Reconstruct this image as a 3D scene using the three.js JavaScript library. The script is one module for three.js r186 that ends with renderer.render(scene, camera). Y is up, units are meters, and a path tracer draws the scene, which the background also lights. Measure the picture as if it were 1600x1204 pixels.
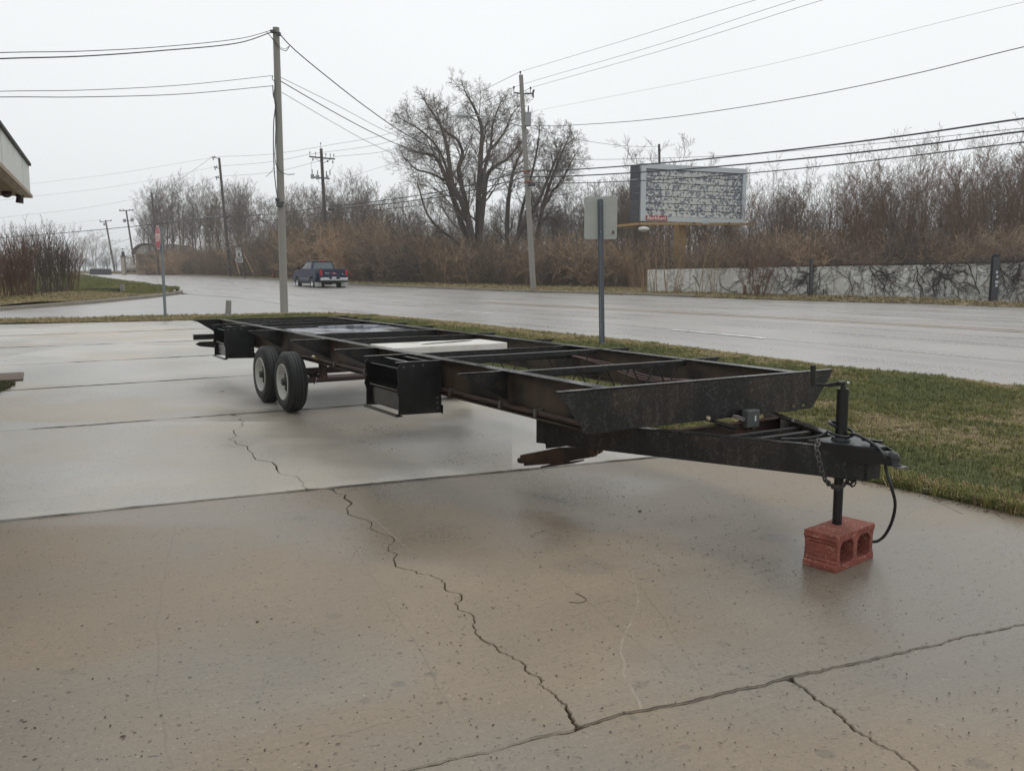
import * as THREE from 'three';
import { mergeGeometries } from 'three/addons/utils/BufferGeometryUtils.js';
import { RoundedBoxGeometry } from 'three/addons/geometries/RoundedBoxGeometry.js';
import { FontLoader } from 'three/addons/loaders/FontLoader.js';
import { TextGeometry } from 'three/addons/geometries/TextGeometry.js';

// ---------------------------------------------------------------- camera, sky, sun, exposure
const F = 1390, CX = 800, CY = 602, EYE = 1.57, PITCH = Math.atan(175 / F);
const scene = new THREE.Scene();
const camera = new THREE.PerspectiveCamera(2 * Math.atan(CY / F) * 180 / Math.PI, 1600 / 1204, 0.1, 4000);
camera.position.set(0, EYE, 0);
camera.rotation.x = -PITCH;
scene.add(camera);
const renderer = new THREE.WebGLRenderer({ antialias: true });
renderer.toneMapping = THREE.LinearToneMapping;
renderer.toneMappingExposure = 1.2;
renderer.shadowMap.enabled = true;
scene.fog = new THREE.FogExp2(new THREE.Color(0.86, 0.89, 0.91), 0.0008);

{ // overcast sky: bright veil, a little brighter toward the hidden sun (front right, high), cooler toward the left
  const W = 512, H = 256, data = new Float32Array(W * H * 4);
  const sun = new THREE.Vector3(0.45, 0.75, -0.48).normalize();
  for (let j = 0; j < H; j++) for (let i = 0; i < W; i++) {
    const up = ((j + 0.5) / H - 0.5) * Math.PI, az = ((i + 0.5) / W - 0.5) * 2 * Math.PI;
    const d = new THREE.Vector3(Math.cos(az) * Math.cos(up), Math.sin(up), Math.sin(az) * Math.cos(up));
    const c = Math.max(0, d.dot(sun));
    const n = 0.012 * Math.sin(d.x * 5 + d.y * 9 + 1) + 0.01 * Math.sin(d.z * 7 - d.y * 13 + d.x * 4) + 0.006 * Math.sin(d.x * 17 + d.z * 11);
    const b = 0.742 + 0.135 * Math.pow(c, 1.5) + n;
    const o = (j * W + i) * 4;
    data[o] = b * 0.985; data[o + 1] = b * 1.012; data[o + 2] = b * 1.025; data[o + 3] = 1;
  }
  const t = new THREE.DataTexture(data, W, H, THREE.RGBAFormat, THREE.FloatType);
  t.mapping = THREE.EquirectangularReflectionMapping; t.magFilter = THREE.LinearFilter; t.minFilter = THREE.LinearFilter;
  t.wrapS = THREE.RepeatWrapping; t.needsUpdate = true;
  scene.background = t; scene.environment = t;
}
const sunLight = new THREE.DirectionalLight(new THREE.Color(1, 0.97, 0.92), 0.5);
sunLight.position.set(22, 60, -24); sunLight.target.position.set(0, 0, -12);
sunLight.castShadow = true; sunLight.shadow.radius = 45; sunLight.shadow.mapSize.set(2048, 2048);
Object.assign(sunLight.shadow.camera, { left: -60, right: 60, top: 60, bottom: -60, near: 1, far: 200 });
scene.add(sunLight, sunLight.target);

// ---------------------------------------------------------------- helpers
const V = (x, y, z) => new THREE.Vector3(x, y, z);
function rngOf(seed) { let s = seed | 0; return () => { s = (s + 0x6d2b79f5) | 0; let t = Math.imul(s ^ (s >>> 15), 1 | s); t = (t + Math.imul(t ^ (t >>> 7), 61 | t)) ^ t; return ((t ^ (t >>> 14)) >>> 0) / 4294967296; }; }
const R0 = rngOf(11), rr = (a, b, r = R0) => a + (b - a) * r();
const CP = Math.cos(PITCH), SP = Math.sin(PITCH);
function ray(px, py) { const x = (px - CX) / F, y = -(py - CY) / F; return V(x, y * CP - SP, -(y * SP + CP)); }
const at = (px, py, D) => { const w = ray(px, py), k = D / -w.z; return V(w.x * k, EYE + w.y * k, -D); };
const atY = (px, py, y) => { const w = ray(px, py), k = (y - EYE) / w.y; return V(w.x * k, y, w.z * k); };

// height of the ground: a smooth surface through surveyed points
const HC = [];
for (const [x, D] of [[-8, 1], [-3, 1], [2, 1], [6, 1], [-9, 6], [-3, 6], [3, 5.5], [9, 4], [0, 4]]) HC.push([x, D, 0]);
HC.push([-2.4, 9.6, 0.078], [-2.9, 10.4, 0.08], [-7, 11, 0.085], [3, 9, 0.06], [-14, 12, 0.08], [16, 4, 0.05]);
for (const [px, py, D] of [[258, 501, 27.6], [258, 493.3, 28.5], [444, 490.5, 32], [941, 541, 16.8], [1600, 607, 11.6], [1195, 529, 18.8], [1050, 515.5, 21], [1600, 519, 21.3], [1000, 486, 32],
  [1600, 481, 38], [1150, 467, 47], [834, 457, 54], [1012, 462, 49], [545, 445, 67], [490, 451, 61], [425, 436, 90], [360, 433.5, 104], [285, 459, 46], [0, 487, 29], [120, 430, 140], [200, 427.5, 165], [150, 474, 36], [640, 449.5, 62], [0, 507, 26]]) { const p = at(px, py, D); HC.push([p.x, D, p.y]); }
for (const [x, D, h] of [[-400, 200, 2.4], [-150, 400, 2.8], [300, 400, 1.5], [400, 100, 0.8], [-400, 0, 0.5], [300, -100, 0], [0, -200, 0], [-100, 60, 1.0], [60, 30, 0.2], [60, 80, 0.7], [10, 90, 0.9], [-30, 120, 1.35], [-80, 120, 1.4]]) HC.push([x, D, h]);
const HW = (() => {
  const n = HC.length, m = n + 3, A = [], b = new Array(m).fill(0), phi = (r2) => (r2 < 1e-9 ? 0 : 0.5 * r2 * Math.log(r2));
  for (let i = 0; i < m; i++) A.push(new Array(m).fill(0));
  for (let i = 0; i < n; i++) { for (let j = 0; j < n; j++) A[i][j] = phi((HC[i][0] - HC[j][0]) ** 2 + (HC[i][1] - HC[j][1]) ** 2); A[i][i] += 60; A[i][n] = A[n][i] = 1; A[i][n + 1] = A[n + 1][i] = HC[i][0]; A[i][n + 2] = A[n + 2][i] = HC[i][1]; b[i] = HC[i][2]; }
  for (let c = 0; c < m; c++) {
    let p = c; for (let r = c + 1; r < m; r++) if (Math.abs(A[r][c]) > Math.abs(A[p][c])) p = r;
    [A[c], A[p]] = [A[p], A[c]]; [b[c], b[p]] = [b[p], b[c]];
    for (let r = c + 1; r < m; r++) { const f = A[r][c] / A[c][c]; if (f) { for (let k = c; k < m; k++) A[r][k] -= f * A[c][k]; b[r] -= f * b[c]; } }
  }
  for (let c = m - 1; c >= 0; c--) { for (let k = c + 1; k < m; k++) b[c] -= A[c][k] * b[k]; b[c] /= A[c][c]; }
  return b;
})();
function HD(x, D) {
  let s = HW[HC.length] + HW[HC.length + 1] * x + HW[HC.length + 2] * D;
  for (let i = 0; i < HC.length; i++) { const r2 = (x - HC[i][0]) ** 2 + (D - HC[i][1]) ** 2; if (r2 > 1e-9) s += HW[i] * 0.5 * r2 * Math.log(r2); }
  return Math.max(-0.3, Math.min(3, s));
}
const hAt = (x, z) => HD(x, -z);
function onG(px, py) { // where the ray through a pixel meets the ground
  const w = ray(px, py); let lo = 2, hi = 400, prev = null;
  for (let D = 1.2; D < 400; D *= 1.03) { const k = D / -w.z; if (EYE + w.y * k < HD(w.x * k, D)) { hi = D; break; } lo = D; }
  for (let i = 0; i < 30; i++) { const D = (lo + hi) / 2, k = D / -w.z; if (EYE + w.y * k < HD(w.x * k, D)) hi = D; else lo = D; }
  const k = lo / -w.z; return V(w.x * k, HD(w.x * k, lo), -lo);
}
const G = (x, z, dy = 0) => V(x, hAt(x, z) + dy, z);

const names = new Map();
function numbered(name) { const n = names.get(name) ?? 0; names.set(name, n + 1); return n ? name + '_' + String(n).padStart(3, '0') : name; }
function clean(g) { g = g.index ? g.toNonIndexed() : g; for (const k of Object.keys(g.attributes)) if (!['position', 'normal', 'uv'].includes(k)) g.deleteAttribute(k); if (!g.attributes.normal) g.computeVertexNormals(); if (!g.attributes.uv) g.setAttribute('uv', new THREE.BufferAttribute(new Float32Array(g.attributes.position.count * 2), 2)); return g; }
function metric(g, s = 1) { // uv in metres from the dominant direction of each face
  const p = g.attributes.position, n = g.attributes.normal, uv = new Float32Array(p.count * 2);
  for (let i = 0; i < p.count; i++) {
    const ax = Math.abs(n.getX(i)), ay = Math.abs(n.getY(i)), az = Math.abs(n.getZ(i));
    if (ay >= ax && ay >= az) { uv[2 * i] = p.getX(i); uv[2 * i + 1] = p.getZ(i); } else if (ax >= az) { uv[2 * i] = p.getZ(i); uv[2 * i + 1] = p.getY(i); } else { uv[2 * i] = p.getX(i); uv[2 * i + 1] = p.getY(i); }
    uv[2 * i] *= s; uv[2 * i + 1] *= s;
  }
  g.setAttribute('uv', new THREE.BufferAttribute(uv, 2)); return g;
}
function merge(geos) { return mergeGeometries(geos.map(clean), false); }
function obj(name, geos, mat, parent = scene, keepUv = false) {
  let g = Array.isArray(geos) ? merge(geos) : clean(geos);
  if (!keepUv) metric(g);
  const m = new THREE.Mesh(g, mat); m.name = parent === scene ? numbered(name) : partName(parent, name);
  m.castShadow = m.receiveShadow = true; parent.add(m); return m;
}
const pieces = (name, geos, mat, parent) => geos.forEach((q) => obj(name, q, mat, parent));
function partName(parent, name) { const c = (parent.userData._n ??= {}); const k = c[name] ?? 0; c[name] = k + 1; return k ? name + '_' + String(k).padStart(3, '0') : name; }
function tag(o, label, category, group, kind) { o.userData.label = label; o.userData.category = category; if (group) o.userData.group = group; if (kind) o.userData.kind = kind; return o; }
function thing(name, label, category, p = V(0, 0, 0), turn = 0, group) { const o = new THREE.Group(); o.name = numbered(name); scene.add(o); o.position.copy(p); o.rotation.y = turn; return tag(o, label, category, group); }
function copyOf(o, label) { const c = o.clone(); c.name = numbered(o.name.replace(/_\d\d\d$/, '')); c.userData = { ...o.userData }; if (label) c.userData.label = label; scene.add(c); return c; }
const box = (w, h, d, x = 0, y = 0, z = 0) => { const g = new THREE.BoxGeometry(w, h, d); g.translate(x, y, z); return g; };
const span = (x0, x1, y0, y1, z0, z1) => box(Math.abs(x1 - x0), Math.abs(y1 - y0), Math.abs(z1 - z0), (x0 + x1) / 2, (y0 + y1) / 2, (z0 + z1) / 2);
const rbox = (w, h, d, r, x = 0, y = 0, z = 0, s = 2) => { const g = new RoundedBoxGeometry(w, h, d, s, r); g.translate(x, y, z); return g; };
function basis(a, b, upHint = V(0, 1, 0)) { const z = b.clone().sub(a).normalize(); let x = upHint.clone().cross(z); if (x.lengthSq() < 1e-6) x = V(1, 0, 0).cross(z); x.normalize(); const y = z.clone().cross(x); return new THREE.Matrix4().makeBasis(x, y, z).setPosition(a); }
function bar(a, b, w, h, up) { const L = a.distanceTo(b), g = new THREE.BoxGeometry(w, h, L); g.translate(0, 0, L / 2); g.applyMatrix4(basis(a, b, up)); return g; }
function cyl(a, b, r1, r2 = r1, seg = 12, open = false) { const L = a.distanceTo(b), g = new THREE.CylinderGeometry(r2, r1, L, seg, 1, open); g.rotateX(Math.PI / 2); g.translate(0, 0, L / 2); g.applyMatrix4(basis(a, b)); return g; }
function tube(pts, r, seg = 40, rad = 8) { return new THREE.TubeGeometry(new THREE.CatmullRomCurve3(pts), seg, r, rad, false); }
function prism(pts, depth) { const s = new THREE.Shape(pts.map(([x, y]) => new THREE.Vector2(x, y))); return new THREE.ExtrudeGeometry(s, { depth, bevelEnabled: false }); }
function lathe(pts, seg = 24) { return new THREE.LatheGeometry(pts.map(([r, y]) => new THREE.Vector2(r, y)), seg); }

// ---------------------------------------------------------------- noise and textures
const hashI = (x, y, s) => { let h = Math.imul(x, 374761393) ^ Math.imul(y, 668265263) ^ Math.imul(s, 1442695041); h = Math.imul(h ^ (h >>> 13), 1274126177); return ((h ^ (h >>> 16)) >>> 0) / 4294967296; };
function vn(x, y, s, per) { const xi = Math.floor(x), yi = Math.floor(y), fx = x - xi, fy = y - yi, u = fx * fx * (3 - 2 * fx), v = fy * fy * (3 - 2 * fy); const m = per ? (k) => ((k % per) + per) % per : (k) => k; const a = hashI(m(xi), m(yi), s), b = hashI(m(xi + 1), m(yi), s), c = hashI(m(xi), m(yi + 1), s), d = hashI(m(xi + 1), m(yi + 1), s); return a + (b - a) * u + (c - a) * v + (a - b - c + d) * u * v; }
function fbm(x, y, s, oct = 4, per = 0) { let t = 0, a = 0.5, n = 0; for (let i = 0; i < oct; i++) { t += a * vn(x, y, s + i * 17, per); n += a; a *= 0.5; x *= 2; y *= 2; per *= 2; } return t / n; }
const clamp = (v, a = 0, b = 1) => Math.max(a, Math.min(b, v)), sst = (v, a, b) => { const t = clamp((v - a) / (b - a)); return t * t * (3 - 2 * t); }, mix = (a, b, t) => a + (b - a) * t;
const toS = (v) => 255 * (v <= 0.0031308 ? v * 12.92 : 1.055 * Math.pow(v, 1 / 2.4) - 0.055);
// fn(u, v) -> [r, g, b (linear), rough, height]; returns { map, rough, bump }
function textures(N, fn, want = 'crb', NY = N) {
  const c = want.includes('c') && new Uint8Array(N * NY * 4), r = want.includes('r') && new Uint8Array(N * NY * 4), b = want.includes('b') && new Uint8Array(N * NY * 4);
  for (let j = 0; j < NY; j++) for (let i = 0; i < N; i++) {
    const q = fn((i + 0.5) / N, (j + 0.5) / NY), o = (j * N + i) * 4;
    if (c) { c[o] = clamp(toS(q[0]), 0, 255); c[o + 1] = clamp(toS(q[1]), 0, 255); c[o + 2] = clamp(toS(q[2]), 0, 255); c[o + 3] = 255; }
    if (r) { r[o] = r[o + 1] = r[o + 2] = clamp(q[3]) * 255; r[o + 3] = 255; }
    if (b) { b[o] = b[o + 1] = b[o + 2] = clamp(q[4]) * 255; b[o + 3] = 255; }
  }
  const mk = (d, srgb) => { if (!d) return undefined; const t = new THREE.DataTexture(d, N, NY, THREE.RGBAFormat); t.wrapS = t.wrapT = THREE.RepeatWrapping; t.magFilter = THREE.LinearFilter; t.minFilter = THREE.LinearMipmapLinearFilter; t.generateMipmaps = true; if (srgb) t.colorSpace = THREE.SRGBColorSpace; t.needsUpdate = true; return t; };
  return { map: mk(c, true), rough: mk(r), bump: mk(b) };
}
function matOf(T, opts = {}, rep = 1, repY = rep) { const m = new THREE.MeshStandardMaterial({ roughness: 1, metalness: 0, ...opts }); const cl = (t) => { if (!t) return null; const k = t.clone(); k.repeat.set(rep, repY); k.needsUpdate = true; return k; }; if (T.map) m.map = cl(T.map); if (T.rough) m.roughnessMap = cl(T.rough); if (T.bump) { m.bumpMap = cl(T.bump); m.bumpScale = opts.bumpScale ?? 0.002; } return m; }
const lin = (r, g, b) => new THREE.Color().setRGB(r, g, b);
const plain = (r, g, b, rough = 0.7, extra = {}) => new THREE.MeshStandardMaterial({ color: lin(r, g, b), roughness: rough, ...extra });

// ---------------------------------------------------------------- materials
const GE = onG(1600, 807), GE2 = onG(1345, 750), GE3 = onG(300, 500.2);   // three points on the right edge of the concrete lot
const scratch = [[550, 850, 710, 1110], [700, 772, 800, 852], [800, 852, 920, 940], [920, 940, 1050, 1050], [360, 1190, 690, 1108], [900, 865, 1000, 915], [1000, 915, 1095, 1055]].map(([a, b, c, d]) => { const p = onG(a, b), q = onG(c, d); return [p.x, -p.z, q.x, -q.z, 0.55]; });
{ const s = [[275, 822], [262, 870], [250, 925], [245, 1000], [245, 1090], [258, 1150], [268, 1204]].map(([a, b]) => onG(a, b)); for (let i = 0; i + 1 < s.length; i++) scratch.push([s[i].x, -s[i].z, s[i + 1].x, -s[i + 1].z, 0.4]); }
const pale = []; { const s = [[988, 885], [991, 910], [998, 940], [985, 975], [972, 1000], [970, 1020], [974, 1050], [985, 1072], [1000, 1108]].map(([a, b]) => onG(a, b)); for (let i = 0; i + 1 < s.length; i++) pale.push([s[i].x, -s[i].z, s[i + 1].x, -s[i + 1].z]); }
const segD = (x, y, [a, b, c, d]) => { const vx = c - a, vy = d - b, t = clamp(((x - a) * vx + (y - b) * vy) / (vx * vx + vy * vy)); return Math.hypot(x - a - vx * t, y - b - vy * t); };
const spots = []; { const r = rngOf(5); for (const [a, b, s] of [[673, 1053, 0.025], [622, 1069, 0.03], [522, 963, 0.035], [570, 1095, 0.02], [108, 1050, 0.03], [160, 880, 0.025], [470, 810, 0.05], [915, 885, 0.16], [990, 1120, 0.02], [1245, 1107, 0.015], [1285, 1005, 0.02], [1290, 1175, 0.03], [1528, 1190, 0.035], [1130, 1005, 0.03], [1070, 1165, 0.02], [1165, 1045, 0.02], [1210, 840, 0.10], [1000, 1070, 0.035]]) { const p = onG(a, b); spots.push([p.x, -p.z, s, rr(0.5, 0.9, r)]); } for (let i = 0; i < 26; i++) spots.push([rr(-4, 4, r), rr(1.5, 8.5, r), rr(0.006, 0.025, r), rr(0.3, 0.9, r)]); }
const RA = { x: -4.7, d: 1.2, s: 9.2 };
function concrete(x, d, fine, kind) { // kind 0: tan near slab, 1: smoother grey slabs
  const big = fbm(x * 0.55 + 3, d * 0.55, 3, 4), med = fbm(x * 2.3, d * 2.3 + 9, 23, 4), brn = fbm(x * 0.55 + 20, d * 0.75, 77, 4), grit = fine ? vn(x * 240, d * 240, 7) * 0.6 + vn(x * 110, d * 110, 9) * 0.4 : fbm(x * 60, d * 60, 9, 2);
  const broom = vn((x * 0.47 - d * 0.88) * 130 + 8 * med, (x * 0.88 + d * 0.47) * 2.2, 31);
  let k = 0.72 + 0.34 * big + 0.24 * med + (fine ? 0.40 : 0.22) * (grit - 0.5) + 0.07 * (broom - 0.5);
  const t = sst(brn, 0.40, 0.60);
  let r, g, b;
  if (kind === 0) { r = mix(0.202, 0.213, t) * k; g = mix(0.175, 0.168, t) * k; b = mix(0.139, 0.117, t) * k; } else { r = mix(0.385, 0.370, t) * k; g = mix(0.368, 0.332, t) * k; b = mix(0.335, 0.275, t) * k; }
  let h = 0.62 + 0.40 * (grit - 0.5) + 0.10 * (broom - 0.5);
  const pit = vn(x * 95 + 2 * med, d * 95, 41), pit2 = vn(x * 47 + 5 + 3 * med, d * 47, 43);
  if (pit > 0.86) { const q = sst(pit, 0.86, 0.97); r *= 1 - 0.55 * q; g *= 1 - 0.55 * q; b *= 1 - 0.52 * q; h -= 0.4 * q; }
  if (pit2 > 0.945) { const q = sst(pit2, 0.945, 0.985); r *= 1 - 0.5 * q; g *= 1 - 0.5 * q; b *= 1 - 0.45 * q; h -= 0.3 * q; }
  if (pit < 0.07) { const q = sst(pit, 0.07, 0.02); r += 0.09 * q; g += 0.085 * q; b += 0.075 * q; }
  const wet = fbm(x * 0.5 + 40, d * 0.5 + 4, 91, 4);
  const w = sst(wet + 0.05 * (med - 0.5), 0.43, 0.57);
  let rough = kind === 0 ? mix(0.54, 0.31, w) : mix(0.48, 0.33, w);
  rough += 0.16 * (grit - 0.5) + 0.12 * (med - 0.5);
  const damp = mix(1.08, 0.84, w); r *= damp; g *= damp; b *= damp;
  return [r, g, b, rough, h];
}
let rowV = -1, rowS = [], rowP = [], rowQ = [];
const TA = textures(2048, (u, v) => {
  const x = RA.x + u * RA.s, d = RA.d + v * RA.s, q = concrete(x, d, true, 0);
  if (v !== rowV) { rowV = v; const cut = (l) => l.filter((s) => d > Math.min(s[1], s[3]) - 0.05 && d < Math.max(s[1], s[3]) + 0.05); rowS = cut(scratch); rowP = cut(pale); rowQ = spots.filter((s) => Math.abs(d - s[1]) < s[2] * 1.7); }
  const jx = x + 0.02 * (vn(x * 9, d * 9, 61) - 0.5), jd = d + 0.02 * (vn(x * 9, d * 9, 62) - 0.5);
  for (const s of rowS) { const e = segD(jx, jd, s); if (e < 0.008) { const a = 0.7 * s[4] * sst(e, 0.006, 0.002) * (0.5 + 0.5 * vn(x * 6, d * 6, 71)); for (let c = 0; c < 3; c++) q[c] *= 1 - 0.5 * a; q[4] -= 0.35 * a; } }
  for (const s of rowP) { const e = segD(jx, jd, s); if (e < 0.006) { const a = sst(e, 0.0055, 0.0015) * (0.15 + 0.85 * vn(x * 25, d * 25, 72)); for (let c = 0; c < 3; c++) q[c] += 0.085 * a; } }
  for (const s of rowQ) { const e = Math.hypot((x - s[0]) * 0.8, d - s[1]); if (e < s[2] * 1.6) { const a = s[3] * sst(e + 0.5 * s[2] * (fbm(x * 40, d * 40, 73, 2) - 0.5), s[2], s[2] * 0.7) * (s[2] > 0.08 ? 0.35 : 0.6); q[0] *= 1 - 0.48 * a; q[1] *= 1 - 0.42 * a; q[2] *= 1 - 0.34 * a; } }
  return q;
});
const TB = textures(1024, (u, v) => concrete(u * 9, v * 9, false, 1));
const matSlabA = matOf(TA, { bumpScale: 0.0026 });
const matSlabB = matOf(TB, { bumpScale: 0.0016 }, 1);
const TDirt = textures(512, (u, v) => { const a = fbm(u * 8, v * 8, 5, 5, 8), b = vn(u * 128, v * 128, 8, 128), t = sst(a, 0.35, 0.7); const k = 0.6 + 0.6 * b; return [mix(0.075, 0.20, t) * k, mix(0.062, 0.155, t) * k, mix(0.042, 0.092, t) * k, 0.95, b]; });
const matGround = matOf(TDirt, { bumpScale: 0.02 }, 0.3);
const TGrass = textures(512, (u, v) => { const a = fbm(u * 6, v * 6, 15, 5, 6), b = vn(u * 160, v * 160, 18, 160), t = sst(a, 0.4, 0.62); const k = 0.5 + 0.8 * b; return [mix(0.11, 0.20, t) * k, mix(0.105, 0.155, t) * k, mix(0.045, 0.090, t) * k, 0.95, b]; });
const matTurf = matOf(TGrass, { bumpScale: 0.02 }, 0.35);
const TRoad = textures(1024, (u, v) => { const a = fbm(u * 5, v * 5, 55, 5, 5), g = vn(u * 400, v * 400, 57, 400), st = fbm(u * 3, v * 40, 58, 3, 0); const k = 0.84 + 0.22 * a + 0.22 * (g - 0.5) + 0.08 * (st - 0.5); return [0.335 * k, 0.320 * k, 0.302 * k, 0.36 + 0.2 * (a - 0.5) + 0.1 * (g - 0.5), 0.5 + 0.5 * (g - 0.5)]; });
const matRoad = matOf(TRoad, { bumpScale: 0.0015 }, 0.12);
const TLane = textures(1024, (u, v) => { const a = fbm(u * 4, v * 4, 155, 5, 4), g = vn(u * 300, v * 500, 157), st = fbm(u * 26, v * 2, 158, 3), w = 0.03 * (fbm(v * 6, 2, 159, 2, 0) - 0.5), l = (u * 2) % 1, tr = Math.exp(-Math.pow((l - 0.27 + w) / 0.10, 2)) + Math.exp(-Math.pow((l - 0.73 + w) / 0.10, 2)), oil = Math.exp(-Math.pow((l - 0.5) / 0.08, 2)); const k = 0.86 + 0.26 * (a - 0.2) + 0.12 * (g - 0.5) + 0.12 * (st - 0.5) - 0.13 * oil * (0.4 + a) + 0.02 * tr; return [0.340 * k, 0.322 * k, 0.302 * k, 0.36 + 0.2 * (a - 0.5) + 0.1 * (g - 0.5) - 0.08 * tr, 0.5 + 0.5 * (g - 0.5)]; });
const matLane = matOf(TLane, { bumpScale: 0.0006 });
const matSide = matOf(TRoad, { bumpScale: 0.0015, color: lin(0.95, 0.96, 0.97) }, 0.15);
const TKerb = textures(256, (u, v) => { const a = fbm(u * 6, v * 6, 65, 4, 6), g = vn(u * 90, v * 90, 67, 90), k = 0.7 + 0.4 * a + 0.25 * (g - 0.5); return [0.24 * k, 0.215 * k, 0.175 * k, 0.8, g]; });
const matKerb = matOf(TKerb, { bumpScale: 0.003 }, 0.6);
const matLine = matOf(textures(256, (u, v) => { const a = fbm(u * 9, v * 9, 45, 4, 9), k = a > 0.62 ? 0.45 : 0.75; return [k, k, k * 0.98, 0.5, a]; }, 'cr'), {}, 0.7);
const matYellow = matOf(textures(256, (u, v) => { const a = fbm(u * 9, v * 9, 46, 4, 9), t = sst(a, 0.45, 0.62); return [mix(0.52, 0.34, t), mix(0.35, 0.28, t), mix(0.13, 0.20, t), 0.5, a]; }, 'cr'), {}, 0.7);
const matJoint = matOf(TDirt, { color: lin(0.42, 0.42, 0.46), bumpScale: 0.004 }, 1.5);
const matTar = plain(0.05, 0.048, 0.046, 0.6);

// ---------------------------------------------------------------- ground
{
  const axis = (a, b, step, far) => { const o = []; for (let x = a; x <= b + 1e-6; x += step) o.push(x); let s = step, x = b; while (x < far) { s *= 1.35; x += s; o.push(Math.min(x, far)); } s = step; x = a; while (x > -far) { s *= 1.35; x -= s; o.unshift(Math.max(x, -far)); } return o; };
  const xs = axis(-40, 40, 1.6, 1500), zs = axis(-80, 4, 1.6, 1500), pos = [], idx = [], nx = xs.length;
  for (const z of zs) for (const x of xs) pos.push(x, hAt(x, z) - 0.13, z);
  for (let j = 0; j + 1 < zs.length; j++) for (let i = 0; i + 1 < nx; i++) { const a = j * nx + i; idx.push(a, a + nx, a + 1, a + 1, a + nx, a + nx + 1); }
  const g = new THREE.BufferGeometry(); g.setAttribute('position', new THREE.Float32BufferAttribute(pos, 3)); g.setIndex(idx); g.computeVertexNormals();
  tag(obj('ground', g, matGround), 'brown earth and dead leaves under the woods and around the lot', 'ground', null, 'structure');
}
function resample(line, n) { const L = [0]; for (let i = 1; i < line.length; i++) L.push(L[i - 1] + line[i].distanceTo(line[i - 1])); const out = []; for (let k = 0; k <= n; k++) { const t = L[L.length - 1] * k / n; let i = 1; while (i < L.length - 1 && L[i] < t) i++; const f = (t - L[i - 1]) / Math.max(1e-9, L[i] - L[i - 1]); out.push(line[i - 1].clone().lerp(line[i], clamp(f))); } return out; }
// a sheet draped between two lines on the ground (first line on its left when looking along it)
function drape(A, B, n, m, dy, lift, lane) {
  const a = resample(A, n), b = resample(B, n), pos = [], uv = [], idx = [];
  for (let i = 0; i <= n; i++) for (let j = 0; j <= m; j++) { const p = a[i].clone().lerp(b[i], j / m), y = hAt(p.x, p.z) + dy + (lift ? lift(p.x, p.z, i / n, j / m) : 0); pos.push(p.x, y, p.z); if (lane) uv.push(j / m * lane, i * 1.6 / 8); else uv.push(p.x, p.z); }
  for (let i = 0; i < n; i++) for (let j = 0; j < m; j++) { const q = i * (m + 1) + j; idx.push(q, q + 1, q + m + 1, q + 1, q + m + 2, q + m + 1); }
  const g = new THREE.BufferGeometry(); g.setAttribute('position', new THREE.Float32BufferAttribute(pos, 3)); g.setAttribute('uv', new THREE.Float32BufferAttribute(uv, 2)); g.setIndex(idx); g.computeVertexNormals();
  const nn = g.attributes.normal; let s = 0; for (let i = 0; i < nn.count; i++) s += nn.getY(i); if (s < 0) { const ix = g.index.array; for (let i = 0; i < ix.length; i += 3) { const t = ix[i]; ix[i] = ix[i + 1]; ix[i + 1] = t; } g.computeVertexNormals(); }
  return g;
}
const gl = (list) => list.map(([x, y]) => onG(x, y));
const ext = (line, d0, d1) => { const o = line.slice(); if (d0) { const v = o[0].clone().sub(o[1]).normalize(); o.unshift(o[0].clone().addScaledVector(v, d0)); } if (d1) { const n = o.length, v = o[n - 1].clone().sub(o[n - 2]).normalize(); o.push(o[n - 1].clone().addScaledVector(v, d1)); } return o; };
const nearEdge = ext(gl([[1600, 607], [1462, 590], [1307, 575], [1230, 564], [1010, 536], [844, 519], [719, 504.5], [610, 495], [450, 476.5], [387, 466], [290, 459], [240, 450], [180, 440.5], [120, 432.5]]), 14, 120);
const farEdge = ext(gl([[1600, 481], [1401, 474], [1150, 466.7], [1012, 462], [936, 459.5], [834, 457], [640, 449.5], [545, 445], [435, 437.5], [362, 433.7], [300, 430.6], [239, 428.4], [170, 427.9]]), 26, 120);
const road = new THREE.Group(); road.name = numbered('road'); scene.add(road); tag(road, 'wide pale wet five-lane road curving away to the left', 'road', null, 'structure');
obj('pavement', drape(nearEdge, farEdge, 110, 22, 0.0, null, 3), matLane, road, true);
function strip(px, w, dy, mat, name, n = 24) { const c = resample(gl(px), n), A = [], B = []; for (let i = 0; i <= n; i++) { const d = c[Math.min(n, i + 1)].clone().sub(c[Math.max(0, i - 1)]).setY(0).normalize(), s = V(-d.z, 0, d.x).multiplyScalar(w / 2); A.push(c[i].clone().add(s)); B.push(c[i].clone().sub(s)); } obj(name, drape(A, B, n, 1, dy), mat, road); }
strip([[1050, 515.5], [1195, 529]], 0.16, 0.012, matLine, 'lane_line');
strip([[705, 485], [770, 490]], 0.16, 0.012, matLine, 'lane_line');
strip([[1311, 487.7], [1457, 494.5]], 0.16, 0.012, matLine, 'lane_line');
strip([[362, 452], [385, 453.8]], 0.16, 0.012, matLine, 'lane_line');
strip([[295, 446], [313, 447.8]], 0.16, 0.012, matLine, 'lane_line');
strip([[1720, 525], [1600, 519], [1300, 502.5], [1000, 486], [890, 480], [760, 473]], 0.14, 0.012, matYellow, 'centre_line', 60);
strip([[1720, 522], [1600, 516.2], [1300, 500.4], [1000, 484.3], [890, 478.5], [760, 472]], 0.14, 0.012, matYellow, 'centre_line', 60);
strip([[1195, 529.2], [1400, 548], [1600, 566], [1700, 575]], 0.025, 0.008, matTar, 'road_joint', 40);
strip([[770, 490.2], [900, 501], [1050, 515.3]], 0.02, 0.008, matTar, 'road_joint', 40);
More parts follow.
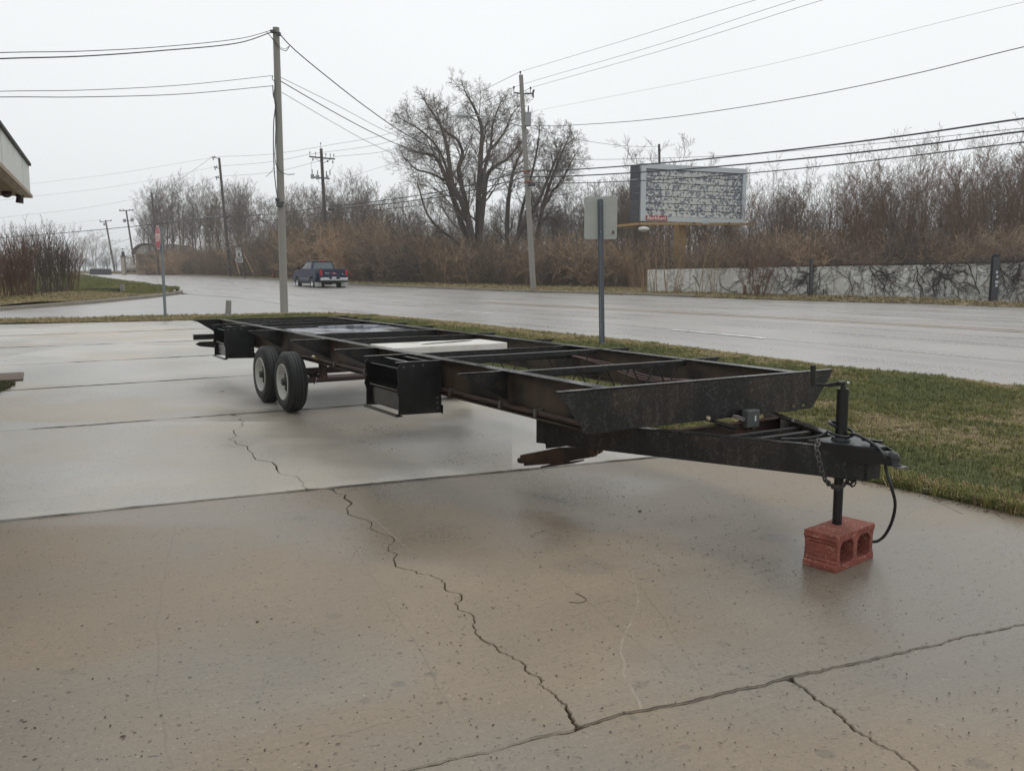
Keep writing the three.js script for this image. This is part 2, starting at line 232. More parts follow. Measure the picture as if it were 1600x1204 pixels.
strip([[500, 481.5], [560, 488], [610, 494]], 0.05, 0.008, matTar, 'road_joint', 20);
strip([[300, 460.5], [387, 466.5], [450, 476.7], [500, 481.5]], 0.03, 0.008, matTar, 'road_joint', 40);

// side street joining from the left
const sideUp = ext(gl([[0, 486], [75, 480], [150, 474.2], [239, 465.3], [270, 461.5], [290, 459.3], [387, 466.5], [450, 477], [530, 485], [610, 495.2]]), 14, 0);
const sideLow = ext(gl([[0, 500], [75, 498], [150, 496.4], [258, 493.4], [350, 492], [450, 490.8], [525, 490.2], [570, 492], [610, 495.4]]), 14, 0);
tag(obj('side_street', drape(sideUp, sideLow, 60, 10, 0.004), matSide), 'pale wet side street meeting the main road beyond the lot', 'street', null, 'structure');

// kerbs: a profile swept along a line on the ground, w towards its left side
function kerb(line, w, h, n, name, label) {
  const c = resample(line, n), pos = [], idx = [], prof = [[0, -0.12], [0.02, h - 0.02], [0.04, h], [w, h], [w, -0.12]];
  for (let i = 0; i <= n; i++) { const d = c[Math.min(n, i + 1)].clone().sub(c[Math.max(0, i - 1)]).setY(0).normalize(), s = V(d.z, 0, -d.x); const y = hAt(c[i].x, c[i].z); for (const [a, b] of prof) pos.push(c[i].x + s.x * a, y + b, c[i].z + s.z * a); }
  const k = prof.length; for (let i = 0; i < n; i++) for (let j = 0; j + 1 < k; j++) { const q = i * k + j; idx.push(q, q + k, q + 1, q + 1, q + k, q + k + 1); }
  idx.push(0, 1, 2, 0, 2, 4, 2, 3, 4); const z = n * k; idx.push(z, z + 2, z + 1, z, z + 4, z + 2, z + 2, z + 4, z + 3);
  let g = new THREE.BufferGeometry(); g.setAttribute('position', new THREE.Float32BufferAttribute(pos, 3)); g.setIndex(idx); g = g.toNonIndexed(); g.computeVertexNormals();
  tag(obj(name, g, matKerb), label, 'kerb', null, 'structure');
}
const farKerbLine = ext(gl([[1085, 464.4], [1012, 462], [936, 459.5], [834, 457], [640, 449.5], [545, 445], [435, 437.5], [362, 433.7], [300, 430.6], [239, 428.4], [170, 427.9]]), 0, 60);
kerb(farKerbLine.slice().reverse(), 0.22, 0.14, 70, 'kerb', 'long concrete kerb along the far side of the main road');
const islandKerb = ext(gl([[0, 486], [75, 480], [150, 474.2], [239, 465.3], [270, 461], [284, 458.7], [286, 457], [280, 455]]), 14, 0);
kerb(islandKerb, 0.2, 0.14, 50, 'kerb', 'brown weathered kerb rounding the tip of the grass island at left');

// grass: verge strip beside the lot, island at left, dry verge beyond the far kerb
const vA1 = ext(gl([[1600, 607], [1462, 590], [1307, 575], [1230, 564], [1010, 536], [844, 519], [719, 504.5], [610, 495.4], [560, 491.5], [525, 490.2]]), 14, 0);
const vB1 = [GE.clone().add(GE.clone().sub(GE3).setY(0).normalize().multiplyScalar(10)).add(V(-0.03, 0, 0)), GE.clone(), GE2.clone(), GE3.clone()];
const vA2 = ext(gl([[525, 490.2], [450, 490.8], [350, 492], [258, 493.4], [150, 496.4], [75, 498], [0, 500]]), 0, 14);
const vB2 = ext([GE3.clone(), ...gl([[258, 501.2], [150, 503.6], [75, 505.3], [0, 507]])], 0, 14);
const lump = (k, s) => (x, z) => k * (fbm(x * s, z * s, 101, 3) - 0.35);
const verge1 = drape(vA1, vB1, 120, 24, 0.01, (x, z, s, t) => 0.10 * (fbm(x * 1.4, z * 1.4, 101, 3) - 0.25) * Math.min(1, 5 * t * (1 - t) + 0.15)), verge2 = drape(vA2, vB2, 60, 8, 0.012, lump(0.06, 1.2));
const islA = ext(gl([[110, 431.5], [140, 434], [180, 440.5], [220, 446.5], [255, 451.5], [280, 455]]), 30, 0), islB = ext(gl([[0, 485], [60, 480.5], [150, 473.4], [220, 466.5], [262, 461], [280, 456]]), 14, 0);
islB[0] = islB[0].clone(); const island = drape(islA, islB, 50, 16, 0.12, lump(0.25, 0.4));
const farBack = farEdge.map((p, i) => { const a = farEdge[Math.max(0, i - 1)], b = farEdge[Math.min(farEdge.length - 1, i + 1)], d = b.clone().sub(a).setY(0).normalize(); return p.clone().add(V(-d.z, 0, d.x).multiplyScalar([0.7, 0.8, 1.2, 3.2, 5, 6, 7][i] ?? 9)); });
const farVergeG = drape(farEdge.map((p, i) => p.clone().lerp(farBack[i], 0.004)), farBack, 100, 8, 0.025, (x, z, s, t) => 0.16 * t + 0.2 * t * (fbm(x * 0.5, z * 0.5, 101, 3) - 0.35));
tag(obj('grass_verge', merge([verge1, verge2]), matTurf), 'strip of turf between the concrete lot and the main road', 'grass verge', null, 'structure');
tag(obj('grass_island', island, matTurf), 'green and straw coloured grass island beyond the side street at left', 'grass island', null, 'structure');
tag(obj('far_verge', farVergeG, matOf(TDirt, { bumpScale: 0.02, color: lin(1.5, 1.5, 1.4) }, 0.4)), 'straw coloured verge at the foot of the woods beyond the road', 'verge', null, 'structure');

// ---------------------------------------------------------------- the concrete lot: slabs with open joints and cracks
const lot = new THREE.Group(); lot.name = numbered('concrete_lot'); scene.add(lot); tag(lot, 'wet concrete parking lot of long slabs under the trailer', 'parking lot', null, 'structure');
{
  const P2 = (p) => [p.x, -p.z], r = rngOf(77);
  const eDir = (() => { const a = P2(GE), b = P2(GE3); const l = Math.hypot(b[0] - a[0], b[1] - a[1]); return [(b[0] - a[0]) / l, (b[1] - a[1]) / l]; })();
  const e0 = P2(GE), e1 = P2(GE2), e2 = P2(GE3);
  const cross = (p, d, q, e) => { const den = d[0] * e[1] - d[1] * e[0], t = ((q[0] - p[0]) * e[1] - (q[1] - p[1]) * e[0]) / den; return [p[0] + d[0] * t, p[1] + d[1] * t]; };
  const joints = [[[0, 1330], [640, 1204], [800, 1162], [905, 1136], [1050, 1100], [1235, 1060], [1400, 1022], [1600, 974]], [[0, 814.7], [400, 773.8], [515, 763], [1000, 717]], [[0, 675], [380, 647], [560, 634]], [[20, 609.6], [400, 586]], [[0, 571.5], [330, 555]], [[0, 543.3], [330, 531.4]], [[0, 525], [330, 513]], [[0, 507], [258, 501.2], [300, 500.2]]]
    .map((l) => l.map(([x, y]) => P2(onG(x, y))));
  const rEnd = (l) => { const n = l.length, a = l[n - 2], b = l[n - 1]; return cross(a, [b[0] - a[0], b[1] - a[1]], e0, eDir); };
  const lines = joints.map((l) => { const a = l[0], b = l[l.length - 1], dl = Math.hypot(b[0] - a[0], b[1] - a[1]), u = [(b[0] - a[0]) / dl, (b[1] - a[1]) / dl]; const left = [a[0] - u[0] * 9, a[1] - u[1] * 9]; const out = [left, ...l]; const e = rEnd(l); if ((e[0] - b[0]) * u[0] + (e[1] - b[1]) * u[1] > 0.3) out.push(e); else out[out.length - 1] = e; return out; });
  lines.unshift(lines[0].map(([x, d]) => [x + 1.9, d - 3.7]));
  const jag = (l, amp, step, seed) => { const o = []; for (let i = 0; i + 1 < l.length; i++) { const L = Math.hypot(l[i + 1][0] - l[i][0], l[i + 1][1] - l[i][1]), n = Math.max(1, Math.round(L / step)); const nx = -(l[i + 1][1] - l[i][1]) / L, ny = (l[i + 1][0] - l[i][0]) / L; for (let k = 0; k < n; k++) { const t = k / n, x = mix(l[i][0], l[i + 1][0], t), y = mix(l[i][1], l[i + 1][1], t), j = amp * ((fbm(x * 5, y * 5, seed, 4) - 0.5) * 2 + (fbm(x * 24, y * 24, seed + 7, 3) - 0.5) * 1.3) + amp * 0.3 * (r() - 0.5); const e = (i === 0 && k === 0) ? 0 : 1; o.push([x + nx * j * e, y + ny * j * e]); } } o.push(l[l.length - 1].slice()); return o; };
  const shift = (l, dist) => l.map((p, i) => { const a = l[Math.max(0, i - 1)], b = l[Math.min(l.length - 1, i + 1)], L = Math.hypot(b[0] - a[0], b[1] - a[1]); return [p[0] - (b[1] - a[1]) / L * dist, p[1] + (b[0] - a[0]) / L * dist]; });
  const crackOf = (px) => px.map(([x, y]) => P2(onG(x, y)));
  const cracks = { 0: [crackOf([[1438, 1204], [1430, 1196], [1400, 1172], [1360, 1150], [1320, 1125], [1290, 1100], [1262, 1078], [1238, 1062]])], 1: [crackOf([[904, 1134], [890, 1118], [885, 1100], [868, 1085], [850, 1075], [820, 1043], [800, 1025], [775, 1010], [750, 995], [738, 975], [725, 955], [720, 928], [690, 905], [640, 890], [616, 876], [615, 840], [580, 815], [545, 790], [516, 764]])], 2: [crackOf([[479, 765], [470, 752], [452, 744], [432, 733], [395, 712], [370, 695], [358, 687], [376, 668], [375, 658], [364, 650]])] };
  { const c = cracks[0][0]; c.unshift([c[0][0] + 0.5, c[0][1] - 0.6], [c[0][0] + 0.2, c[0][1] - 0.25]); }
  const fract = (l, depth, amp) => { if (!depth) return l; const o = [l[0]]; for (let i = 0; i + 1 < l.length; i++) { const L = Math.hypot(l[i + 1][0] - l[i][0], l[i + 1][1] - l[i][1]), m = [(l[i][0] + l[i + 1][0]) / 2 + (r() - 0.5) * L * amp, (l[i][1] + l[i + 1][1]) / 2 + (r() - 0.5) * L * amp]; o.push(m, l[i + 1]); } return fract(o, depth - 1, amp); };
  const splitAt = (l, p) => { let bi = 0, bd = 1e9; l.forEach((q, i) => { const d = Math.hypot(q[0] - p[0], q[1] - p[1]); if (d < bd) { bd = d; bi = i; } }); return bi; };
  function slab(poly, mat, region, dy) {
    const area = THREE.ShapeUtils.area(poly.map(([x, y]) => new THREE.Vector2(x, y))); if (area < 0) poly = poly.slice().reverse();
    const pts = poly.map(([x, y]) => new THREE.Vector2(x, y)), n = pts.length, inset = pts.map((p, i) => { const a = pts[(i + n - 1) % n], b = pts[(i + 1) % n], t = b.clone().sub(a).normalize(); return new THREE.Vector2(p.x - t.y * 0.004, p.y + t.x * 0.004); });
    const tri = THREE.ShapeUtils.triangulateShape(inset, []), pos = [], uv = [];
    const put = (p, y) => { pos.push(p.x, HD(p.x, p.y) + dy + y, -p.y); uv.push((p.x - region.x) / region.s, (p.y - region.d) / region.s); };
    for (const t of tri) for (const k of t) put(inset[k], 0);
    for (let i = 0; i < n; i++) { const j = (i + 1) % n; put(pts[i], -0.005); put(pts[j], -0.005); put(inset[j], 0); put(pts[i], -0.005); put(inset[j], 0); put(inset[i], 0); put(pts[i], -0.10); put(pts[j], -0.10); put(pts[j], -0.005); put(pts[i], -0.10); put(pts[j], -0.005); put(pts[i], -0.005); }
    const g = new THREE.BufferGeometry(); g.setAttribute('position', new THREE.Float32BufferAttribute(pos, 3)); g.setAttribute('uv', new THREE.Float32BufferAttribute(uv, 2)); g.computeVertexNormals();
    obj('slab', g, mat, lot, true);
  }
  // packed dirt and moss along the joints
  lines.slice(1).forEach((l, k) => { const w = [0.006, 0.016, 0.032, 0.045, 0.055, 0.065, 0.075, 0][k]; if (!w) return; const c = jag(l, k === 0 ? 0.022 : 0.008, k === 0 ? 0.025 : 0.06, 301 + k), A = [], pos = [], uv = []; const a = shift(c, 1); c.forEach((p, i) => { const nx = a[i][0] - p[0], ny = a[i][1] - p[1], q = Math.max(0.0004, w * ((k ? 0.25 : -0.25) + 1.1 * sst(fbm(p[0] * 2.2, p[1] * 2.2, 511 + k, 4), 0.32, 0.62))); A.push([[p[0] + nx * q * rr(0.3, 0.7, r), p[1] + ny * q * rr(0.3, 0.7, r)], [p[0] - nx * q * rr(0.3, 0.7, r), p[1] - ny * q * rr(0.3, 0.7, r)]]); }); for (let i = 0; i + 1 < A.length; i++) for (const q of [A[i][0], A[i][1], A[i + 1][1], A[i][0], A[i + 1][1], A[i + 1][0]]) { pos.push(q[0], HD(q[0], q[1]) + (k === 1 || k === 2 ? 0.0095 : 0.004), -q[1]); uv.push(q[0], q[1]); } const g = new THREE.BufferGeometry(); g.setAttribute('position', new THREE.Float32BufferAttribute(pos, 3)); g.setAttribute('uv', new THREE.Float32BufferAttribute(uv, 2)); g.computeVertexNormals(); obj('joint_dirt', g, matJoint, lot, true); });
  for (let k = 0; k + 1 < lines.length; k++) {
    const amp = k === 0 ? [0.003, 0.022] : k === 1 ? [0.022, 0.006] : [0.006, 0.004], near = shift(jag(lines[k], amp[0], k < 3 ? 0.025 : 0.15, 300 + k), k === 0 ? 0.004 : k === 1 ? 0.0015 : 0.010), far = shift(jag(lines[k + 1], amp[1], k < 3 ? 0.025 : 0.15, 301 + k), k === 0 ? -0.0015 : k === 1 ? -0.007 : -0.010);
    const mat = k < 2 ? matSlabA : matSlabB, reg = k < 2 ? RA : { x: -9, d: 0, s: 9 }, dy = k === 2 ? 0.006 : k === 0 ? -0.004 : 0;
    const cs = cracks[k];
    if (!cs) { slab([...near, ...far.slice().reverse()], mat, reg, dy); continue; }
    const c = fract(cs[0], k === 2 ? 2 : 3, 0.34), wide = c.map((p, i) => 0.0010 + 0.0026 * vn(p[0] * 9, p[1] * 9, 401) + 0.0035 * sst(vn(p[0] * 3, p[1] * 3, 402), 0.55, 0.8)), nrm = shift(c, 1).map((p, i) => [p[0] - c[i][0], p[1] - c[i][1]]);
    const L = c.map((p, i) => [p[0] + nrm[i][0] * wide[i] + 0.002 * (r() - 0.5), p[1] + nrm[i][1] * wide[i] + 0.002 * (r() - 0.5)]), Rr = c.map((p, i) => [p[0] - nrm[i][0] * wide[i], p[1] - nrm[i][1] * wide[i]]);
    const na = splitAt(near, c[0]), fa = splitAt(far, c[c.length - 1]), tr = (l) => l.slice(k === 0 ? 0 : 1, -1);
    slab([...near.slice(0, na), ...tr(L), ...far.slice(0, fa).reverse()], mat, reg, dy);
    slab([...near.slice(na + 1).reverse(), ...tr(Rr), ...far.slice(fa + 1)], mat, reg, dy);
  }
}

// ---------------------------------------------------------------- the trailer: local x to its far side, y up, z toward the hitch
const TH = 31.4 * Math.PI / 180, TO = V(1.246, 0, -5.5435);
const trailer = thing('trailer_frame', 'long rusty black steel trailer frame with tandem wheels, its tongue propped on a red block', 'trailer', TO, TH);
trailer.updateMatrixWorld(true);
const toL = (p) => trailer.worldToLocal(p.clone()), lat = (px, py, D) => toL(at(px, py, D));
{
  const TSteel = textures(512, (u, v) => { // black paint, worn and speckled with rain and rust
    const a = fbm(u * 6, v * 6, 201, 5, 6), s = vn(u * 170, v * 170, 203, 170), s2 = vn(u * 90, v * 60, 204, 0), streak = fbm(u * 24, v * 3, 205, 3, 0), rust = 0.8 * sst(fbm(u * 5, v * 4, 207, 5, 0), 0.55, 0.75);
    const sp = 2.1 * sst(fbm(u * 3, v * 2, 209, 3, 0), 0.42, 0.6) * sst(s * 0.45 + s2 * 0.3 + streak * 0.25, 0.50, 0.74), k = 0.55 + 0.9 * a + 0.5 * (streak - 0.5);
    return [mix(0.0075, 0.026, rust) * k + 0.015 * sp, mix(0.0075, 0.018, rust) * k + 0.015 * sp, mix(0.008, 0.012, rust) * k + 0.0145 * sp, clamp(0.46 + 0.35 * (a - 0.5) - 0.10 * sp + 0.15 * rust), 0.4 + 0.26 * sp + 0.3 * (a - 0.5)];
  });
  const TBrown = textures(512, (u, v) => { const a = fbm(u * 5, v * 7, 211, 5, 0), s = vn(u * 150, v * 150, 213, 150), streak = fbm(u * 30, v * 2, 215, 3, 0), t = sst(a, 0.35, 0.7), k = 0.65 + 0.5 * (streak) + 0.3 * (s - 0.5); return [mix(0.026, 0.085, t) * k, mix(0.021, 0.058, t) * k, mix(0.017, 0.038, t) * k, 0.55 + 0.2 * (a - 0.5) + 0.15 * (s - 0.5), s]; });
  const mBlack = matOf(TSteel, { bumpScale: 0.0012 }, 1.2), mBeam = matOf(TSteel, { bumpScale: 0.0018, color: lin(1.15, 1.12, 1.05) }, 0.9), mBrown = matOf(TBrown, { bumpScale: 0.001 }, 0.8), mBox = matOf(TSteel, { bumpScale: 0.0008, color: lin(0.6, 0.62, 0.64) }, 1.6);
  const mTop = matOf(TSteel, { bumpScale: 0.0004, roughness: 0.32 }, 1.0), mPaint = plain(0.007, 0.007, 0.008, 0.36), mRust = matOf(TBrown, { bumpScale: 0.0015, color: lin(1.1, 0.8, 0.72) }, 1.5), mAxle = plain(0.055, 0.036, 0.033, 0.5);
  const mBolt = plain(0.16, 0.15, 0.14, 0.45, { metalness: 0.6 });

  // main rails: web, wet top flange and lower flange
  for (const s of [-1, 1]) {
    const rail = obj('main_rail', span(s * 0.801, s * 0.809, 0.645, 0.902, -9.19, -0.045), mBrown, trailer);
    obj('top_flange', span(s * 0.758, s * 0.852, 0.902, 0.910, -9.19, -0.045), mTop, rail);
    obj('bottom_flange', span(s * 0.75, s * 0.868, 0.637, 0.645, -9.19, -0.045), mBrown, rail);
  }
  { const g = obj('gas_pipe', [cyl(V(-0.845, 0.672, -0.12), V(-0.845, 0.672, -4.95), 0.019, 0.019, 10), cyl(V(-0.845, 0.672, -4.95), V(-0.845, 0.66, -5.6), 0.019, 0.019, 10), cyl(V(-0.845, 0.672, -2.9), V(-0.845, 0.672, -2.98), 0.025, 0.025, 8)], mRust, trailer); pieces('pipe_clip', [-0.7, -1.15, -1.9, -3.6, -4.4].map((z) => span(-0.872, -0.81, 0.65, 0.70, z, z + 0.03)), mBolt, g); obj('valve', [cyl(V(-0.845, 0.672, -4.9), V(-0.885, 0.70, -4.9), 0.016), cyl(V(-0.885, 0.70, -4.86), V(-0.885, 0.70, -4.95), 0.02)], plain(0.45, 0.38, 0.22, 0.4, { metalness: 0.7 }), g); }

  // front and rear cross beams: trapezoid webs with a top flange that overhang both rails
  function crossBeam(name, z, s, xl, xr, bl, br, yb, holes) {
    const sh = new THREE.Shape([[xl, 0.902], [bl, yb], [br, yb], [xr, 0.902]].map(([x, y]) => new THREE.Vector2(x, y)));
    for (const [x0, x1, y0, y1] of holes || []) { const h = new THREE.Path(); h.moveTo(x0, y0); h.lineTo(x1, y0); h.lineTo(x1, y1); h.lineTo(x0, y1); h.closePath(); sh.holes.push(h); }
    const g = new THREE.ExtrudeGeometry(sh, { depth: 0.006, bevelEnabled: false }); g.translate(0, 0, z - 0.003);
    const b = obj(name, g, mBeam, trailer);
    obj('top_flange', span(xl - 0.004, xr + 0.004, 0.9025, 0.9105, z + 0.006, z - s * 0.04), mTop, b);
    obj('bottom_flange', span(bl + 0.01, br - 0.01, yb - 0.007, yb, z + s * 0.003, z - s * 0.04), mBlack, b);
    return b;
  }
  const fb = crossBeam('front_beam', 0, 1, -1.152, 1.152, -0.972, 0.955, 0.66, [[0.74, 0.785, 0.676, 0.690], [0.848, 0.888, 0.676, 0.688]]);
  obj('bolt', [cyl(V(-0.02, 0.668, 0.003), V(-0.02, 0.668, 0.02), 0.012)], plain(0.5, 0.42, 0.3, 0.4), fb);
  crossBeam('rear_beam', -9.2, -1, -1.178, 1.15, -0.86, 0.9, 0.70);
  // channel cross members
  for (const [z, h] of [[-2.66, 0.10], [-4.48, 0.10], [-5.42, 0.10], [-6.97, 0.10], [-7.7, 0.09], [-8.28, 0.09], [-8.76, 0.09]]) {
    const c = obj('cross_member', span(-0.80, 0.80, 0.898 - h, 0.898, z - 0.003, z + 0.003), mBlack, trailer);
    obj('top_flange', span(-0.756, 0.756, 0.8985, 0.9055, z - 0.042, z + 0.006), mTop, c); obj('bottom_flange', span(-0.79, 0.79, 0.891 - h, 0.8975 - h, z - 0.042, z + 0.006), mBlack, c);
  }
  // open-web joists with zigzag rods
  for (const z of [-1.08, -2.23]) {
    const j = obj('truss_joist', [span(-0.756, 0.756, 0.897, 0.905, z - 0.03, z + 0.03), span(-0.756, 0.756, 0.865, 0.8965, z + 0.022, z + 0.03)], mBlack, trailer);
    obj('bottom_chord', [span(-0.78, 0.78, 0.688, 0.694, z - 0.025, z + 0.025), span(-0.78, 0.78, 0.6945, 0.72, z - 0.025, z - 0.019)], mBlack, j);
    for (let k = 0; k < 12; k++) { const x = -0.72 + k * 0.12; obj('rod', cyl(V(x, k % 2 ? 0.692 : 0.897, z - 0.004), V(x + 0.12, k % 2 ? 0.897 : 0.692, z - 0.004), 0.006, 0.006, 6), mBlack, j); }
  }
  // outriggers: tapered brackets beyond the rails
  for (const [s, z, L] of [[-1, -1.12, 0.34], [-1, -3.37, 0.37], [-1, -4.64, 0.36], [-1, -6.34, 0.32], [1, -1.1, 0.30], [1, -2.2, 0.28], [1, -3.44, 0.28], [1, -4.6, 0.28], [1, -6.17, 0.28], [1, -6.97, 0.28], [1, -8.27, 0.28], [1, -8.76, 0.28]]) {
    const g = prism([[0.81, 0.902], [0.81, 0.70], [0.852 + L - 0.02, 0.885], [0.852 + L, 0.902]], 0.006); if (s < 0) { g.rotateY(Math.PI); } g.translate(0, 0, z);
    const o = obj('outrigger', g, mBlack, trailer); obj('top_flange', span(s * 0.853, s * (0.852 + L), 0.9025, 0.908, z - 0.03, z + 0.012), mTop, o);
  }
  // fold-down step boxes under the near rail
  function stepBox(z1, z0) {
    const dz = z1 - z0, prof = [[-0.862, 0.90], [-1.20, 0.90], [-1.232, 0.86], [-1.22, 0.76], [-1.238, 0.69], [-1.222, 0.64], [-1.226, 0.508], [-0.862, 0.498]];
    const plate = (z) => { const g = prism(prof, 0.006); g.translate(0, 0, z); return g; };
    const b = obj('step_box', plate(z1 - 0.006), mBox, trailer);
    obj('side_plate', plate(z0), mBox, b);
    pieces('flange', [span(-0.862, -1.236, 0.9005, 0.9075, z1 - 0.03, z1 + 0.012), span(-0.862, -1.236, 0.9005, 0.9075, z0 - 0.012, z0 + 0.03), span(-0.858, -0.8625, 0.49, 0.56, z1 - 0.005, z1 + 0.02)], mTop, b);
    pieces('top_bar', [span(-1.10, -1.07, 0.885, 0.897, z0 + 0.0305, z1 - 0.0305), span(-0.93, -0.905, 0.885, 0.897, z0 + 0.0305, z1 - 0.0305)], mTop, b);
    { const g = box(0.17, 0.006, dz - 0.03); g.rotateZ(-0.18); g.translate(-1.12, 0.842, (z0 + z1) / 2); obj('tread', g, mTop, b); }
    pieces('step_riser', [span(-1.19, -1.184, 0.532, 0.665, z0 + 0.05, z1 - 0.05), span(-1.215, -1.13, 0.683, 0.697, z0 + 0.02, z1 - 0.02)], matOf(TSteel, { bumpScale: 0.0006, roughness: 0.5 }, 1.2), b);
    { const arm = (z) => { const g = prism([[-1.205, 0.70], [-1.10, 0.70], [-1.13, 0.60], [-1.12, 0.53], [-1.19, 0.53], [-1.18, 0.61]], 0.008); g.translate(0, 0, z); return g; }; pieces('hinge_arm', [arm(z0 + 0.03), arm(z1 - 0.045)], mBox, b); }
    obj('back_panel', span(-0.90, -0.894, 0.56, 0.88, z0 + 0.0065, z1 - 0.0065), mBox, b);
    pieces('bottom_rail', [span(-1.246, -1.19, 0.493, 0.4985, z0 - 0.004, z1 + 0.004), span(-1.246, -1.2405, 0.499, 0.515, z0 - 0.004, z1 + 0.004)], mTop, b);
    pieces('bolt', [[-1.18, 0.87], [-1.10, 0.875], [-1.02, 0.877], [-0.90, 0.58], [-0.90, 0.62], [-0.895, 0.54]].map(([x, y]) => cyl(V(x, y, z1), V(x, y, z1 + 0.009), 0.008, 0.008, 6)), mBolt, b);
  }
  stepBox(-2.03, -2.67); stepBox(-7.30, -7.88);
  obj('rear_arm', [span(-1.23, -0.87, 0.63, 0.705, -9.13, -9.07)], mBox, trailer);
  { const g = prism([[-1.21, 0.565], [-1.15, 0.60], [-0.87, 0.60], [-0.87, 0.51], [-0.96, 0.51], [-1.15, 0.535]], 0.04); g.translate(0, 0, -9.12); obj('rear_arm', g, mBox, trailer); }

  // wheels
  const mTyre = matOf(textures(256, (u, v) => { const a = fbm(u * 8, v * 8, 221, 4, 8), k = 0.8 + 0.4 * a; return [0.021 * k, 0.0215 * k, 0.0225 * k, 0.62 + 0.2 * (a - 0.5), a]; }), { bumpScale: 0.001 }, 3);
  const mRim = matOf(textures(256, (u, v) => { const a = fbm(u * 5, v * 5, 225, 4, 5), t = 0.6 * sst(a, 0.68, 0.8); return [mix(0.60, 0.30, t), mix(0.60, 0.21, t), mix(0.57, 0.14, t), 0.45 + 0.2 * t, a]; }, 'cr'), {}, 3);
  function wheel(x, z, s) { // axis along x; s = side facing out
    const grp = new THREE.Group(); grp.name = partName(trailer, 'wheel'); trailer.add(grp); grp.position.set(x, 0.405, z); grp.rotation.set(0, 0, s * Math.PI / 2);   // local y points out
    const w = 0.095, prof = [[0.192, -w + 0.012], [0.20, -w], [0.245, -w - 0.006], [0.29, -w + 0.002], [0.315, -w + 0.022]];
    for (const gy of [-0.052, -0.018, 0.018, 0.052]) prof.push([0.327, gy - 0.0055], [0.316, gy - 0.004], [0.316, gy + 0.004], [0.327, gy + 0.0055]);
    prof.push([0.315, w - 0.022], [0.29, w - 0.002], [0.245, w + 0.006], [0.20, w], [0.192, w - 0.012]);
    obj('tyre', [lathe(prof, 56), lathe([[0.272, w + 0.004], [0.276, w + 0.0085], [0.281, w + 0.003]], 56)], mTyre, grp);
    const dish = new THREE.Shape(); dish.absarc(0, 0, 0.155, 0, Math.PI * 2); for (let k = 0; k < 5; k++) { const h = new THREE.Path(), a = k * Math.PI * 0.4 + 0.3; h.absellipse(Math.cos(a) * 0.115, Math.sin(a) * 0.112, 0.040, 0.024, 0, Math.PI * 2, true, a + Math.PI / 2); dish.holes.push(h); }
    const dg = new THREE.ExtrudeGeometry(dish, { depth: 0.006, bevelEnabled: false, curveSegments: 20 }); dg.rotateX(-Math.PI / 2); dg.translate(0, 0.025, 0);
    obj('rim', [lathe([[0.198, w - 0.002], [0.192, w + 0.008], [0.184, w + 0.002], [0.176, w - 0.02], [0.163, 0.045], [0.155, 0.028], [0.155, 0.018], [0.165, -0.05], [0.19, -w + 0.004]], 48), dg], mRim, grp);
    const lobes = []; for (let k = 0; k < 5; k++) { const a = k * Math.PI * 0.4 + 0.95; lobes.push(cyl(V(0.03 * Math.cos(a), 0.044, 0.03 * Math.sin(a)), V(0.112 * Math.cos(a), 0.038, 0.112 * Math.sin(a)), 0.020, 0.013, 8), cyl(V(0.085 * Math.cos(a), 0.03, 0.085 * Math.sin(a)), V(0.085 * Math.cos(a), 0.062, 0.085 * Math.sin(a)), 0.011, 0.011, 6)); }
    obj('hub', [lathe([[0, 0.104], [0.034, 0.104], [0.038, 0.098], [0.040, 0.072], [0.056, 0.066], [0.062, 0.03], [0.062, -0.02]], 24), ...lobes], plain(0.02, 0.021, 0.023, 0.4), grp);
  }
  wheel(-1.0, -5.37, 1); wheel(-1.0, -6.22, 1); wheel(1.0, -5.37, -1); wheel(1.0, -6.22, -1);
  for (const z of [-5.37, -6.22]) { const a = obj('axle', cyl(V(-0.92, 0.412, z), V(0.92, 0.412, z), 0.039, 0.039, 16), mAxle, trailer); pieces('brake_drum', [-1, 1].map((s) => cyl(V(s * 0.85, 0.405, z), V(s * 0.90, 0.405, z), 0.13, 0.13, 20)), mRust, a); obj('brake_hose', tube([V(-0.74, 0.47, z + 0.03), V(-0.735, 0.44, z + 0.05), V(-0.74, 0.40, z + 0.05), V(-0.75, 0.365, z + 0.02)], 0.009, 12, 6), plain(0.3, 0.26, 0.25, 0.6), a); }
  for (const s of [-1, 1]) { const sp = new THREE.Group(); sp.name = partName(trailer, 'suspension'); trailer.add(sp); pieces('leaf_spring', [-5.37, -6.22].flatMap((z) => [0, 1, 2].map((k) => { const h = 0.36 - k * 0.085; const g = tube([V(s * 0.77, 0.475 + k * 0.012, z - h), V(s * 0.77, 0.455 + k * 0.009, z), V(s * 0.77, 0.475 + k * 0.012, z + h)], 0.012, 12, 6); return g; })), mRust, sp); pieces('spring_hanger', [-4.98, -5.79, -6.6].map((z) => span(s * 0.745, s * 0.80, 0.46, 0.6365, z - 0.06, z - 0.03)).concat([-4.98, -5.79, -6.6].map((z) => span(s * 0.745, s * 0.80, 0.46, 0.6365, z + 0.03, z + 0.06))), mRust, sp); }

  // tongue: two converging channels, cross bars, strap
  const nose = V(0.02, 0.652, 1.16), tail = V(-0.80, 0.627, -0.76), H = 0.165;
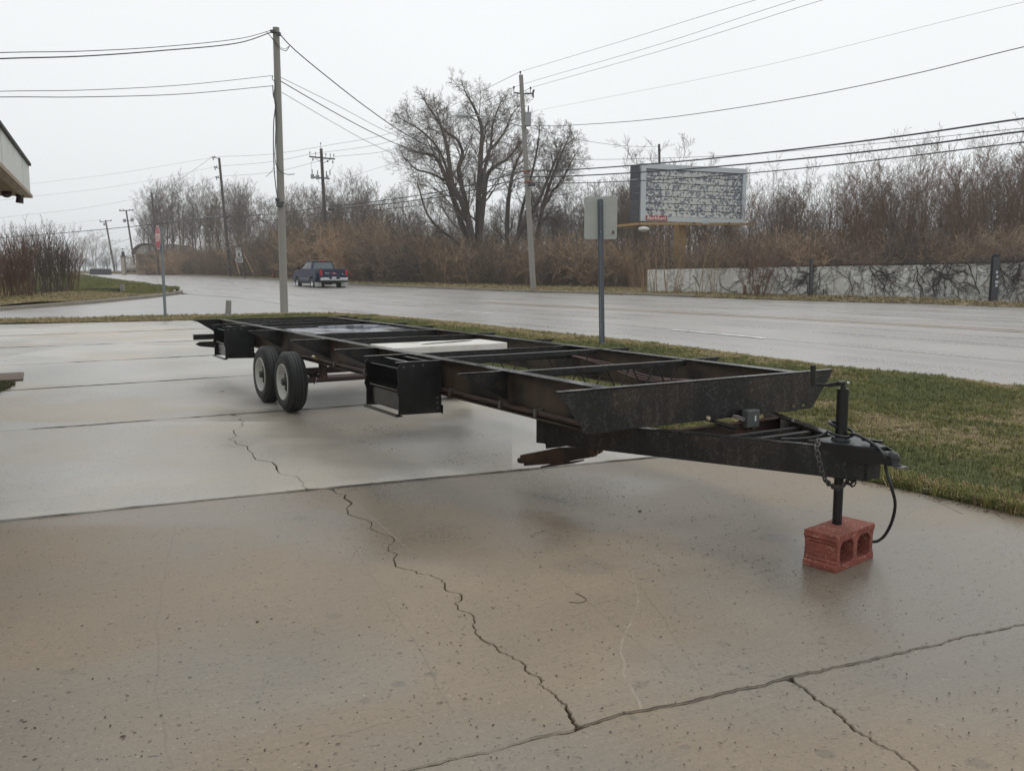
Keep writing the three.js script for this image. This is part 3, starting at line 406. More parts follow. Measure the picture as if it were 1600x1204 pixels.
  function channel(name, a, b, side) { // vertical web on the outside, flanges to the inside; a, b are the outer top edge
    const u = b.clone().sub(a).normalize(), inn = V(u.z, 0, -u.x).multiplyScalar(side), at2 = (p, i, y) => p.clone().addScaledVector(inn, i).add(V(0, y, 0));
    const m = obj(name, bar(at2(a, 0.004, -H / 2), at2(b, 0.004, -H / 2), 0.008, H - 0.017), mBlack, trailer);
    obj('top_flange', bar(at2(a, 0.030, -0.004), at2(b, 0.030, -0.004), 0.06, 0.008), mTop, m); obj('bottom_flange', bar(at2(a, 0.030, -H + 0.004), at2(b, 0.030, -H + 0.004), 0.06, 0.008), mBlack, m); return m;
  }
  const tl = channel('tongue_rail', tail, nose, 1), tr = channel('tongue_rail', V(0.80, 0.627, -0.28), V(0.115, 0.652, 1.14), -1);
  obj('end_plate', bar(V(-0.803, 0.5445, -0.763), V(-0.74, 0.5445, -0.80), 0.006, H), mBlack, tl);
  pieces('tongue_cross_bar', [bar(V(-0.32, 0.585, 0.31), V(0.47, 0.585, 0.31), 0.045, 0.055), bar(V(-0.235, 0.585, 0.50), V(0.38, 0.585, 0.50), 0.006, 0.07), bar(V(-0.23, 0.618, 0.48), V(0.38, 0.618, 0.48), 0.045, 0.006)], mBlack, trailer);
  pieces('tongue_cross_bar', [bar(V(-0.44, 0.57, 0.02), V(0.62, 0.57, 0.02), 0.006, 0.10), bar(V(-0.42, 0.6225, 0.04), V(0.62, 0.6225, 0.04), 0.045, 0.006)], mRust, trailer);
  obj('strap', bar(V(0.06, 0.648, -0.17), V(0.0, 0.634, 0.23), 0.055, 0.008), mTop, trailer);

  // coupler
  { const xs = 0.068; // centre line
    const top = new THREE.Shape([[-0.165, 0.86], [0.18, 0.86], [0.085, 1.10], [0.045, 1.19], [-0.045, 1.19], [-0.085, 1.10]].map(([x, z]) => new THREE.Vector2(x, -z)));
    const g = new THREE.ExtrudeGeometry(top, { depth: 0.010, bevelEnabled: true, bevelSize: 0.004, bevelThickness: 0.004, bevelSegments: 2 }); g.rotateX(-Math.PI / 2); g.translate(xs, 0.659, 0);
    const c = obj('coupler', g, mPaint, trailer);
    for (const s of [-1, 1]) { const sk = prism([[0.86, 0.66], [1.10, 0.664], [1.19, 0.665], [1.27, 0.645], [1.29, 0.60], [1.22, 0.592], [1.15, 0.585], [1.08, 0.575]], 0.008); sk.rotateY(-Math.PI / 2); const ang = 0.39; const m = new THREE.Matrix4().makeTranslation(xs + s * 0.062 + (s > 0 ? 0.008 : 0), 0, 1.18).multiply(new THREE.Matrix4().makeRotationY(-s * 0.30)).multiply(new THREE.Matrix4().makeTranslation(0, 0, -1.18)); sk.applyMatrix4(m); obj('skirt', sk, mPaint, c); }
    { const pts = []; for (let k = 0; k <= 10; k++) { const a = k / 10 * Math.PI / 2; pts.push([0.042 * Math.sin(a) + 1e-4, 0.044 * Math.cos(a)]); } pts.push([0.044, -0.03], [0.052, -0.034], [0.052, -0.040], [0.036, -0.040], [0.033, -0.02]); const d = lathe(pts, 24); d.scale(0.8, 0.85, 0.95); d.translate(xs, 0.625, 1.262); const neck = rbox(0.072, 0.046, 0.16, 0.016, xs, 0.632, 1.18); obj('ball_socket', [d, neck], mPaint, c); }
    { const lp = box(0.07, 0.006, 0.035, xs, 0.588, 1.315); obj('lip', lp, plain(0.16, 0.16, 0.155, 0.4, { metalness: 0.6 }), c); }
    obj('nose_plate', [span(xs - 0.06, xs + 0.06, 0.493, 0.655, 1.142, 1.15)], mBlack, c);
    obj('latch', [bar(V(xs, 0.695, 1.08), V(xs, 0.700, 1.20), 0.022, 0.012), cyl(V(xs, 0.672, 1.14), V(xs, 0.69, 1.14), 0.012)], mPaint, c);
  }
  // tongue jack with crank, standing on the block
  { const x = 0.05, z = 0.955; const j = obj('tongue_jack', [cyl(V(x, 0.672, z), V(x, 0.955, z), 0.031, 0.031, 24), cyl(V(x, 0.675, z), V(x, 0.692, z), 0.052, 0.045, 24), cyl(V(x, 0.50, z), V(x, 0.655, z), 0.031, 0.031, 24)], mPaint, trailer);
    obj('inner_tube', cyl(V(x, 0.198, z), V(x, 0.56, z), 0.0255, 0.0255, 24), mPaint, j);
    obj('crank', [cyl(V(x, 0.9555, z), V(x, 0.975, z), 0.016, 0.014, 12), rbox(0.05, 0.024, 0.03, 0.008, x - 0.02, 0.985, z)], mPaint, j);
    const dirA = V(-0.854, 0, -0.521).normalize(), a0 = V(x - 0.01, 0.985, z), a1 = a0.clone().addScaledVector(dirA, 0.075).add(V(0, -0.012, 0)), a2 = a0.clone().addScaledVector(dirA, 0.155).add(V(0, -0.008, 0));
    obj('crank_arm', [bar(a0, a1, 0.010, 0.022), bar(a1, a2, 0.010, 0.014)], mPaint, j); obj('handle', [cyl(a2.clone().add(V(0, -0.008, 0)), a2.clone().add(V(-0.008, 0.105, 0.0)), 0.0135, 0.0145, 14)], plain(0.014, 0.014, 0.014, 0.6), j); obj('bolt', cyl(V(x + 0.012, 0.986, z + 0.015), V(x + 0.016, 0.986, z + 0.025), 0.008, 0.008, 8), plain(0.55, 0.55, 0.55, 0.3, { metalness: 0.8 }), j);
  }
  // junction box with its wires under the front beam
  { const b = obj('junction_box', rbox(0.108, 0.112, 0.055, 0.006, 0.306, 0.645, 0.058), plain(0.075, 0.082, 0.082, 0.45), trailer); obj('label_plate', rbox(0.012, 0.034, 0.003, 0.001, 0.318, 0.648, 0.0872), plain(0.6, 0.6, 0.58, 0.5), b); pieces('screw', [[0.272, 0.69], [0.345, 0.60]].map(([x, y]) => cyl(V(x, y, 0.0855), V(x, y, 0.089), 0.005, 0.005, 8)), mBolt, b); pieces('wire', [tube([V(0.254, 0.648, 0.055), V(0.235, 0.650, 0.06), V(0.21, 0.664, 0.045), V(0.19, 0.668, 0.02)], 0.006, 14, 6), tube([V(0.254, 0.640, 0.055), V(0.232, 0.638, 0.062), V(0.205, 0.652, 0.045), V(0.19, 0.662, 0.012)], 0.006, 14, 6)], plain(0.19, 0.16, 0.15, 0.5), b); pieces('bracket', [span(0.29, 0.32, 0.575, 0.5885, 0.03, 0.09), span(0.26, 0.36, 0.62, 0.70, 0.0035, 0.030)], mBlack, b); }
  // wiring loom along the inside of the far rail
  obj('wiring', [0, 1, 2].map((k) => tube([V(0.78, 0.83, -2.9), V(0.76, 0.82 - 0.006 * k, -2.4), V(0.74, 0.80 - 0.02 * k, -1.95), V(0.75, 0.745 - 0.02 * k, -1.5), V(0.75, 0.75 + 0.006 * k, -1.0), V(0.755, 0.735 - 0.01 * k, -0.6), V(0.75, 0.72, -0.35 + 0.05 * k), V(0.72, 0.76, -0.22 + 0.04 * k), V(0.70, 0.70, -0.2)], 0.0026, 60, 5)), plain(0.36, 0.25, 0.24, 0.5), trailer);
  // scissor jack folded up under the tongue rail
  { const a = lat(812, 719, 6.34), b = lat(940, 704, 5.85); const u = b.clone().sub(a).normalize(), p = (t, y) => a.clone().lerp(b, t).add(V(0, y, 0));
    const s = obj('scissor_jack', [bar(p(0.05, 0.012), p(0.50, 0.03), 0.062, 0.055), bar(p(0.50, 0.03), p(0.98, 0.012), 0.062, 0.05), bar(p(0.08, -0.016), p(0.48, -0.024), 0.05, 0.052), bar(p(0.48, -0.024), p(0.92, -0.008), 0.05, 0.05)], mRust, trailer);
    obj('base_plate', [bar(p(0.34, -0.062), p(0.74, -0.055), 0.12, 0.01), bar(p(0.42, -0.048), p(0.6, -0.048), 0.06, 0.03)], mRust, s); obj('screw_rod', [cyl(p(0.0, 0.0), p(1.0, 0.0), 0.011, 0.011, 10), cyl(p(-0.01, 0), p(0.03, 0), 0.02, 0.02, 8)], mRust, s); pieces('pivot', [0.07, 0.93].map((t) => { const q = p(t, 0), n = V(u.z, 0, -u.x); return cyl(q.clone().addScaledVector(n, -0.04), q.clone().addScaledVector(n, 0.04), 0.022, 0.022, 12); }), mRust, s); obj('mount', bar(p(0.38, 0.10), p(0.62, 0.10), 0.09, 0.07), mBlack, s); }
  // safety chain and the cable looped round the jack
  { const D = 4.50, cp = [[1279, 690, 4.54], [1276, 700, 4.50], [1279, 715, 4.48], [1282, 728, 4.48], [1286, 740, 4.49], [1292, 752, 4.52], [1300, 758, 4.56], [1308, 762, 4.60], [1318, 758, 4.64], [1326, 753, 4.68], [1333, 756, 4.68], [1334, 748, 4.70], [1330, 752, 4.72]].map(([a, b, d]) => lat(a, b, d)), cv = new THREE.CatmullRomCurve3(cp), L = cv.getLength(), n = Math.round(L / 0.029), gs = [];
    for (let k = 0; k <= n; k++) { const t = k / n, q = cv.getPointAt(t), tg = cv.getTangentAt(t), g = new THREE.TorusGeometry(0.0125, 0.0042, 6, 14); g.scale(1.55, 1, 1); g.rotateY(0); const m = new THREE.Matrix4(), x = tg.clone().normalize(), up = V(0.3, 0.1, 1).cross(x).normalize(), z = x.clone().cross(up); m.makeBasis(x, up, z).setPosition(q); g.rotateX(k % 2 ? Math.PI / 2 : 0.2); g.applyMatrix4(m); gs.push(g); }
    obj('safety_chain', gs, plain(0.075, 0.068, 0.062, 0.5, { metalness: 0.4 }), trailer); }
  { const x = 0.05, z = 0.955, loop = []; for (let k = 0; k <= 14; k++) { const a = -2.5 + k * 0.5, rad = 0.052 + 0.012 * Math.sin(a * 2); loop.push(V(x + rad * Math.sin(a), 0.70 + 0.004 * k - 0.02 * Math.cos(a), z + rad * Math.cos(a))); }
    const pts = [V(-0.15, 0.66, 0.72), V(-0.08, 0.668, 0.80), V(-0.03, 0.69, 0.88), ...loop, lat(1322, 678, 4.76), lat(1338, 679, 4.66), lat(1358, 689, 4.58), lat(1374, 701, 4.53), lat(1382, 712, 4.49), lat(1385, 734, 4.50), lat(1393, 760, 4.48), lat(1399, 785, 4.52), lat(1396, 808, 4.58), lat(1388, 828, 4.66), lat(1378, 841, 4.74), lat(1366, 846, 4.82), lat(1345, 843, 4.9)];
    obj('cable', tube(pts, 0.0085, 160, 8), plain(0.013, 0.013, 0.018, 0.38), trailer); }
}
// things lying in the frame
{ const loc = (x, y, z) => trailer.localToWorld(V(x, y, z));
  const TP = textures(512, (u, v) => { const a = fbm(u * 4, v * 4, 231, 5, 4), t = sst(a, 0.55, 0.8); return [mix(0.66, 0.5, t), mix(0.64, 0.45, t), mix(0.585, 0.36, t), 0.30 + 0.2 * a, fbm(u * 3, v * 3, 233, 3, 3)]; });
  const s = thing('white_slab', 'thick white slab with yellowed edges lying across the middle of the trailer frame', 'slab', loc(-0.155, 0.845, -3.46), TH); { const g = rbox(1.2, 0.07, 0.52, 0.012, 0, 0.035, 0, 3); obj('core', g, matOf(TP, { bumpScale: 0.01 }, 1.2), s); obj('wet_film', (() => { const sh = new THREE.Shape(); const pp = [[-0.25, -0.10], [0.0, -0.04], [0.25, 0.03], [0.43, 0.12], [0.30, 0.13], [0.12, 0.08], [-0.1, 0.02]]; sh.moveTo(...pp[0]); sh.splineThru(pp.slice(1).concat([pp[0]]).map(([x, y]) => new THREE.Vector2(x, y))); const q = new THREE.ShapeGeometry(sh, 8); q.rotateX(-Math.PI / 2); q.translate(0, 0.0735, 0); return q; })(), plain(0.10, 0.095, 0.09, 0.08), s); }
  const TS = textures(512, (u, v) => { const a = fbm(u * 5, v * 3, 241, 5, 0), t = sst(a, 0.5, 0.62); return [mix(0.34, 0.10, t), mix(0.36, 0.105, t), mix(0.40, 0.125, t), mix(0.16, 0.07, t), a]; });
  const sh = thing('metal_sheet', 'wet grey sheet lying flat between the trailer rails above the wheels', 'sheet', loc(0, 0.882, -6.2), TH); { const g = new THREE.BoxGeometry(1.44, 0.006, 1.38, 40, 1, 30), p = g.attributes.position; for (let i = 0; i < p.count; i++) p.setY(i, p.getY(i) + 0.006 * (fbm(p.getX(i) * 2 + 9, p.getZ(i) * 2, 245, 3) - 0.5)); g.computeVertexNormals(); obj('plate', g, matOf(TS, { bumpScale: 0.004 }, 0.8), sh); pieces('fold', [tube([V(-0.2, 0.012, -0.55), V(0.1, 0.022, -0.5), V(0.4, 0.02, -0.56), V(0.6, 0.012, -0.5)], 0.012, 20, 6), tube([V(0.3, 0.012, -0.3), V(0.5, 0.018, -0.34), V(0.66, 0.012, -0.28)], 0.010, 20, 6)], matOf(TS, {}, 2), sh); }
}
// the red block under the jack
{ const TBk = textures(512, (u, v) => { const a = fbm(u * 7, v * 7, 251, 4, 7), s = vn(u * 120, v * 120, 253, 120), q = fbm(u * 40, v * 40, 255, 3, 40), w = sst(q, 0.66, 0.76); const k = 0.75 + 0.5 * (a - 0.3) + 0.45 * (s - 0.5); return [mix(0.275, 0.42, w) * k, mix(0.080, 0.23, w) * k, mix(0.055, 0.175, w) * k, 0.72, 0.5 * s + 0.5 * q]; });
  const P = onG(1306, 896), Q = onG(1253.5, 881.4), Rp = onG(1363, 872), lx = Rp.clone().sub(P).setY(0).normalize(), lz = Q.clone().sub(P).setY(0).normalize();
  const turn = Math.atan2(-lx.z, lx.x), Lx = 0.392, Lz = 0.194, Hh = 0.194;
  const c = P.clone().addScaledVector(lx, Lx / 2).add(V(-Math.sin(turn), 0, -Math.cos(turn)).multiplyScalar(Lz / 2));
  const b = thing('cinder_block', 'red two-hole concrete block under the trailer tongue jack', 'block', V(c.x, hAt(c.x, c.z), c.z), turn);
  // the holed face looks along +z; end face grooved on the -x side
  const prof = []; const e = (s) => [[s * Lx / 2, 0], [s * Lx / 2, 0.030], [s * (Lx / 2 - 0.008), 0.036], [s * (Lx / 2 - 0.008), 0.046], [s * (Lx / 2 - 0.013), 0.056], [s * (Lx / 2 - 0.013), 0.138], [s * (Lx / 2 - 0.008), 0.148], [s * (Lx / 2 - 0.008), 0.158], [s * Lx / 2, 0.164], [s * Lx / 2, Hh]];
  const jl = (l) => { const o = []; for (let i = 0; i + 1 < l.length; i++) { const n = Math.max(1, Math.round(Math.hypot(l[i + 1][0] - l[i][0], l[i + 1][1] - l[i][1]) / 0.008)); for (let k = 0; k < n; k++) { const t = k / n; o.push([mix(l[i][0], l[i + 1][0], t) + rr(-0.0014, 0.0014), mix(l[i][1], l[i + 1][1], t) + rr(-0.0014, 0.0014) * (l[i][1] > 0.001 ? 1 : 0)]); } } return o; };
  const loop = [...e(1), ...e(-1).reverse(), e(1)[0]]; const sh = new THREE.Shape(jl(loop).map(([x, y]) => new THREE.Vector2(x, y)));
  for (const hx of [-0.088, 0.088]) { const w = 0.071, h0 = 0.027, h1 = 0.160, r = 0.018, pts = [[hx - w + r, h0], [hx + w - r, h0], [hx + w, h0 + r], [hx + w, h1 - r * 1.6], [hx + w * 0.6, h1], [hx - w * 0.6, h1], [hx - w, h1 - r * 1.6], [hx - w, h0 + r], [hx - w + r, h0]]; sh.holes.push(new THREE.Path(jl(pts).map(([x, y]) => new THREE.Vector2(x, y)).reverse())); }
  const g = new THREE.ExtrudeGeometry(sh, { depth: Lz - 0.006, bevelEnabled: true, bevelSize: 0.003, bevelThickness: 0.003, bevelSegments: 1 }); g.translate(0, 0.001, -Lz / 2 + 0.003);
  const bm = obj('body', g, matOf(TBk, { bumpScale: 0.0035 }, 2.2), b);
  { const gs = [], r = rngOf(9); for (let k = 0; k < 520; k++) { const s = rr(0.0016, 0.0042, r), q = new THREE.IcosahedronGeometry(s, 0); q.scale(1.2, 0.7, 1); q.rotateY(r() * 6); q.translate(rr(-Lx / 2 + 0.01, Lx / 2 - 0.01, r), Hh + 0.001, rr(-Lz / 2 + 0.006, Lz / 2 - 0.006, r)); gs.push(q); } for (let k = 0; k < 160; k++) { const s = rr(0.0015, 0.0035, r), q = new THREE.IcosahedronGeometry(s, 0), x = rr(-Lx / 2, Lx / 2, r); q.translate(x, r() < 0.5 ? rr(0.16, 0.192, r) : rr(0.004, 0.03, r), Lz / 2 + 0.001); gs.push(q); } const c2 = obj('crumb', gs, matOf(TBk, { color: lin(1.25, 1.3, 1.35) }, 5), bm); c2.userData.kind = 'stuff'; }
}

// ---------------------------------------------------------------- utility poles
const TWood = textures(256, (u, v) => { const a = fbm(u * 20, v * 3, 261, 4, 0), b = fbm(u * 60, v * 4, 263, 3, 0), k = 0.7 + 0.45 * a + 0.4 * (b - 0.5); return [0.285 * k, 0.272 * k, 0.245 * k, 0.85, b]; });
const TWoodD = textures(256, (u, v) => { const a = fbm(u * 20, v * 3, 265, 4, 0), b = fbm(u * 60, v * 4, 267, 3, 0), k = 0.7 + 0.45 * a + 0.4 * (b - 0.5); return [0.105 * k, 0.090 * k, 0.080 * k, 0.85, b]; });
const mPole = matOf(TWood, { bumpScale: 0.004 }, 3, 0.5), mPoleD = matOf(TWoodD, { bumpScale: 0.004 }, 3, 0.5), mIron = plain(0.06, 0.06, 0.065, 0.6), mCeram = plain(0.10, 0.095, 0.11, 0.4), mGrey = plain(0.30, 0.315, 0.32, 0.5), mWire = plain(0.035, 0.036, 0.042, 0.6), mAlu = plain(0.40, 0.41, 0.40, 0.5);
function pole(name, label, b, t, r0, r1, mat) { const base = at(...b), g = thing(name, label, 'utility pole', base.clone()), top = at(...t).sub(base); obj('shaft', cyl(V(0, -0.4, 0), top, r0, r1, 18), mat, g, true); g.userData.top = null; return [g, base, top]; }
const insul = (p, h = 0.3) => lathe([[0, h], [0.05, h], [0.06, h - 0.05], [0.035, h - 0.07], [0.065, h - 0.10], [0.04, h - 0.14], [0.02, h - 0.16], [0.02, 0]], 10).translate(p.x, p.y, p.z);
const bush = (p, h = 0.4) => lathe([[0, h], [0.03, h], [0.05, h * 0.7], [0.035, h * 0.6], [0.06, h * 0.4], [0.04, h * 0.3], [0.06, 0], [0, 0]], 10).translate(p.x, p.y, p.z);
{ // bare near pole
  const [g, B, T] = pole('utility_pole', 'tall weathered grey wooden pole rising behind the rear end of the trailer', [444, 490.5, 32], [431, 43, 32], 0.142, 0.112, mPole);
  const L = (px, py, d = 31.85) => at(px, py, d).sub(B);
  obj('top_bracket', [rbox(0.16, 0.10, 0.14, 0.02, ...L(426, 49).toArray()), rbox(0.10, 0.12, 0.14, 0.02, ...L(436, 53).toArray()), cyl(L(424, 47), L(438, 52), 0.02)], mIron, g);
  obj('junction_cover', [rbox(0.22, 0.18, 0.2, 0.03, ...L(437, 319).toArray()), rbox(0.12, 0.14, 0.16, 0.03, ...L(433, 312).toArray()), cyl(L(434, 322), L(443, 315), 0.04)], mIron, g);
  obj('riser_cable', tube([L(426, 133), L(427, 150), L(430, 160), L(427.5, 190), L(427, 230), L(428, 262), L(430, 285), L(433, 308)], 0.018, 60, 6), mWire, g);
  obj('riser_cable', tube([L(426, 118), L(425, 123), L(429, 128), L(428, 148), L(431, 180), L(430, 220), L(430, 252), L(436, 266), L(447, 272), L(460, 272)], 0.014, 60, 6), mWire, g);
  obj('loose_end', tube([L(429, 255), L(426, 265), L(420, 272), L(415, 276)], 0.008, 20, 5), mWire, g);
  obj('jumper', tube([L(416, 50), L(422, 56), L(432, 70), L(441, 78), L(447, 79), L(452, 72)], 0.012, 30, 6), mWire, g);
  obj('jumper', tube([L(418, 51), L(424, 58), L(433, 68), L(440, 75), L(446, 76), L(453, 71)], 0.008, 30, 6), mWire, g);
}
{ const [g, B] = pole('utility_pole', 'leaning grey pole with a street lamp arm and one grey transformer', [834, 452, 56], [814, 117, 56], 0.185, 0.125, mPole);
  const L = (px, py, d = 56) => at(px, py, d).sub(B);
  obj('cross_arm', [bar(L(803, 144.5), L(816, 146.5), 0.06, 0.08), bar(L(816, 146.5), L(832, 146), 0.06, 0.08)], mIron, g);
  pieces('insulator', [insul(L(813, 119)), insul(L(803, 144), 0.36), insul(L(829, 145), 0.36), insul(L(833, 154), 0.36)], mCeram, g);
  obj('cutout', [cyl(L(832, 146), L(834.5, 140), 0.06), cyl(L(832, 146), L(833.5, 152), 0.05)], mCeram, g);
  const tc = L(825, 197, 55.85); const tr = obj('transformer', lathe([[0, 0], [0.19, 0], [0.20, 0.03], [0.20, 0.76], [0.215, 0.77], [0.215, 0.80], [0.12, 0.84], [0, 0.85]], 20).translate(tc.x, tc.y, tc.z), mGrey, g); obj('bushing', bush(V(tc.x + 0.02, tc.y + 0.84, tc.z), 0.38), mCeram, tr);
  const arm = obj('lamp_arm', tube([L(819, 198, 55.8), L(800, 193, 55.4), L(775, 185.5, 54.8), L(750, 181, 54.2), L(733, 180, 53.8)], 0.035, 30, 8), mGrey, g);
  obj('arm_brace', tube([L(817, 183, 55.8), L(800, 186, 55.4), L(775, 184.5, 54.8)], 0.012, 12, 5), mGrey, arm);
  { const q = L(723, 181, 53.6), h = new THREE.SphereGeometry(1, 16, 10); h.scale(0.42, 0.12, 0.16); h.translate(q.x, q.y, q.z); obj('lamp_head', h, mGrey, arm); const h2 = new THREE.SphereGeometry(1, 12, 8); h2.scale(0.24, 0.09, 0.12); h2.translate(q.x - 0.08, q.y - 0.07, q.z); obj('lens', h2, plain(0.5, 0.5, 0.48, 0.2), arm); }
  obj('splice_box', [rbox(0.45, 0.2, 0.2, 0.05, ...L(831, 288.5, 55.8).toArray())], mIron, g); obj('clamp', [rbox(0.42, 0.12, 0.42, 0.03, ...L(823, 268, 56).toArray()), rbox(0.42, 0.1, 0.42, 0.03, ...L(824, 284, 56).toArray())], plain(0.30, 0.10, 0.05, 0.6), g);
}
{ const [g, B] = pole('utility_pole', 'dark pole with two cross arms full of insulators and capacitors', [513, 438, 86], [501.5, 232, 86], 0.20, 0.14, mPoleD);
  const L = (px, py, d = 85.8) => at(px, py, d).sub(B);
  obj('cross_arm', bar(L(483, 244.5), L(523, 248.5), 0.1, 0.13), mIron, g); obj('cross_arm', bar(L(487, 276.5), L(515, 279), 0.1, 0.13), mIron, g);
  pieces('brace', [bar(L(491, 246), L(502, 254), 0.04, 0.04), bar(L(516, 249), L(504, 255), 0.04, 0.04)], mIron, g);
  pieces('insulator', [insul(L(501, 231), 0.5), ...[484, 493, 509, 516, 521.5].map((x) => insul(L(x, 244 + (x - 483) * 0.1), 0.42))], mCeram, g);
  pieces('cutout', [[488.5, 247], [511.5, 250], [519.5, 251]].map(([x, y]) => cyl(L(x, y), L(x + 0.6, y + 3.5), 0.06)), mCeram, g);
  pieces('capacitor', [rbox(0.30, 0.42, 0.25, 0.03, ...L(488, 275.5, 85.6).toArray()), rbox(0.30, 0.42, 0.25, 0.03, ...L(496, 276.5, 85.6).toArray()), rbox(0.25, 0.3, 0.22, 0.03, ...L(511, 276.5, 85.6).toArray())], mGrey, g);
  pieces('bushing', [bush(L(487.5, 271), 0.42), bush(L(496, 272), 0.36), bush(L(510, 274), 0.42), bush(L(515.5, 273.5), 0.5)], mCeram, g);
  pieces('jumper', [tube([L(488.5, 249), L(486, 256), L(487, 266)], 0.012, 12, 4), tube([L(519.5, 252), L(520, 260), L(514, 268)], 0.012, 12, 4), tube([L(497, 281), L(498, 285), L(503, 287)], 0.016, 12, 4)], mWire, g);
  obj('splice_case', rbox(0.6, 0.18, 0.18, 0.06, ...L(518, 327).toArray()), mIron, g);
}
{ const [g, B] = pole('utility_pole', 'dark slim pole with three side insulators left of the route signs', [360, 434, 104], [342, 246.5, 104], 0.19, 0.13, mPoleD); const L = (px, py, d = 103.9) => at(px, py, d).sub(B);
  [[333, 246, 342], [336, 261.5, 343], [338.5, 277, 344]].forEach(([x, y, x1]) => { obj('side_arm', bar(L(x, y), L(x1, y + 1.5), 0.06, 0.07), mIron, g); obj('insulator', [cyl(L(x, y), L(x - 2, y - 1.5), 0.09, 0.06), cyl(L(x - 0.5, y + 1), L(x, y + 4), 0.06), cyl(L(x + 2, y), L(x + 2.4, y - 3), 0.05)], mCeram, g); });
  obj('splice_case', rbox(1.0, 0.16, 0.16, 0.06, ...L(329, 341, 105).toArray()), mIron, g); obj('splice_case', rbox(0.4, 0.14, 0.14, 0.05, ...L(355, 339.5, 103).toArray()), mIron, g); }
{ const [g, B] = pole('utility_pole', 'thin dark pole standing above the stop sign among bare trees', [248, 425, 130], [236.5, 300, 130], 0.18, 0.12, mPoleD); const L = (px, py, d = 129.9) => at(px, py, d).sub(B); pieces('insulator', [cyl(L(237, 308), L(233, 306), 0.07), cyl(L(238, 318), L(234, 316), 0.07), cyl(L(241, 358), L(238, 360), 0.12)], mCeram, g); }
{ const [g, B] = pole('utility_pole', 'distant pole with a cross arm and transformers, right one of the far pair', [212.5, 428, 185], [196.5, 328, 185], 0.22, 0.15, mPoleD); const L = (px, py, d = 184.8) => at(px, py, d).sub(B);
  obj('cross_arm', bar(L(186, 329.5), L(208, 328), 0.12, 0.16), mIron, g); pieces('insulator', [187, 192, 202, 207].map((x) => cyl(L(x, 329), L(x, 326.5), 0.1)), mCeram, g); pieces('transformer', [[194, 344], [206, 343]].map(([x, y]) => cyl(L(x, y + 3), L(x, y - 2), 0.3)), mGrey, g); obj('mount', bar(L(193, 345), L(207, 344), 0.1, 0.1), mIron, g); }
{ const [g, B] = pole('utility_pole', 'most distant pole with a plain cross arm, left one of the far pair', [180, 428, 215], [164.5, 344, 215], 0.24, 0.16, mPoleD); const L = (px, py, d = 214.8) => at(px, py, d).sub(B); obj('cross_arm', bar(L(155, 346.5), L(174, 344.5), 0.12, 0.16), mIron, g); pieces('insulator', [156, 173].map((x) => cyl(L(x, 345.5), L(x, 343), 0.1)), mCeram, g); obj('transformer', cyl(L(162.5, 352), L(162.5, 348), 0.22), mGrey, g); }
{ const [g, B] = pole('utility_pole', 'thin pole poking up behind the top of the billboard', [1034, 420, 78], [1030, 225, 78], 0.14, 0.10, mPoleD); const L = (px, py) => at(px, py, 77.9).sub(B); obj('bracket', cyl(L(1030, 233), L(1032.5, 235), 0.06), mIron, g); }

// ---------------------------------------------------------------- overhead wires, each from fitting to fitting with its own sag
function wire(label, r, pts, group, past = 0) { const p = pts.map((q) => at(...q)); if (past) { const n = p.length; p.push(p[n - 1].clone().add(p[n - 1].clone().sub(p[n - 2]).normalize().multiplyScalar(past)).add(V(0, -0.02 * past, 0))); } tag(obj('overhead_wire', tube(p, r, 50, 5), mWire), label, 'wire', group); }
wire('uppermost wire running from the lamp pole top to the upper right', 0.009, [[812.5, 112, 56], [985, 60, 47], [1180, 0, 40]], null, 18);
wire('second wire from the lamp pole climbing to the upper right, from its left insulator', 0.009, [[803, 136, 56], [838, 125, 53.6], [1040, 66, 45], [1242, 0, 38.5]], null, 16);
wire('third wire from the lamp pole climbing to the upper right, from its right insulator', 0.009, [[829, 137, 56], [1060, 71, 44.6], [1285, 0, 37.5]], null, 16);
wire('faint wire from the transformer bushing towards the far upper right corner', 0.005, [[827, 175, 56], [1200, 101, 39], [1600, 3, 30]], null, 12);
wire('twisted service cable sloping from the transformer to the right edge', 0.016, [[829, 197, 56], [900, 195, 50], [1030, 185, 45], [1250, 152, 38], [1430, 115, 33.4], [1600, 73, 30]], null, 8);
wire('sagging service drop from the lamp pole to the pole behind the billboard', 0.014, [[829, 199, 56], [880, 213, 60], [950, 225, 67], [1000, 229, 73], [1030, 228.5, 78]]);
wire('thin wire just above the thick phone cables at right', 0.010, [[822, 249, 56], [900, 249.5, 51], [1033, 247, 45], [1160, 241.5, 40.8], [1400, 221, 34], [1600, 200, 30]], null, 8);
wire('uppermost thick black phone cable at right', 0.034, [[822, 266, 56], [890, 265, 51.3], [1069, 251.5, 43.6], [1240, 233.5, 38], [1420, 211, 33.6], [1600, 185, 30]], null, 8);
wire('middle thick black phone cable at right', 0.034, [[822, 276, 56], [890, 275, 51.3], [1060, 265, 44], [1240, 249, 38], [1420, 229, 33.6], [1600, 205, 30]], null, 8);
wire('lowest black phone cable at right', 0.024, [[823, 285, 56], [890, 286, 51.3], [1060, 279, 44], [1240, 264, 38], [1420, 244, 33.6], [1600, 222, 30]], null, 8);
wire('upper phone cable passing behind the big bare tree to the dark pole', 0.035, [[822, 266, 56], [760, 283, 60.6], [690, 299, 66.3], [590, 314, 76], [512, 322, 86]]);
wire('middle phone cable passing behind the big bare tree to the dark pole', 0.032, [[822, 276, 56], [760, 292, 60.6], [690, 307, 66.3], [590, 320, 76], [512, 327, 86]]);
wire('lowest phone cable passing behind the big bare tree to the dark pole', 0.018, [[822, 286, 56], [760, 301, 60.6], [690, 315, 66.3], [590, 328, 76], [512, 334, 86]]);
wire('upper phone cable between the dark pole and the slim pole', 0.035, [[512, 322, 86], [430, 334, 95], [352, 338.5, 104]]);
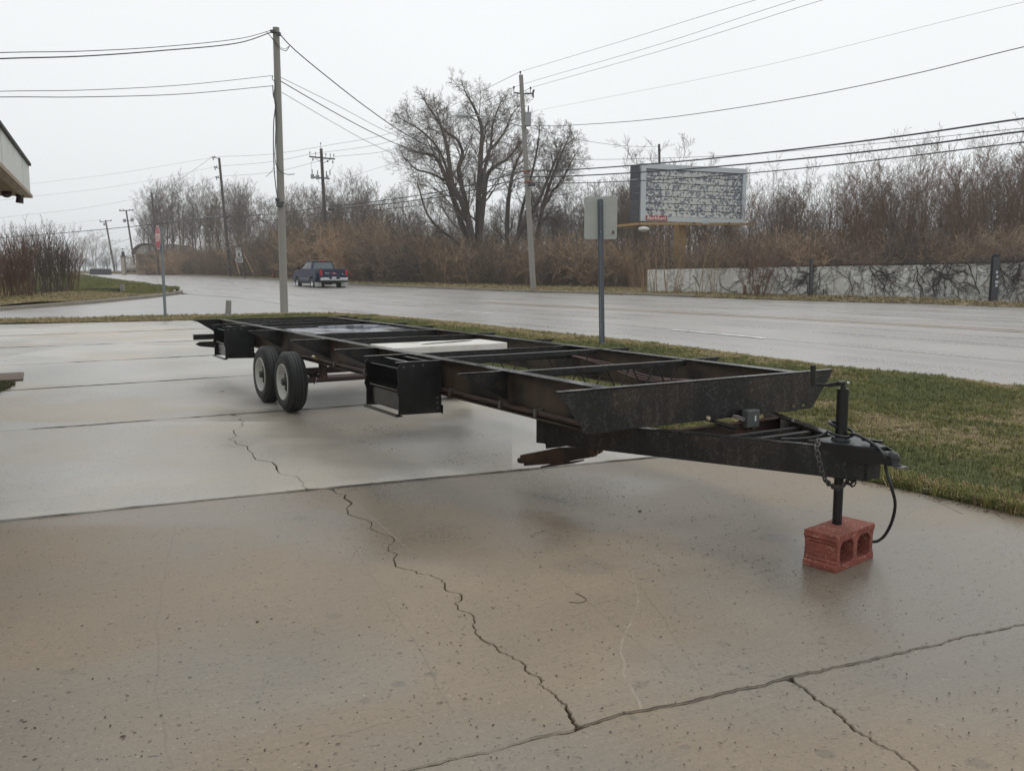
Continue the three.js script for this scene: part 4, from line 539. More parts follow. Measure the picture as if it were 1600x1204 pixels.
wire('lower phone cable between the dark pole and the slim pole', 0.02, [[512, 331, 86], [430, 343, 95], [352, 348, 104]]);
wire('phone cable from the slim pole leftward past the stop sign to the left edge', 0.05, [[352, 338.5, 104], [300, 343, 116], [242, 350, 130], [130, 361, 134], [0, 372, 138]], null, 30);
wire('top power wire from the lamp pole to the dark pole', 0.013, [[812.5, 112, 56], [720, 158, 63.5], [620, 205, 73], [501, 229, 86]]);
wire('second power wire from the lamp pole to the left end of the dark cross arm', 0.013, [[803, 136, 56], [720, 176, 63.5], [610, 221, 74], [484, 241, 86]]);
wire('third power wire from the lamp pole to the right end of the dark cross arm', 0.013, [[829, 137, 56], [720, 190, 63.5], [620, 232, 73], [521.5, 245, 86]]);
wire('lowest power wire from the lamp pole down to the dark pole', 0.010, [[819, 185, 56], [720, 218, 63.5], [600, 259, 75.5], [508, 289, 86]]);
wire('top power wire from the dark pole to the slim pole', 0.014, [[501, 229, 86], [420, 241, 95], [331, 245, 104]]);
wire('second power wire from the dark pole to the slim pole', 0.014, [[484, 241, 86], [420, 253, 95], [334, 260, 104]]);
wire('third power wire from the dark pole to the slim pole', 0.014, [[521.5, 245, 86], [430, 268, 95], [337, 276, 104]]);
wire('top power wire descending from the slim pole to the thin pole', 0.016, [[331, 245, 104], [288, 275, 116], [234, 306, 130]]);
wire('lower power wire descending from the slim pole to the thin pole', 0.016, [[337, 276, 104], [290, 296, 116], [234, 316, 130]]);
wire('faint high wire leaving the slim pole for the left edge', 0.010, [[331, 246, 104], [180, 271, 112], [0, 293, 120]], null, 20);
wire('second faint wire leaving the slim pole for the left edge', 0.010, [[334, 261, 104], [180, 291, 112], [0, 313, 120]], null, 20);
wire('faint wire from the thin pole to the left edge', 0.012, [[234, 306, 130], [130, 325, 130], [0, 340, 130]], null, 20);
wire('low faint wire from the farthest pole to the left edge', 0.016, [[156, 343, 215], [80, 352, 190], [0, 357, 170]], null, 20);
wire('sagging cable between the two farthest poles', 0.03, [[172, 376, 215], [185, 377, 205], [203, 373, 185]]);
wire('upper wire from the near pole top out to the left edge', 0.011, [[424, 47, 32], [380, 59, 30.5], [250, 73, 27], [120, 80, 24], [0, 82, 22]], null, 10);
wire('twisted wire from the near pole top out to the left edge', 0.017, [[424, 50, 32], [376, 66, 30.4], [250, 79, 27], [120, 88, 24], [0, 91.5, 22]], null, 10);
wire('wire leaving the near pole at mid height for the left edge', 0.009, [[426, 118, 32], [280, 133, 27.6], [120, 141, 24], [0, 142.5, 22]], null, 10);
wire('lower wire leaving the near pole at mid height for the left edge', 0.011, [[426, 134, 32], [280, 147, 27.6], [120, 151.5, 24], [0, 151.5, 22]], null, 10);
wire('thick twisted cable swooping from the near pole top towards the lamp pole', 0.02, [[437, 53, 32], [453, 71, 32.7], [520, 127, 35.3], [580, 173, 38.2], [640, 213, 41.4], [720, 247, 47.3], [820, 272, 56]]);
wire('thin upper cable from the near pole middle towards the lamp pole', 0.009, [[439, 121, 32], [520, 161, 35.3], [620, 212, 40.3], [720, 240, 47.3], [820, 262, 56]]);
wire('doubled cable from the near pole middle towards the lamp pole', 0.017, [[439, 127, 32], [520, 174, 35.3], [580, 206, 38.2], [630, 229, 41], [720, 258, 47.3], [821, 276, 56]]);
wire('lowest thin cable from the near pole middle towards the lamp pole', 0.009, [[440, 144, 32], [520, 191, 35.3], [580, 224, 38.2], [640, 250, 41.4], [720, 270, 47.3], [821, 286, 56]]);

// ---------------------------------------------------------------- signs and street furniture
const font = await new FontLoader().loadAsync('fonts/droid/droid_sans_bold.typeface.json');
function letters(s, size, depth, w) { const g = new TextGeometry(s, { font, size, depth, curveSegments: 4, bevelEnabled: false }); g.computeBoundingBox(); const b = g.boundingBox; g.translate(-(b.min.x + b.max.x) / 2, -(b.min.y + b.max.y) / 2, 0); if (w) g.scale(w / (b.max.x - b.min.x), 1, 1); return g; }
{ const B = at(258, 493.6, 28.5), T = at(250.5, 353, 28.5), C = at(249.5, 371, 28.45); // stop sign, seen nearly edge on
  const s = thing('stop_sign', 'red stop sign seen almost edge-on atop a grey post', 'sign', B, 0); const n = V(-0.834, 0, 0.552);
  obj('post', bar(V(0, -0.3, 0), T.clone().sub(B), 0.075, 0.055, V(1, 0, 0.3)), plain(0.17, 0.20, 0.21, 0.55), s);
  const o = new THREE.Group(); const R = 0.395, oct = (r) => { const sh = new THREE.Shape(); for (let k = 0; k < 8; k++) { const a = (k + 0.5) * Math.PI / 4; k ? sh.lineTo(r * Math.cos(a), r * Math.sin(a)) : sh.moveTo(r * Math.cos(a), r * Math.sin(a)); } sh.closePath(); return sh; };
  const place = (g) => { g.rotateY(Math.atan2(n.x, n.z)); const q = C.clone().sub(B).addScaledVector(n, 0.06); g.translate(q.x, q.y, q.z); return g; };
  const pl = obj('sign_plate', place(new THREE.ExtrudeGeometry(oct(R), { depth: 0.004, bevelEnabled: false })), plain(0.62, 0.6, 0.58, 0.4), s);
  obj('red_face', place(new THREE.ExtrudeGeometry(oct(R * 0.945), { depth: 0.003, bevelEnabled: false }).translate(0, 0, 0.0045)), plain(0.42, 0.022, 0.03, 0.35), pl);
  obj('lettering', place(letters('STOP', 0.245, 0.002, 0.60).translate(0, 0, 0.008)), plain(0.7, 0.68, 0.66, 0.35), pl);
}
{ const B = at(941, 542, 16.8), T = at(938.3, 311, 16.8); // back of a sign on a perforated post
  const s = thing('road_sign', 'blank pale back of a rectangular sign on a perforated steel post', 'sign', B);
  const TPost = textures(64, (u, v) => { const d = Math.hypot((u - 0.5) * 0.55, v - 0.5), hole = d < 0.16; const k = 0.85 + 0.3 * vn(u * 20, v * 20, 5); return hole ? [0.02, 0.022, 0.026, 0.8, 0] : [0.135 * k, 0.155 * k, 0.185 * k, 0.5, 1]; });
  const top = T.clone().sub(B), up = top.clone().normalize();
  const pg = bar(V(0, -0.3, 0), top, 0.028, 0.012, V(0, 0, -1)); const L = top.length() + 0.3, front = [];
  const m = matOf(TPost, { bumpScale: 0.003 }); m.map.repeat.set(1, 1);
  { const g = new THREE.BoxGeometry(0.036, 1, 0.006); g.scale(1, L, 1); const uv = g.attributes.uv; for (let i = 0; i < uv.count; i++) uv.setY(i, uv.getY(i) * L / 0.0254 / 1); const mm = new THREE.Matrix4().makeBasis(V(1, 0, 0), up, V(0, 0, 1).sub(up.clone().multiplyScalar(up.z)).normalize()).setPosition(up.clone().multiplyScalar(L / 2 - 0.3)); g.applyMatrix4(mm); const post = obj('post', g, m, s, true);
    for (const d of [-1, 1]) { const f = new THREE.BoxGeometry(0.006, L, 0.035); f.rotateY(d * 0.35); f.translate(d * 0.025, 0, -0.016); const e = new THREE.BoxGeometry(0.02, L, 0.005); e.translate(d * 0.042, 0, -0.034); f.applyMatrix4(mm); e.applyMatrix4(mm); obj('flange', merge([f, e]), plain(0.11, 0.13, 0.155, 0.5), post); } }
  { const sh = new THREE.Shape(), w = 0.305, h = 0.392, r = 0.04; sh.moveTo(-w + r, -h); sh.lineTo(w - r, -h); sh.absarc(w - r, -h + r, r, -Math.PI / 2, 0); sh.lineTo(w, h - r); sh.absarc(w - r, h - r, r, 0, Math.PI / 2); sh.lineTo(-w + r, h); sh.absarc(-w + r, h - r, r, Math.PI / 2, Math.PI); sh.lineTo(-w, -h + r); sh.absarc(-w + r, -h + r, r, Math.PI, Math.PI * 1.5);
    const g = new THREE.ExtrudeGeometry(sh, { depth: 0.003, bevelEnabled: false }); const C = at(938.7, 340.3, 16.86).sub(B); g.rotateY(-0.03); g.translate(C.x, C.y, C.z - 0.003); const TA2 = textures(128, (u, v) => { const a = fbm(u * 5, v * 5, 271, 4, 5), k = 0.9 + 0.2 * a; return [0.40 * k, 0.415 * k, 0.385 * k, 0.5 + 0.2 * a, a]; }, 'cr'); const pl = obj('sign_plate', g, matOf(TA2, {}, 1), s);
    const st = at(958, 363, 16.83).sub(B); const ring = new THREE.RingGeometry(0.010, 0.024, 20); ring.scale(1, 1.45, 1); ring.translate(st.x, st.y, st.z + 0.008); obj('sticker', ring, plain(0.10, 0.045, 0.045, 0.5), pl); const dot = new THREE.CircleGeometry(0.007, 12); dot.translate(st.x, st.y + 0.006, st.z + 0.0085); obj('sticker_mark', dot, plain(0.14, 0.03, 0.03, 0.5), pl);
    pieces('bolt', [[939, 318], [938.5, 362]].map(([a, b]) => { const q = at(a, b, 16.79).sub(B); return cyl(q, q.clone().add(V(0, 0, 0.018)), 0.009, 0.009, 8); }), mAlu, s); }
}
{ const B = at(383, 434, 95), s = thing('route_sign', 'stack of three small white highway route signs beside the woods', 'sign', B); const L = (x, y, d = 94.9) => at(x, y, d).sub(B);
  obj('post', bar(V(0, -0.3, 0), L(375, 387, 95), 0.10, 0.07, V(1, 0, 0)), mIron, s); const mW = plain(0.55, 0.55, 0.53, 0.5), mK = plain(0.03, 0.03, 0.03, 0.6);
  const plate = (x0, x1, y0, y1, txt, sz) => { const c = L((x0 + x1) / 2, (y0 + y1) / 2), w = (x1 - x0) / F * 95, h = (y1 - y0) / F * 95; const p = obj('sign_plate', rbox(w, h, 0.01, 0.004, c.x, c.y, c.z), mW, s); if (txt) obj('lettering', letters(txt, sz, 0.004, w * 0.75).translate(c.x, c.y, c.z + 0.007), mK, p); return [c, p]; };
  plate(367.8, 376.2, 387, 392.3, 'EAST', 0.17); plate(367.8, 379, 402, 409.8, '252', 0.36);
  const [c, p] = plate(368.6, 377.2, 393, 401.2); const ar = new THREE.Shape([[-0.12, 0.16], [0.0, 0.18], [0.13, 0.10], [0.08, 0.0], [0.12, -0.16], [-0.02, -0.2], [-0.08, -0.04]].map(([x, y]) => new THREE.Vector2(x, y))); obj('symbol', new THREE.ExtrudeGeometry(ar, { depth: 0.003, bevelEnabled: false }).translate(c.x, c.y, c.z + 0.007), mK, p); }
for (const [a, b, l] of [[[367.5, 404, 98], [374, 428, 97], 'short yellow guy wire guard left of the route sign post'], [[381, 397, 98], [396, 428, 96], 'longer yellow guy wire guard right of the route sign post'], [[398, 401, 99], [407, 428, 97], 'thin tan guy wire guard midway between the route signs and the hydrant']]) { const B = at(...b), s = thing('guy_guard', l, 'guy wire guard', B); const t = at(...a).sub(B); obj('sleeve', cyl(V(0, 0, 0), t, 0.045, 0.04, 8), l.includes('tan') ? plain(0.3, 0.2, 0.13, 0.6) : plain(0.42, 0.27, 0.11, 0.6), s); obj('stay_wire', cyl(t, t.clone().multiplyScalar(2.4), 0.012, 0.012, 5), mWire, s); }
{ const B = at(428, 435, 92), s = thing('fire_hydrant', 'red fire hydrant on the verge left of the blue pickup', 'hydrant', B), m = plain(0.22, 0.025, 0.028, 0.5);
  obj('barrel', lathe([[0, -0.1], [0.17, -0.1], [0.17, 0.05], [0.12, 0.06], [0.12, 0.52], [0.16, 0.53], [0.16, 0.58], [0.13, 0.62], [0.09, 0.70], [0.04, 0.73], [0.04, 0.79], [0, 0.79]], 16), m, s); pieces('nozzle', [cyl(V(-0.22, 0.42, 0), V(-0.1, 0.42, 0), 0.065), cyl(V(0.1, 0.42, 0), V(0.22, 0.42, 0), 0.065), cyl(V(0, 0.36, 0.1), V(0, 0.36, 0.22), 0.085)], m, s); }
{ const B = at(355.5, 494, 29.3), s = thing('bollard', 'short leaning weathered wooden post at the rear end of the trailer', 'post', B); const t = at(357, 469.5, 29.3).sub(B); obj('post', [cyl(V(0, -0.15, 0), t, 0.10, 0.088, 14)], mPole, s, true); obj('top_cap', cyl(t, t.clone().multiplyScalar(1.02), 0.088, 0.07, 14), plain(0.25, 0.24, 0.2, 0.8), s); }
{ const B = at(191, 456.5, 44), s = thing('timber_rail', 'low dark timber rail ending in a pale post on the grass island', 'rail', B); const L = (x, y, d) => at(x, y, d).sub(B); obj('post', rbox(0.16, 0.55, 0.16, 0.01, 0, 0.12, 0), matOf(TWood, {}, 2), s); obj('rail', bar(L(57, 452.5, 50), L(188, 452, 44.1), 0.10, 0.09), matOf(TWoodD, { color: lin(0.8, 0.75, 0.7) }, 2), s); obj('lower_rail', bar(L(95, 455, 48.5), L(188, 455, 44.1), 0.08, 0.12), matOf(TWoodD, { color: lin(0.45, 0.42, 0.4) }, 2), s); }
// the pickup
{ const phi = 0.555, RL = at(500, 447.5, 61), R = V(Math.cos(phi), 0, -Math.sin(phi)), Fw = V(-Math.sin(phi), 0, -Math.cos(phi)); const C = RL.clone().addScaledVector(R, 1.0).addScaledVector(Fw, 2.95); const gy = (at(490, 451.3, 61).y);
  const t = thing('pickup_truck', 'dark blue dual-wheel pickup driving away along the far lane', 'pickup truck', V(C.x, gy, C.z), phi);
  const mB = plain(0.004, 0.010, 0.040, 0.5), mG = plain(0.02, 0.028, 0.03, 0.06), mChrome = plain(0.5, 0.5, 0.5, 0.22, { metalness: 0.85 }), mK = plain(0.012, 0.012, 0.012, 0.7), mRed = plain(0.40, 0.012, 0.015, 0.25);
  const side = (pts, holes, w, x) => { const sh = new THREE.Shape(pts.map(([z, y]) => new THREE.Vector2(z, y))); const g = new THREE.ExtrudeGeometry(sh, { depth: w - 0.06, bevelEnabled: true, bevelSize: 0.03, bevelThickness: 0.03, bevelSegments: 2 }); g.rotateY(-Math.PI / 2); g.translate(x + (w - 0.06) / 2, 0, 0); return g; };
  const arch = (z, r) => { const o = []; for (let k = 0; k <= 8; k++) { const a = Math.PI * k / 8; o.push([z - r * Math.cos(a), 0.42 + r * Math.sin(a)]); } return o; };   // from -z to +z
  const prof = [[-2.92, 0.55], ...arch(-1.95, 0.47), [-1.45, 0.50], [1.30, 0.50], ...arch(1.80, 0.47), [2.30, 0.52], [2.93, 0.60], [2.93, 1.02], [0.95, 1.02], [0.90, 1.32], [-1.25, 1.30], [-1.45, 1.27], [-2.3, 1.20], [-2.85, 1.05], [-2.95, 0.8]];
  const body = obj('body', side(prof, 0, 1.96, 0), mB, t);
  pieces('bed_side', [-1, 1].map((s) => side([[0.93, 1.0], [2.92, 1.0], [2.92, 1.36], [0.93, 1.36]], 0, 0.10, s * 0.93)), mB, t);
  obj('bed_front', rbox(1.75, 0.34, 0.08, 0.02, 0, 1.19, 0.99), mB, t);
  const tg = obj('tailgate', rbox(1.62, 0.62, 0.07, 0.02, 0, 1.045, 2.93), mB, t); obj('emblem', [rbox(0.36, 0.07, 0.02, 0.008, 0, 1.06, 2.975)], mRed, tg); obj('emblem_centre', rbox(0.10, 0.06, 0.02, 0.008, 0.02, 1.06, 2.982), plain(0.6, 0.6, 0.6, 0.3), tg); obj('badge', rbox(0.30, 0.045, 0.012, 0.004, -0.48, 1.06, 2.972), mChrome, tg); obj('badge', rbox(0.10, 0.05, 0.012, 0.004, 0.62, 1.02, 2.972), mChrome, tg); obj('tailgate_handle', rbox(0.16, 0.06, 0.02, 0.01, 0, 0.90, 2.975), mK, tg);
  // greenhouse
  const gh = (() => { const b = [[-1.42, 1.29, 0.90], [0.93, 1.31, 0.90]], tp = [[-0.50, 1.86, 0.70], [0.72, 1.88, 0.70]]; const p = []; const v = (z, y, x) => V(x, y, z); const c = [v(b[0][0], b[0][1], -b[0][2]), v(b[0][0], b[0][1], b[0][2]), v(b[1][0], b[1][1], b[1][2]), v(b[1][0], b[1][1], -b[1][2]), v(tp[0][0], tp[0][1], -tp[0][2]), v(tp[0][0], tp[0][1], tp[0][2]), v(tp[1][0], tp[1][1], tp[1][2]), v(tp[1][0], tp[1][1], -tp[1][2])]; return c; })();
  const quadPlate = (c, q, u0, u1, v0, v1, off, th) => { const [a, b, d, e] = q.map((i) => c[i]); const P = (u, v) => a.clone().lerp(b, u).lerp(e.clone().lerp(d, u), v); const n = b.clone().sub(a).cross(e.clone().sub(a)).normalize(); const p = [P(u0, v0), P(u1, v0), P(u1, v1), P(u0, v1)].map((x) => x.addScaledVector(n, off)), o = p.map((x) => x.clone().addScaledVector(n, th)); const g = new THREE.BufferGeometry(); const f = []; const tri = (x, y, z) => f.push(...x.toArray(), ...y.toArray(), ...z.toArray()); const quad = (w, x, y, z) => { tri(w, x, y); tri(w, y, z); }; quad(o[0], o[1], o[2], o[3]); for (let i = 0; i < 4; i++) quad(p[i], p[(i + 1) % 4], o[(i + 1) % 4], o[i]); g.setAttribute('position', new THREE.Float32BufferAttribute(f, 3)); g.computeVertexNormals(); return g; };
  { const f = []; const faces = [[3, 2, 6, 7], [2, 1, 5, 6], [1, 0, 4, 5], [0, 3, 7, 4], [7, 6, 5, 4]]; for (const q of faces) { const [a, b, d, e] = q.map((i) => gh[i]); f.push(...a.toArray(), ...b.toArray(), ...d.toArray(), ...a.toArray(), ...d.toArray(), ...e.toArray()); } const g = new THREE.BufferGeometry(); g.setAttribute('position', new THREE.Float32BufferAttribute(f, 3)); g.computeVertexNormals(); const cab = obj('cab', g, mB, t);
    obj('roof', rbox(1.44, 0.06, 1.28, 0.028, 0, 1.885, 0.11), mB, t);
    obj('rear_window', quadPlate(gh, [3, 2, 6, 7], 0.08, 0.92, 0.12, 0.88, 0.004, 0.006), plain(0.10, 0.13, 0.14, 0.08), cab); obj('windscreen', quadPlate(gh, [1, 0, 4, 5], 0.06, 0.94, 0.08, 0.92, 0.004, 0.006), mG, cab);
    for (const q of [[0, 3, 7, 4], [2, 1, 5, 6]]) { const near = q[0] === 0; obj('side_window', quadPlate(gh, q, near ? 0.12 : 0.42, near ? 0.58 : 0.88, 0.15, 0.9, 0.004, 0.006), mG, cab); obj('side_window', quadPlate(gh, q, near ? 0.63 : 0.10, near ? 0.90 : 0.37, 0.15, 0.9, 0.004, 0.006), mG, cab); }
    obj('brake_lamp', rbox(0.40, 0.045, 0.03, 0.01, 0, 1.905, 0.75), mRed, cab); }
  pieces('tail_lamp', [-1, 1].map((s) => rbox(0.14, 0.40, 0.10, 0.02, s * 0.895, 1.10, 2.93)), mRed, t);
  const bm = obj('rear_bumper', [rbox(0.62, 0.19, 0.16, 0.03, -0.67, 0.66, 3.0), rbox(0.62, 0.19, 0.16, 0.03, 0.67, 0.66, 3.0), rbox(0.80, 0.10, 0.12, 0.02, 0, 0.615, 2.99)], mChrome, t); obj('number_plate', rbox(0.31, 0.16, 0.012, 0.004, 0, 0.735, 3.0), plain(0.6, 0.6, 0.62, 0.4), bm); obj('step_pad', rbox(0.70, 0.02, 0.10, 0.005, 0, 0.68, 3.0), mK, bm);
  for (const s of [-1, 1]) { // flared rear fenders
    const f = obj('rear_fender', side([[1.15, 0.62], ...arch(1.80, 0.47), [2.45, 0.58], [2.55, 0.8], [2.35, 1.06], [2.05, 1.16], [1.55, 1.16], [1.25, 1.02]], 0, 0.24, s * 1.07), mB, t); obj('mud_flap', rbox(0.50, 0.30, 0.02, 0.008, s * 0.95, 0.30, 2.44), plain(0.45, 0.45, 0.42, 0.6), t);
    const wh = (x, z, w) => { const grp = new THREE.Group(); grp.name = partName(t, 'wheel'); t.add(grp); grp.position.set(x, 0.39, z); grp.rotation.z = s * -Math.PI / 2; obj('tyre', lathe([[0.22, -w / 2], [0.36, -w / 2], [0.39, -w / 2 + 0.04], [0.39, w / 2 - 0.04], [0.36, w / 2], [0.22, w / 2], [0.22, -w / 2]], 28), mK, grp); obj('rim', lathe([[0, 0.02], [0.06, 0.06], [0.09, 0.03], [0.16, w / 2 - 0.06], [0.21, w / 2 + 0.004], [0.222, w / 2 - 0.01], [0.222, -w / 2 + 0.01]], 24), mChrome, grp); };
    wh(s * 0.86, -1.95, 0.26); wh(s * 0.93, 1.80, 0.48);
    obj('mirror', [rbox(0.20, 0.26, 0.10, 0.03, s * 1.16, 1.45, -0.95), bar(V(s * 0.9, 1.36, -0.95), V(s * 1.1, 1.4, -0.95), 0.03, 0.03)], s > 0 ? plain(0.45, 0.46, 0.46, 0.3) : mK, t);
    obj('side_step', rbox(0.08, 0.06, 2.2, 0.02, s * 0.97, 0.40, -0.15), mK, t); }
  obj('chassis', [box(1.3, 0.2, 5.2, 0, 0.47, 0), rbox(0.5, 0.26, 0.6, 0.1, 0, 0.40, 1.8), cyl(V(-0.7, 0.40, 1.8), V(0.7, 0.40, 1.8), 0.07)], mK, t); pieces('side_moulding', [-1, 1].map((s) => span(s * 0.978, s * 0.99, 0.68, 0.73, -1.4, 1.2)), plain(0.16, 0.17, 0.19, 0.4), t);
  obj('headrest', [rbox(0.26, 0.2, 0.1, 0.04, -0.4, 1.5, 0.3)], mK, t);
}
// ---------------------------------------------------------------- billboard
{ const D0 = 58.5, D1 = 61.8, bl = at(1001, 345, D0), br = at(1164, 345, D1), xl = br.clone().sub(bl).setY(0), W = xl.length(); xl.normalize(); const turn = Math.atan2(-xl.z, xl.x); const Hh = at(1001, 254.5, D0).y - bl.y;
  const bb = thing('billboard', 'weathered billboard with peeling grey panels on a single tan column', 'billboard', V(bl.x, hAt(bl.x, bl.z), bl.z), turn); const y0 = bl.y - hAt(bl.x, bl.z);
  const TPeel = textures(1024, (u, v) => { const row = v * 7, a = fbm(u * 60 + Math.floor(row) * 7.3, v * 24, 281, 5), b = fbm(u * 150, v * 62, 283, 3), edge = Math.min(1, 5 * u, 5 * (1 - u)), top = sst(v, 0.92, 0.99), fy = row % 1; const seamx = (u * 13.2) % 1; let p = sst(a * 0.75 + b * 0.33 + 0.10 * edge - 0.12 * top - (u > 0.80 ? 0.02 : 0), 0.575, 0.635); if (seamx < 0.05 && b > 0.5) p *= 0.4; const k = 0.85 + 0.3 * b; return [mix(0.175, 0.60, p) * k, mix(0.195, 0.605, p) * k, mix(0.22, 0.58, p) * k, 0.6, p]; }, 'crb', 1024);
  const mF = plain(0.52, 0.56, 0.58, 0.5), mP = matOf(TPeel, { bumpScale: 0.004 }), mTan = matOf(TWood, { color: lin(1.45, 1.0, 0.52) }, 1), fw = 0.34;
  obj('frame', [span(0, fw, y0, y0 + Hh, -0.35, 0.05), span(W - fw * 0.8, W, y0, y0 + Hh, -0.35, 0.05), span(fw, W - fw * 0.8, y0 + Hh - 0.32, y0 + Hh, -0.35, 0.05), span(fw, W - fw * 0.8, y0, y0 + 0.30, -0.35, 0.05)], mF, bb);
  const x0 = fw, x1 = W - fw * 0.8, ya = y0 + 0.30, yb = y0 + Hh - 0.32, n = 7; for (let k = 0; k < n; k++) { const h = (yb - ya) / n, g = span(x0, x1, ya + k * h + 0.02, ya + (k + 1) * h - 0.02, -0.10, -0.03 + 0.006 * (k % 2)); const p = g.attributes.position, uv = g.attributes.uv; for (let i = 0; i < p.count; i++) { uv.setXY(i, (p.getX(i) - x0) / (x1 - x0), (p.getY(i) - ya) / (yb - ya)); } obj('panel', g, mP, bb, true); }
  obj('backing', span(x0, x1, ya, yb, -0.34, -0.105), plain(0.05, 0.055, 0.06, 0.8), bb);
  // return at the left: dark siding boards
  for (let k = 0; k < 8; k++) { const h = Hh * 0.97 / 8, g = box(0.04, h - 0.02, 0.72, -0.05 - 0.012 * (k % 2), y0 + (k + 0.5) * h, -0.46); g.rotateY(0); const a = 0.42; g.applyMatrix4(new THREE.Matrix4().makeRotationY(a)); obj('siding_board', g, plain(0.055 + 0.008 * (k % 3), 0.06 + 0.008 * (k % 3), 0.07 + 0.008 * (k % 3), 0.6), bb); }
  { const lg = rbox(1.60, 0.30, 0.05, 0.01, 0.36 + 0.80, y0 + 0.20, 0.08); const lp = obj('name_plate', lg, plain(0.36, 0.02, 0.03, 0.4), bb); const tx = letters('Burkhart', 0.22, 0.01, 1.42); const p = tx.attributes.position; for (let i = 0; i < p.count; i++) p.setX(i, p.getX(i) + 0.22 * p.getY(i)); tx.translate(0.36 + 0.80, y0 + 0.21, 0.108); obj('lettering', tx, plain(0.75, 0.73, 0.7, 0.4), lp); }
  const cx = bb.worldToLocal(at(1062.5, 380, 60.4)).x; bb.updateMatrixWorld(true); const cl = bb.worldToLocal(at(1062.5, 380, 60.6));
  obj('column', [span(cl.x - 0.31, cl.x + 0.02, -0.5, y0 - 0.10, cl.z - 0.3, cl.z + 0.3), span(cl.x + 0.03, cl.x + 0.28, -0.5, y0 - 0.10, cl.z - 0.28, cl.z + 0.31)], mTan, bb);
  const ax = (px, py, d) => bb.worldToLocal(at(px, py, d)); obj('catwalk', [bar(ax(1000, 349.3, 57.9), ax(1178, 350, 61.6), 0.35, 0.16)], mTan, bb); obj('catwalk', [bar(ax(966, 353, 59.5), ax(1000.5, 349.6, 57.95), 0.3, 0.15)], mTan, bb); obj('beam', bar(ax(975, 356.5, 60.5), ax(1030, 354, 60), 0.12, 0.08), matOf(TWood, { color: lin(1.0, 0.75, 0.45) }, 1), bb);
  pieces('bracket', [1020, 1085, 1140].map((x) => bar(ax(x, 347.5, 60.8), ax(x, 348.5, 58.6), 0.08, 0.08)), mIron, bb);
  { const q = ax(1006, 358, 57.5), h = new THREE.SphereGeometry(0.3, 14, 8); h.scale(1.3, 0.6, 1); h.translate(q.x, q.y, q.z); obj('flood_lamp', h, plain(0.5, 0.5, 0.48, 0.4), bb); }
  obj('torn_sheet', (() => { const q = ax(1103, 347, 58.6); return rbox(0.5, 0.2, 0.03, 0.01, q.x, q.y, q.z); })(), plain(0.42, 0.5, 0.52, 0.5), bb);
}
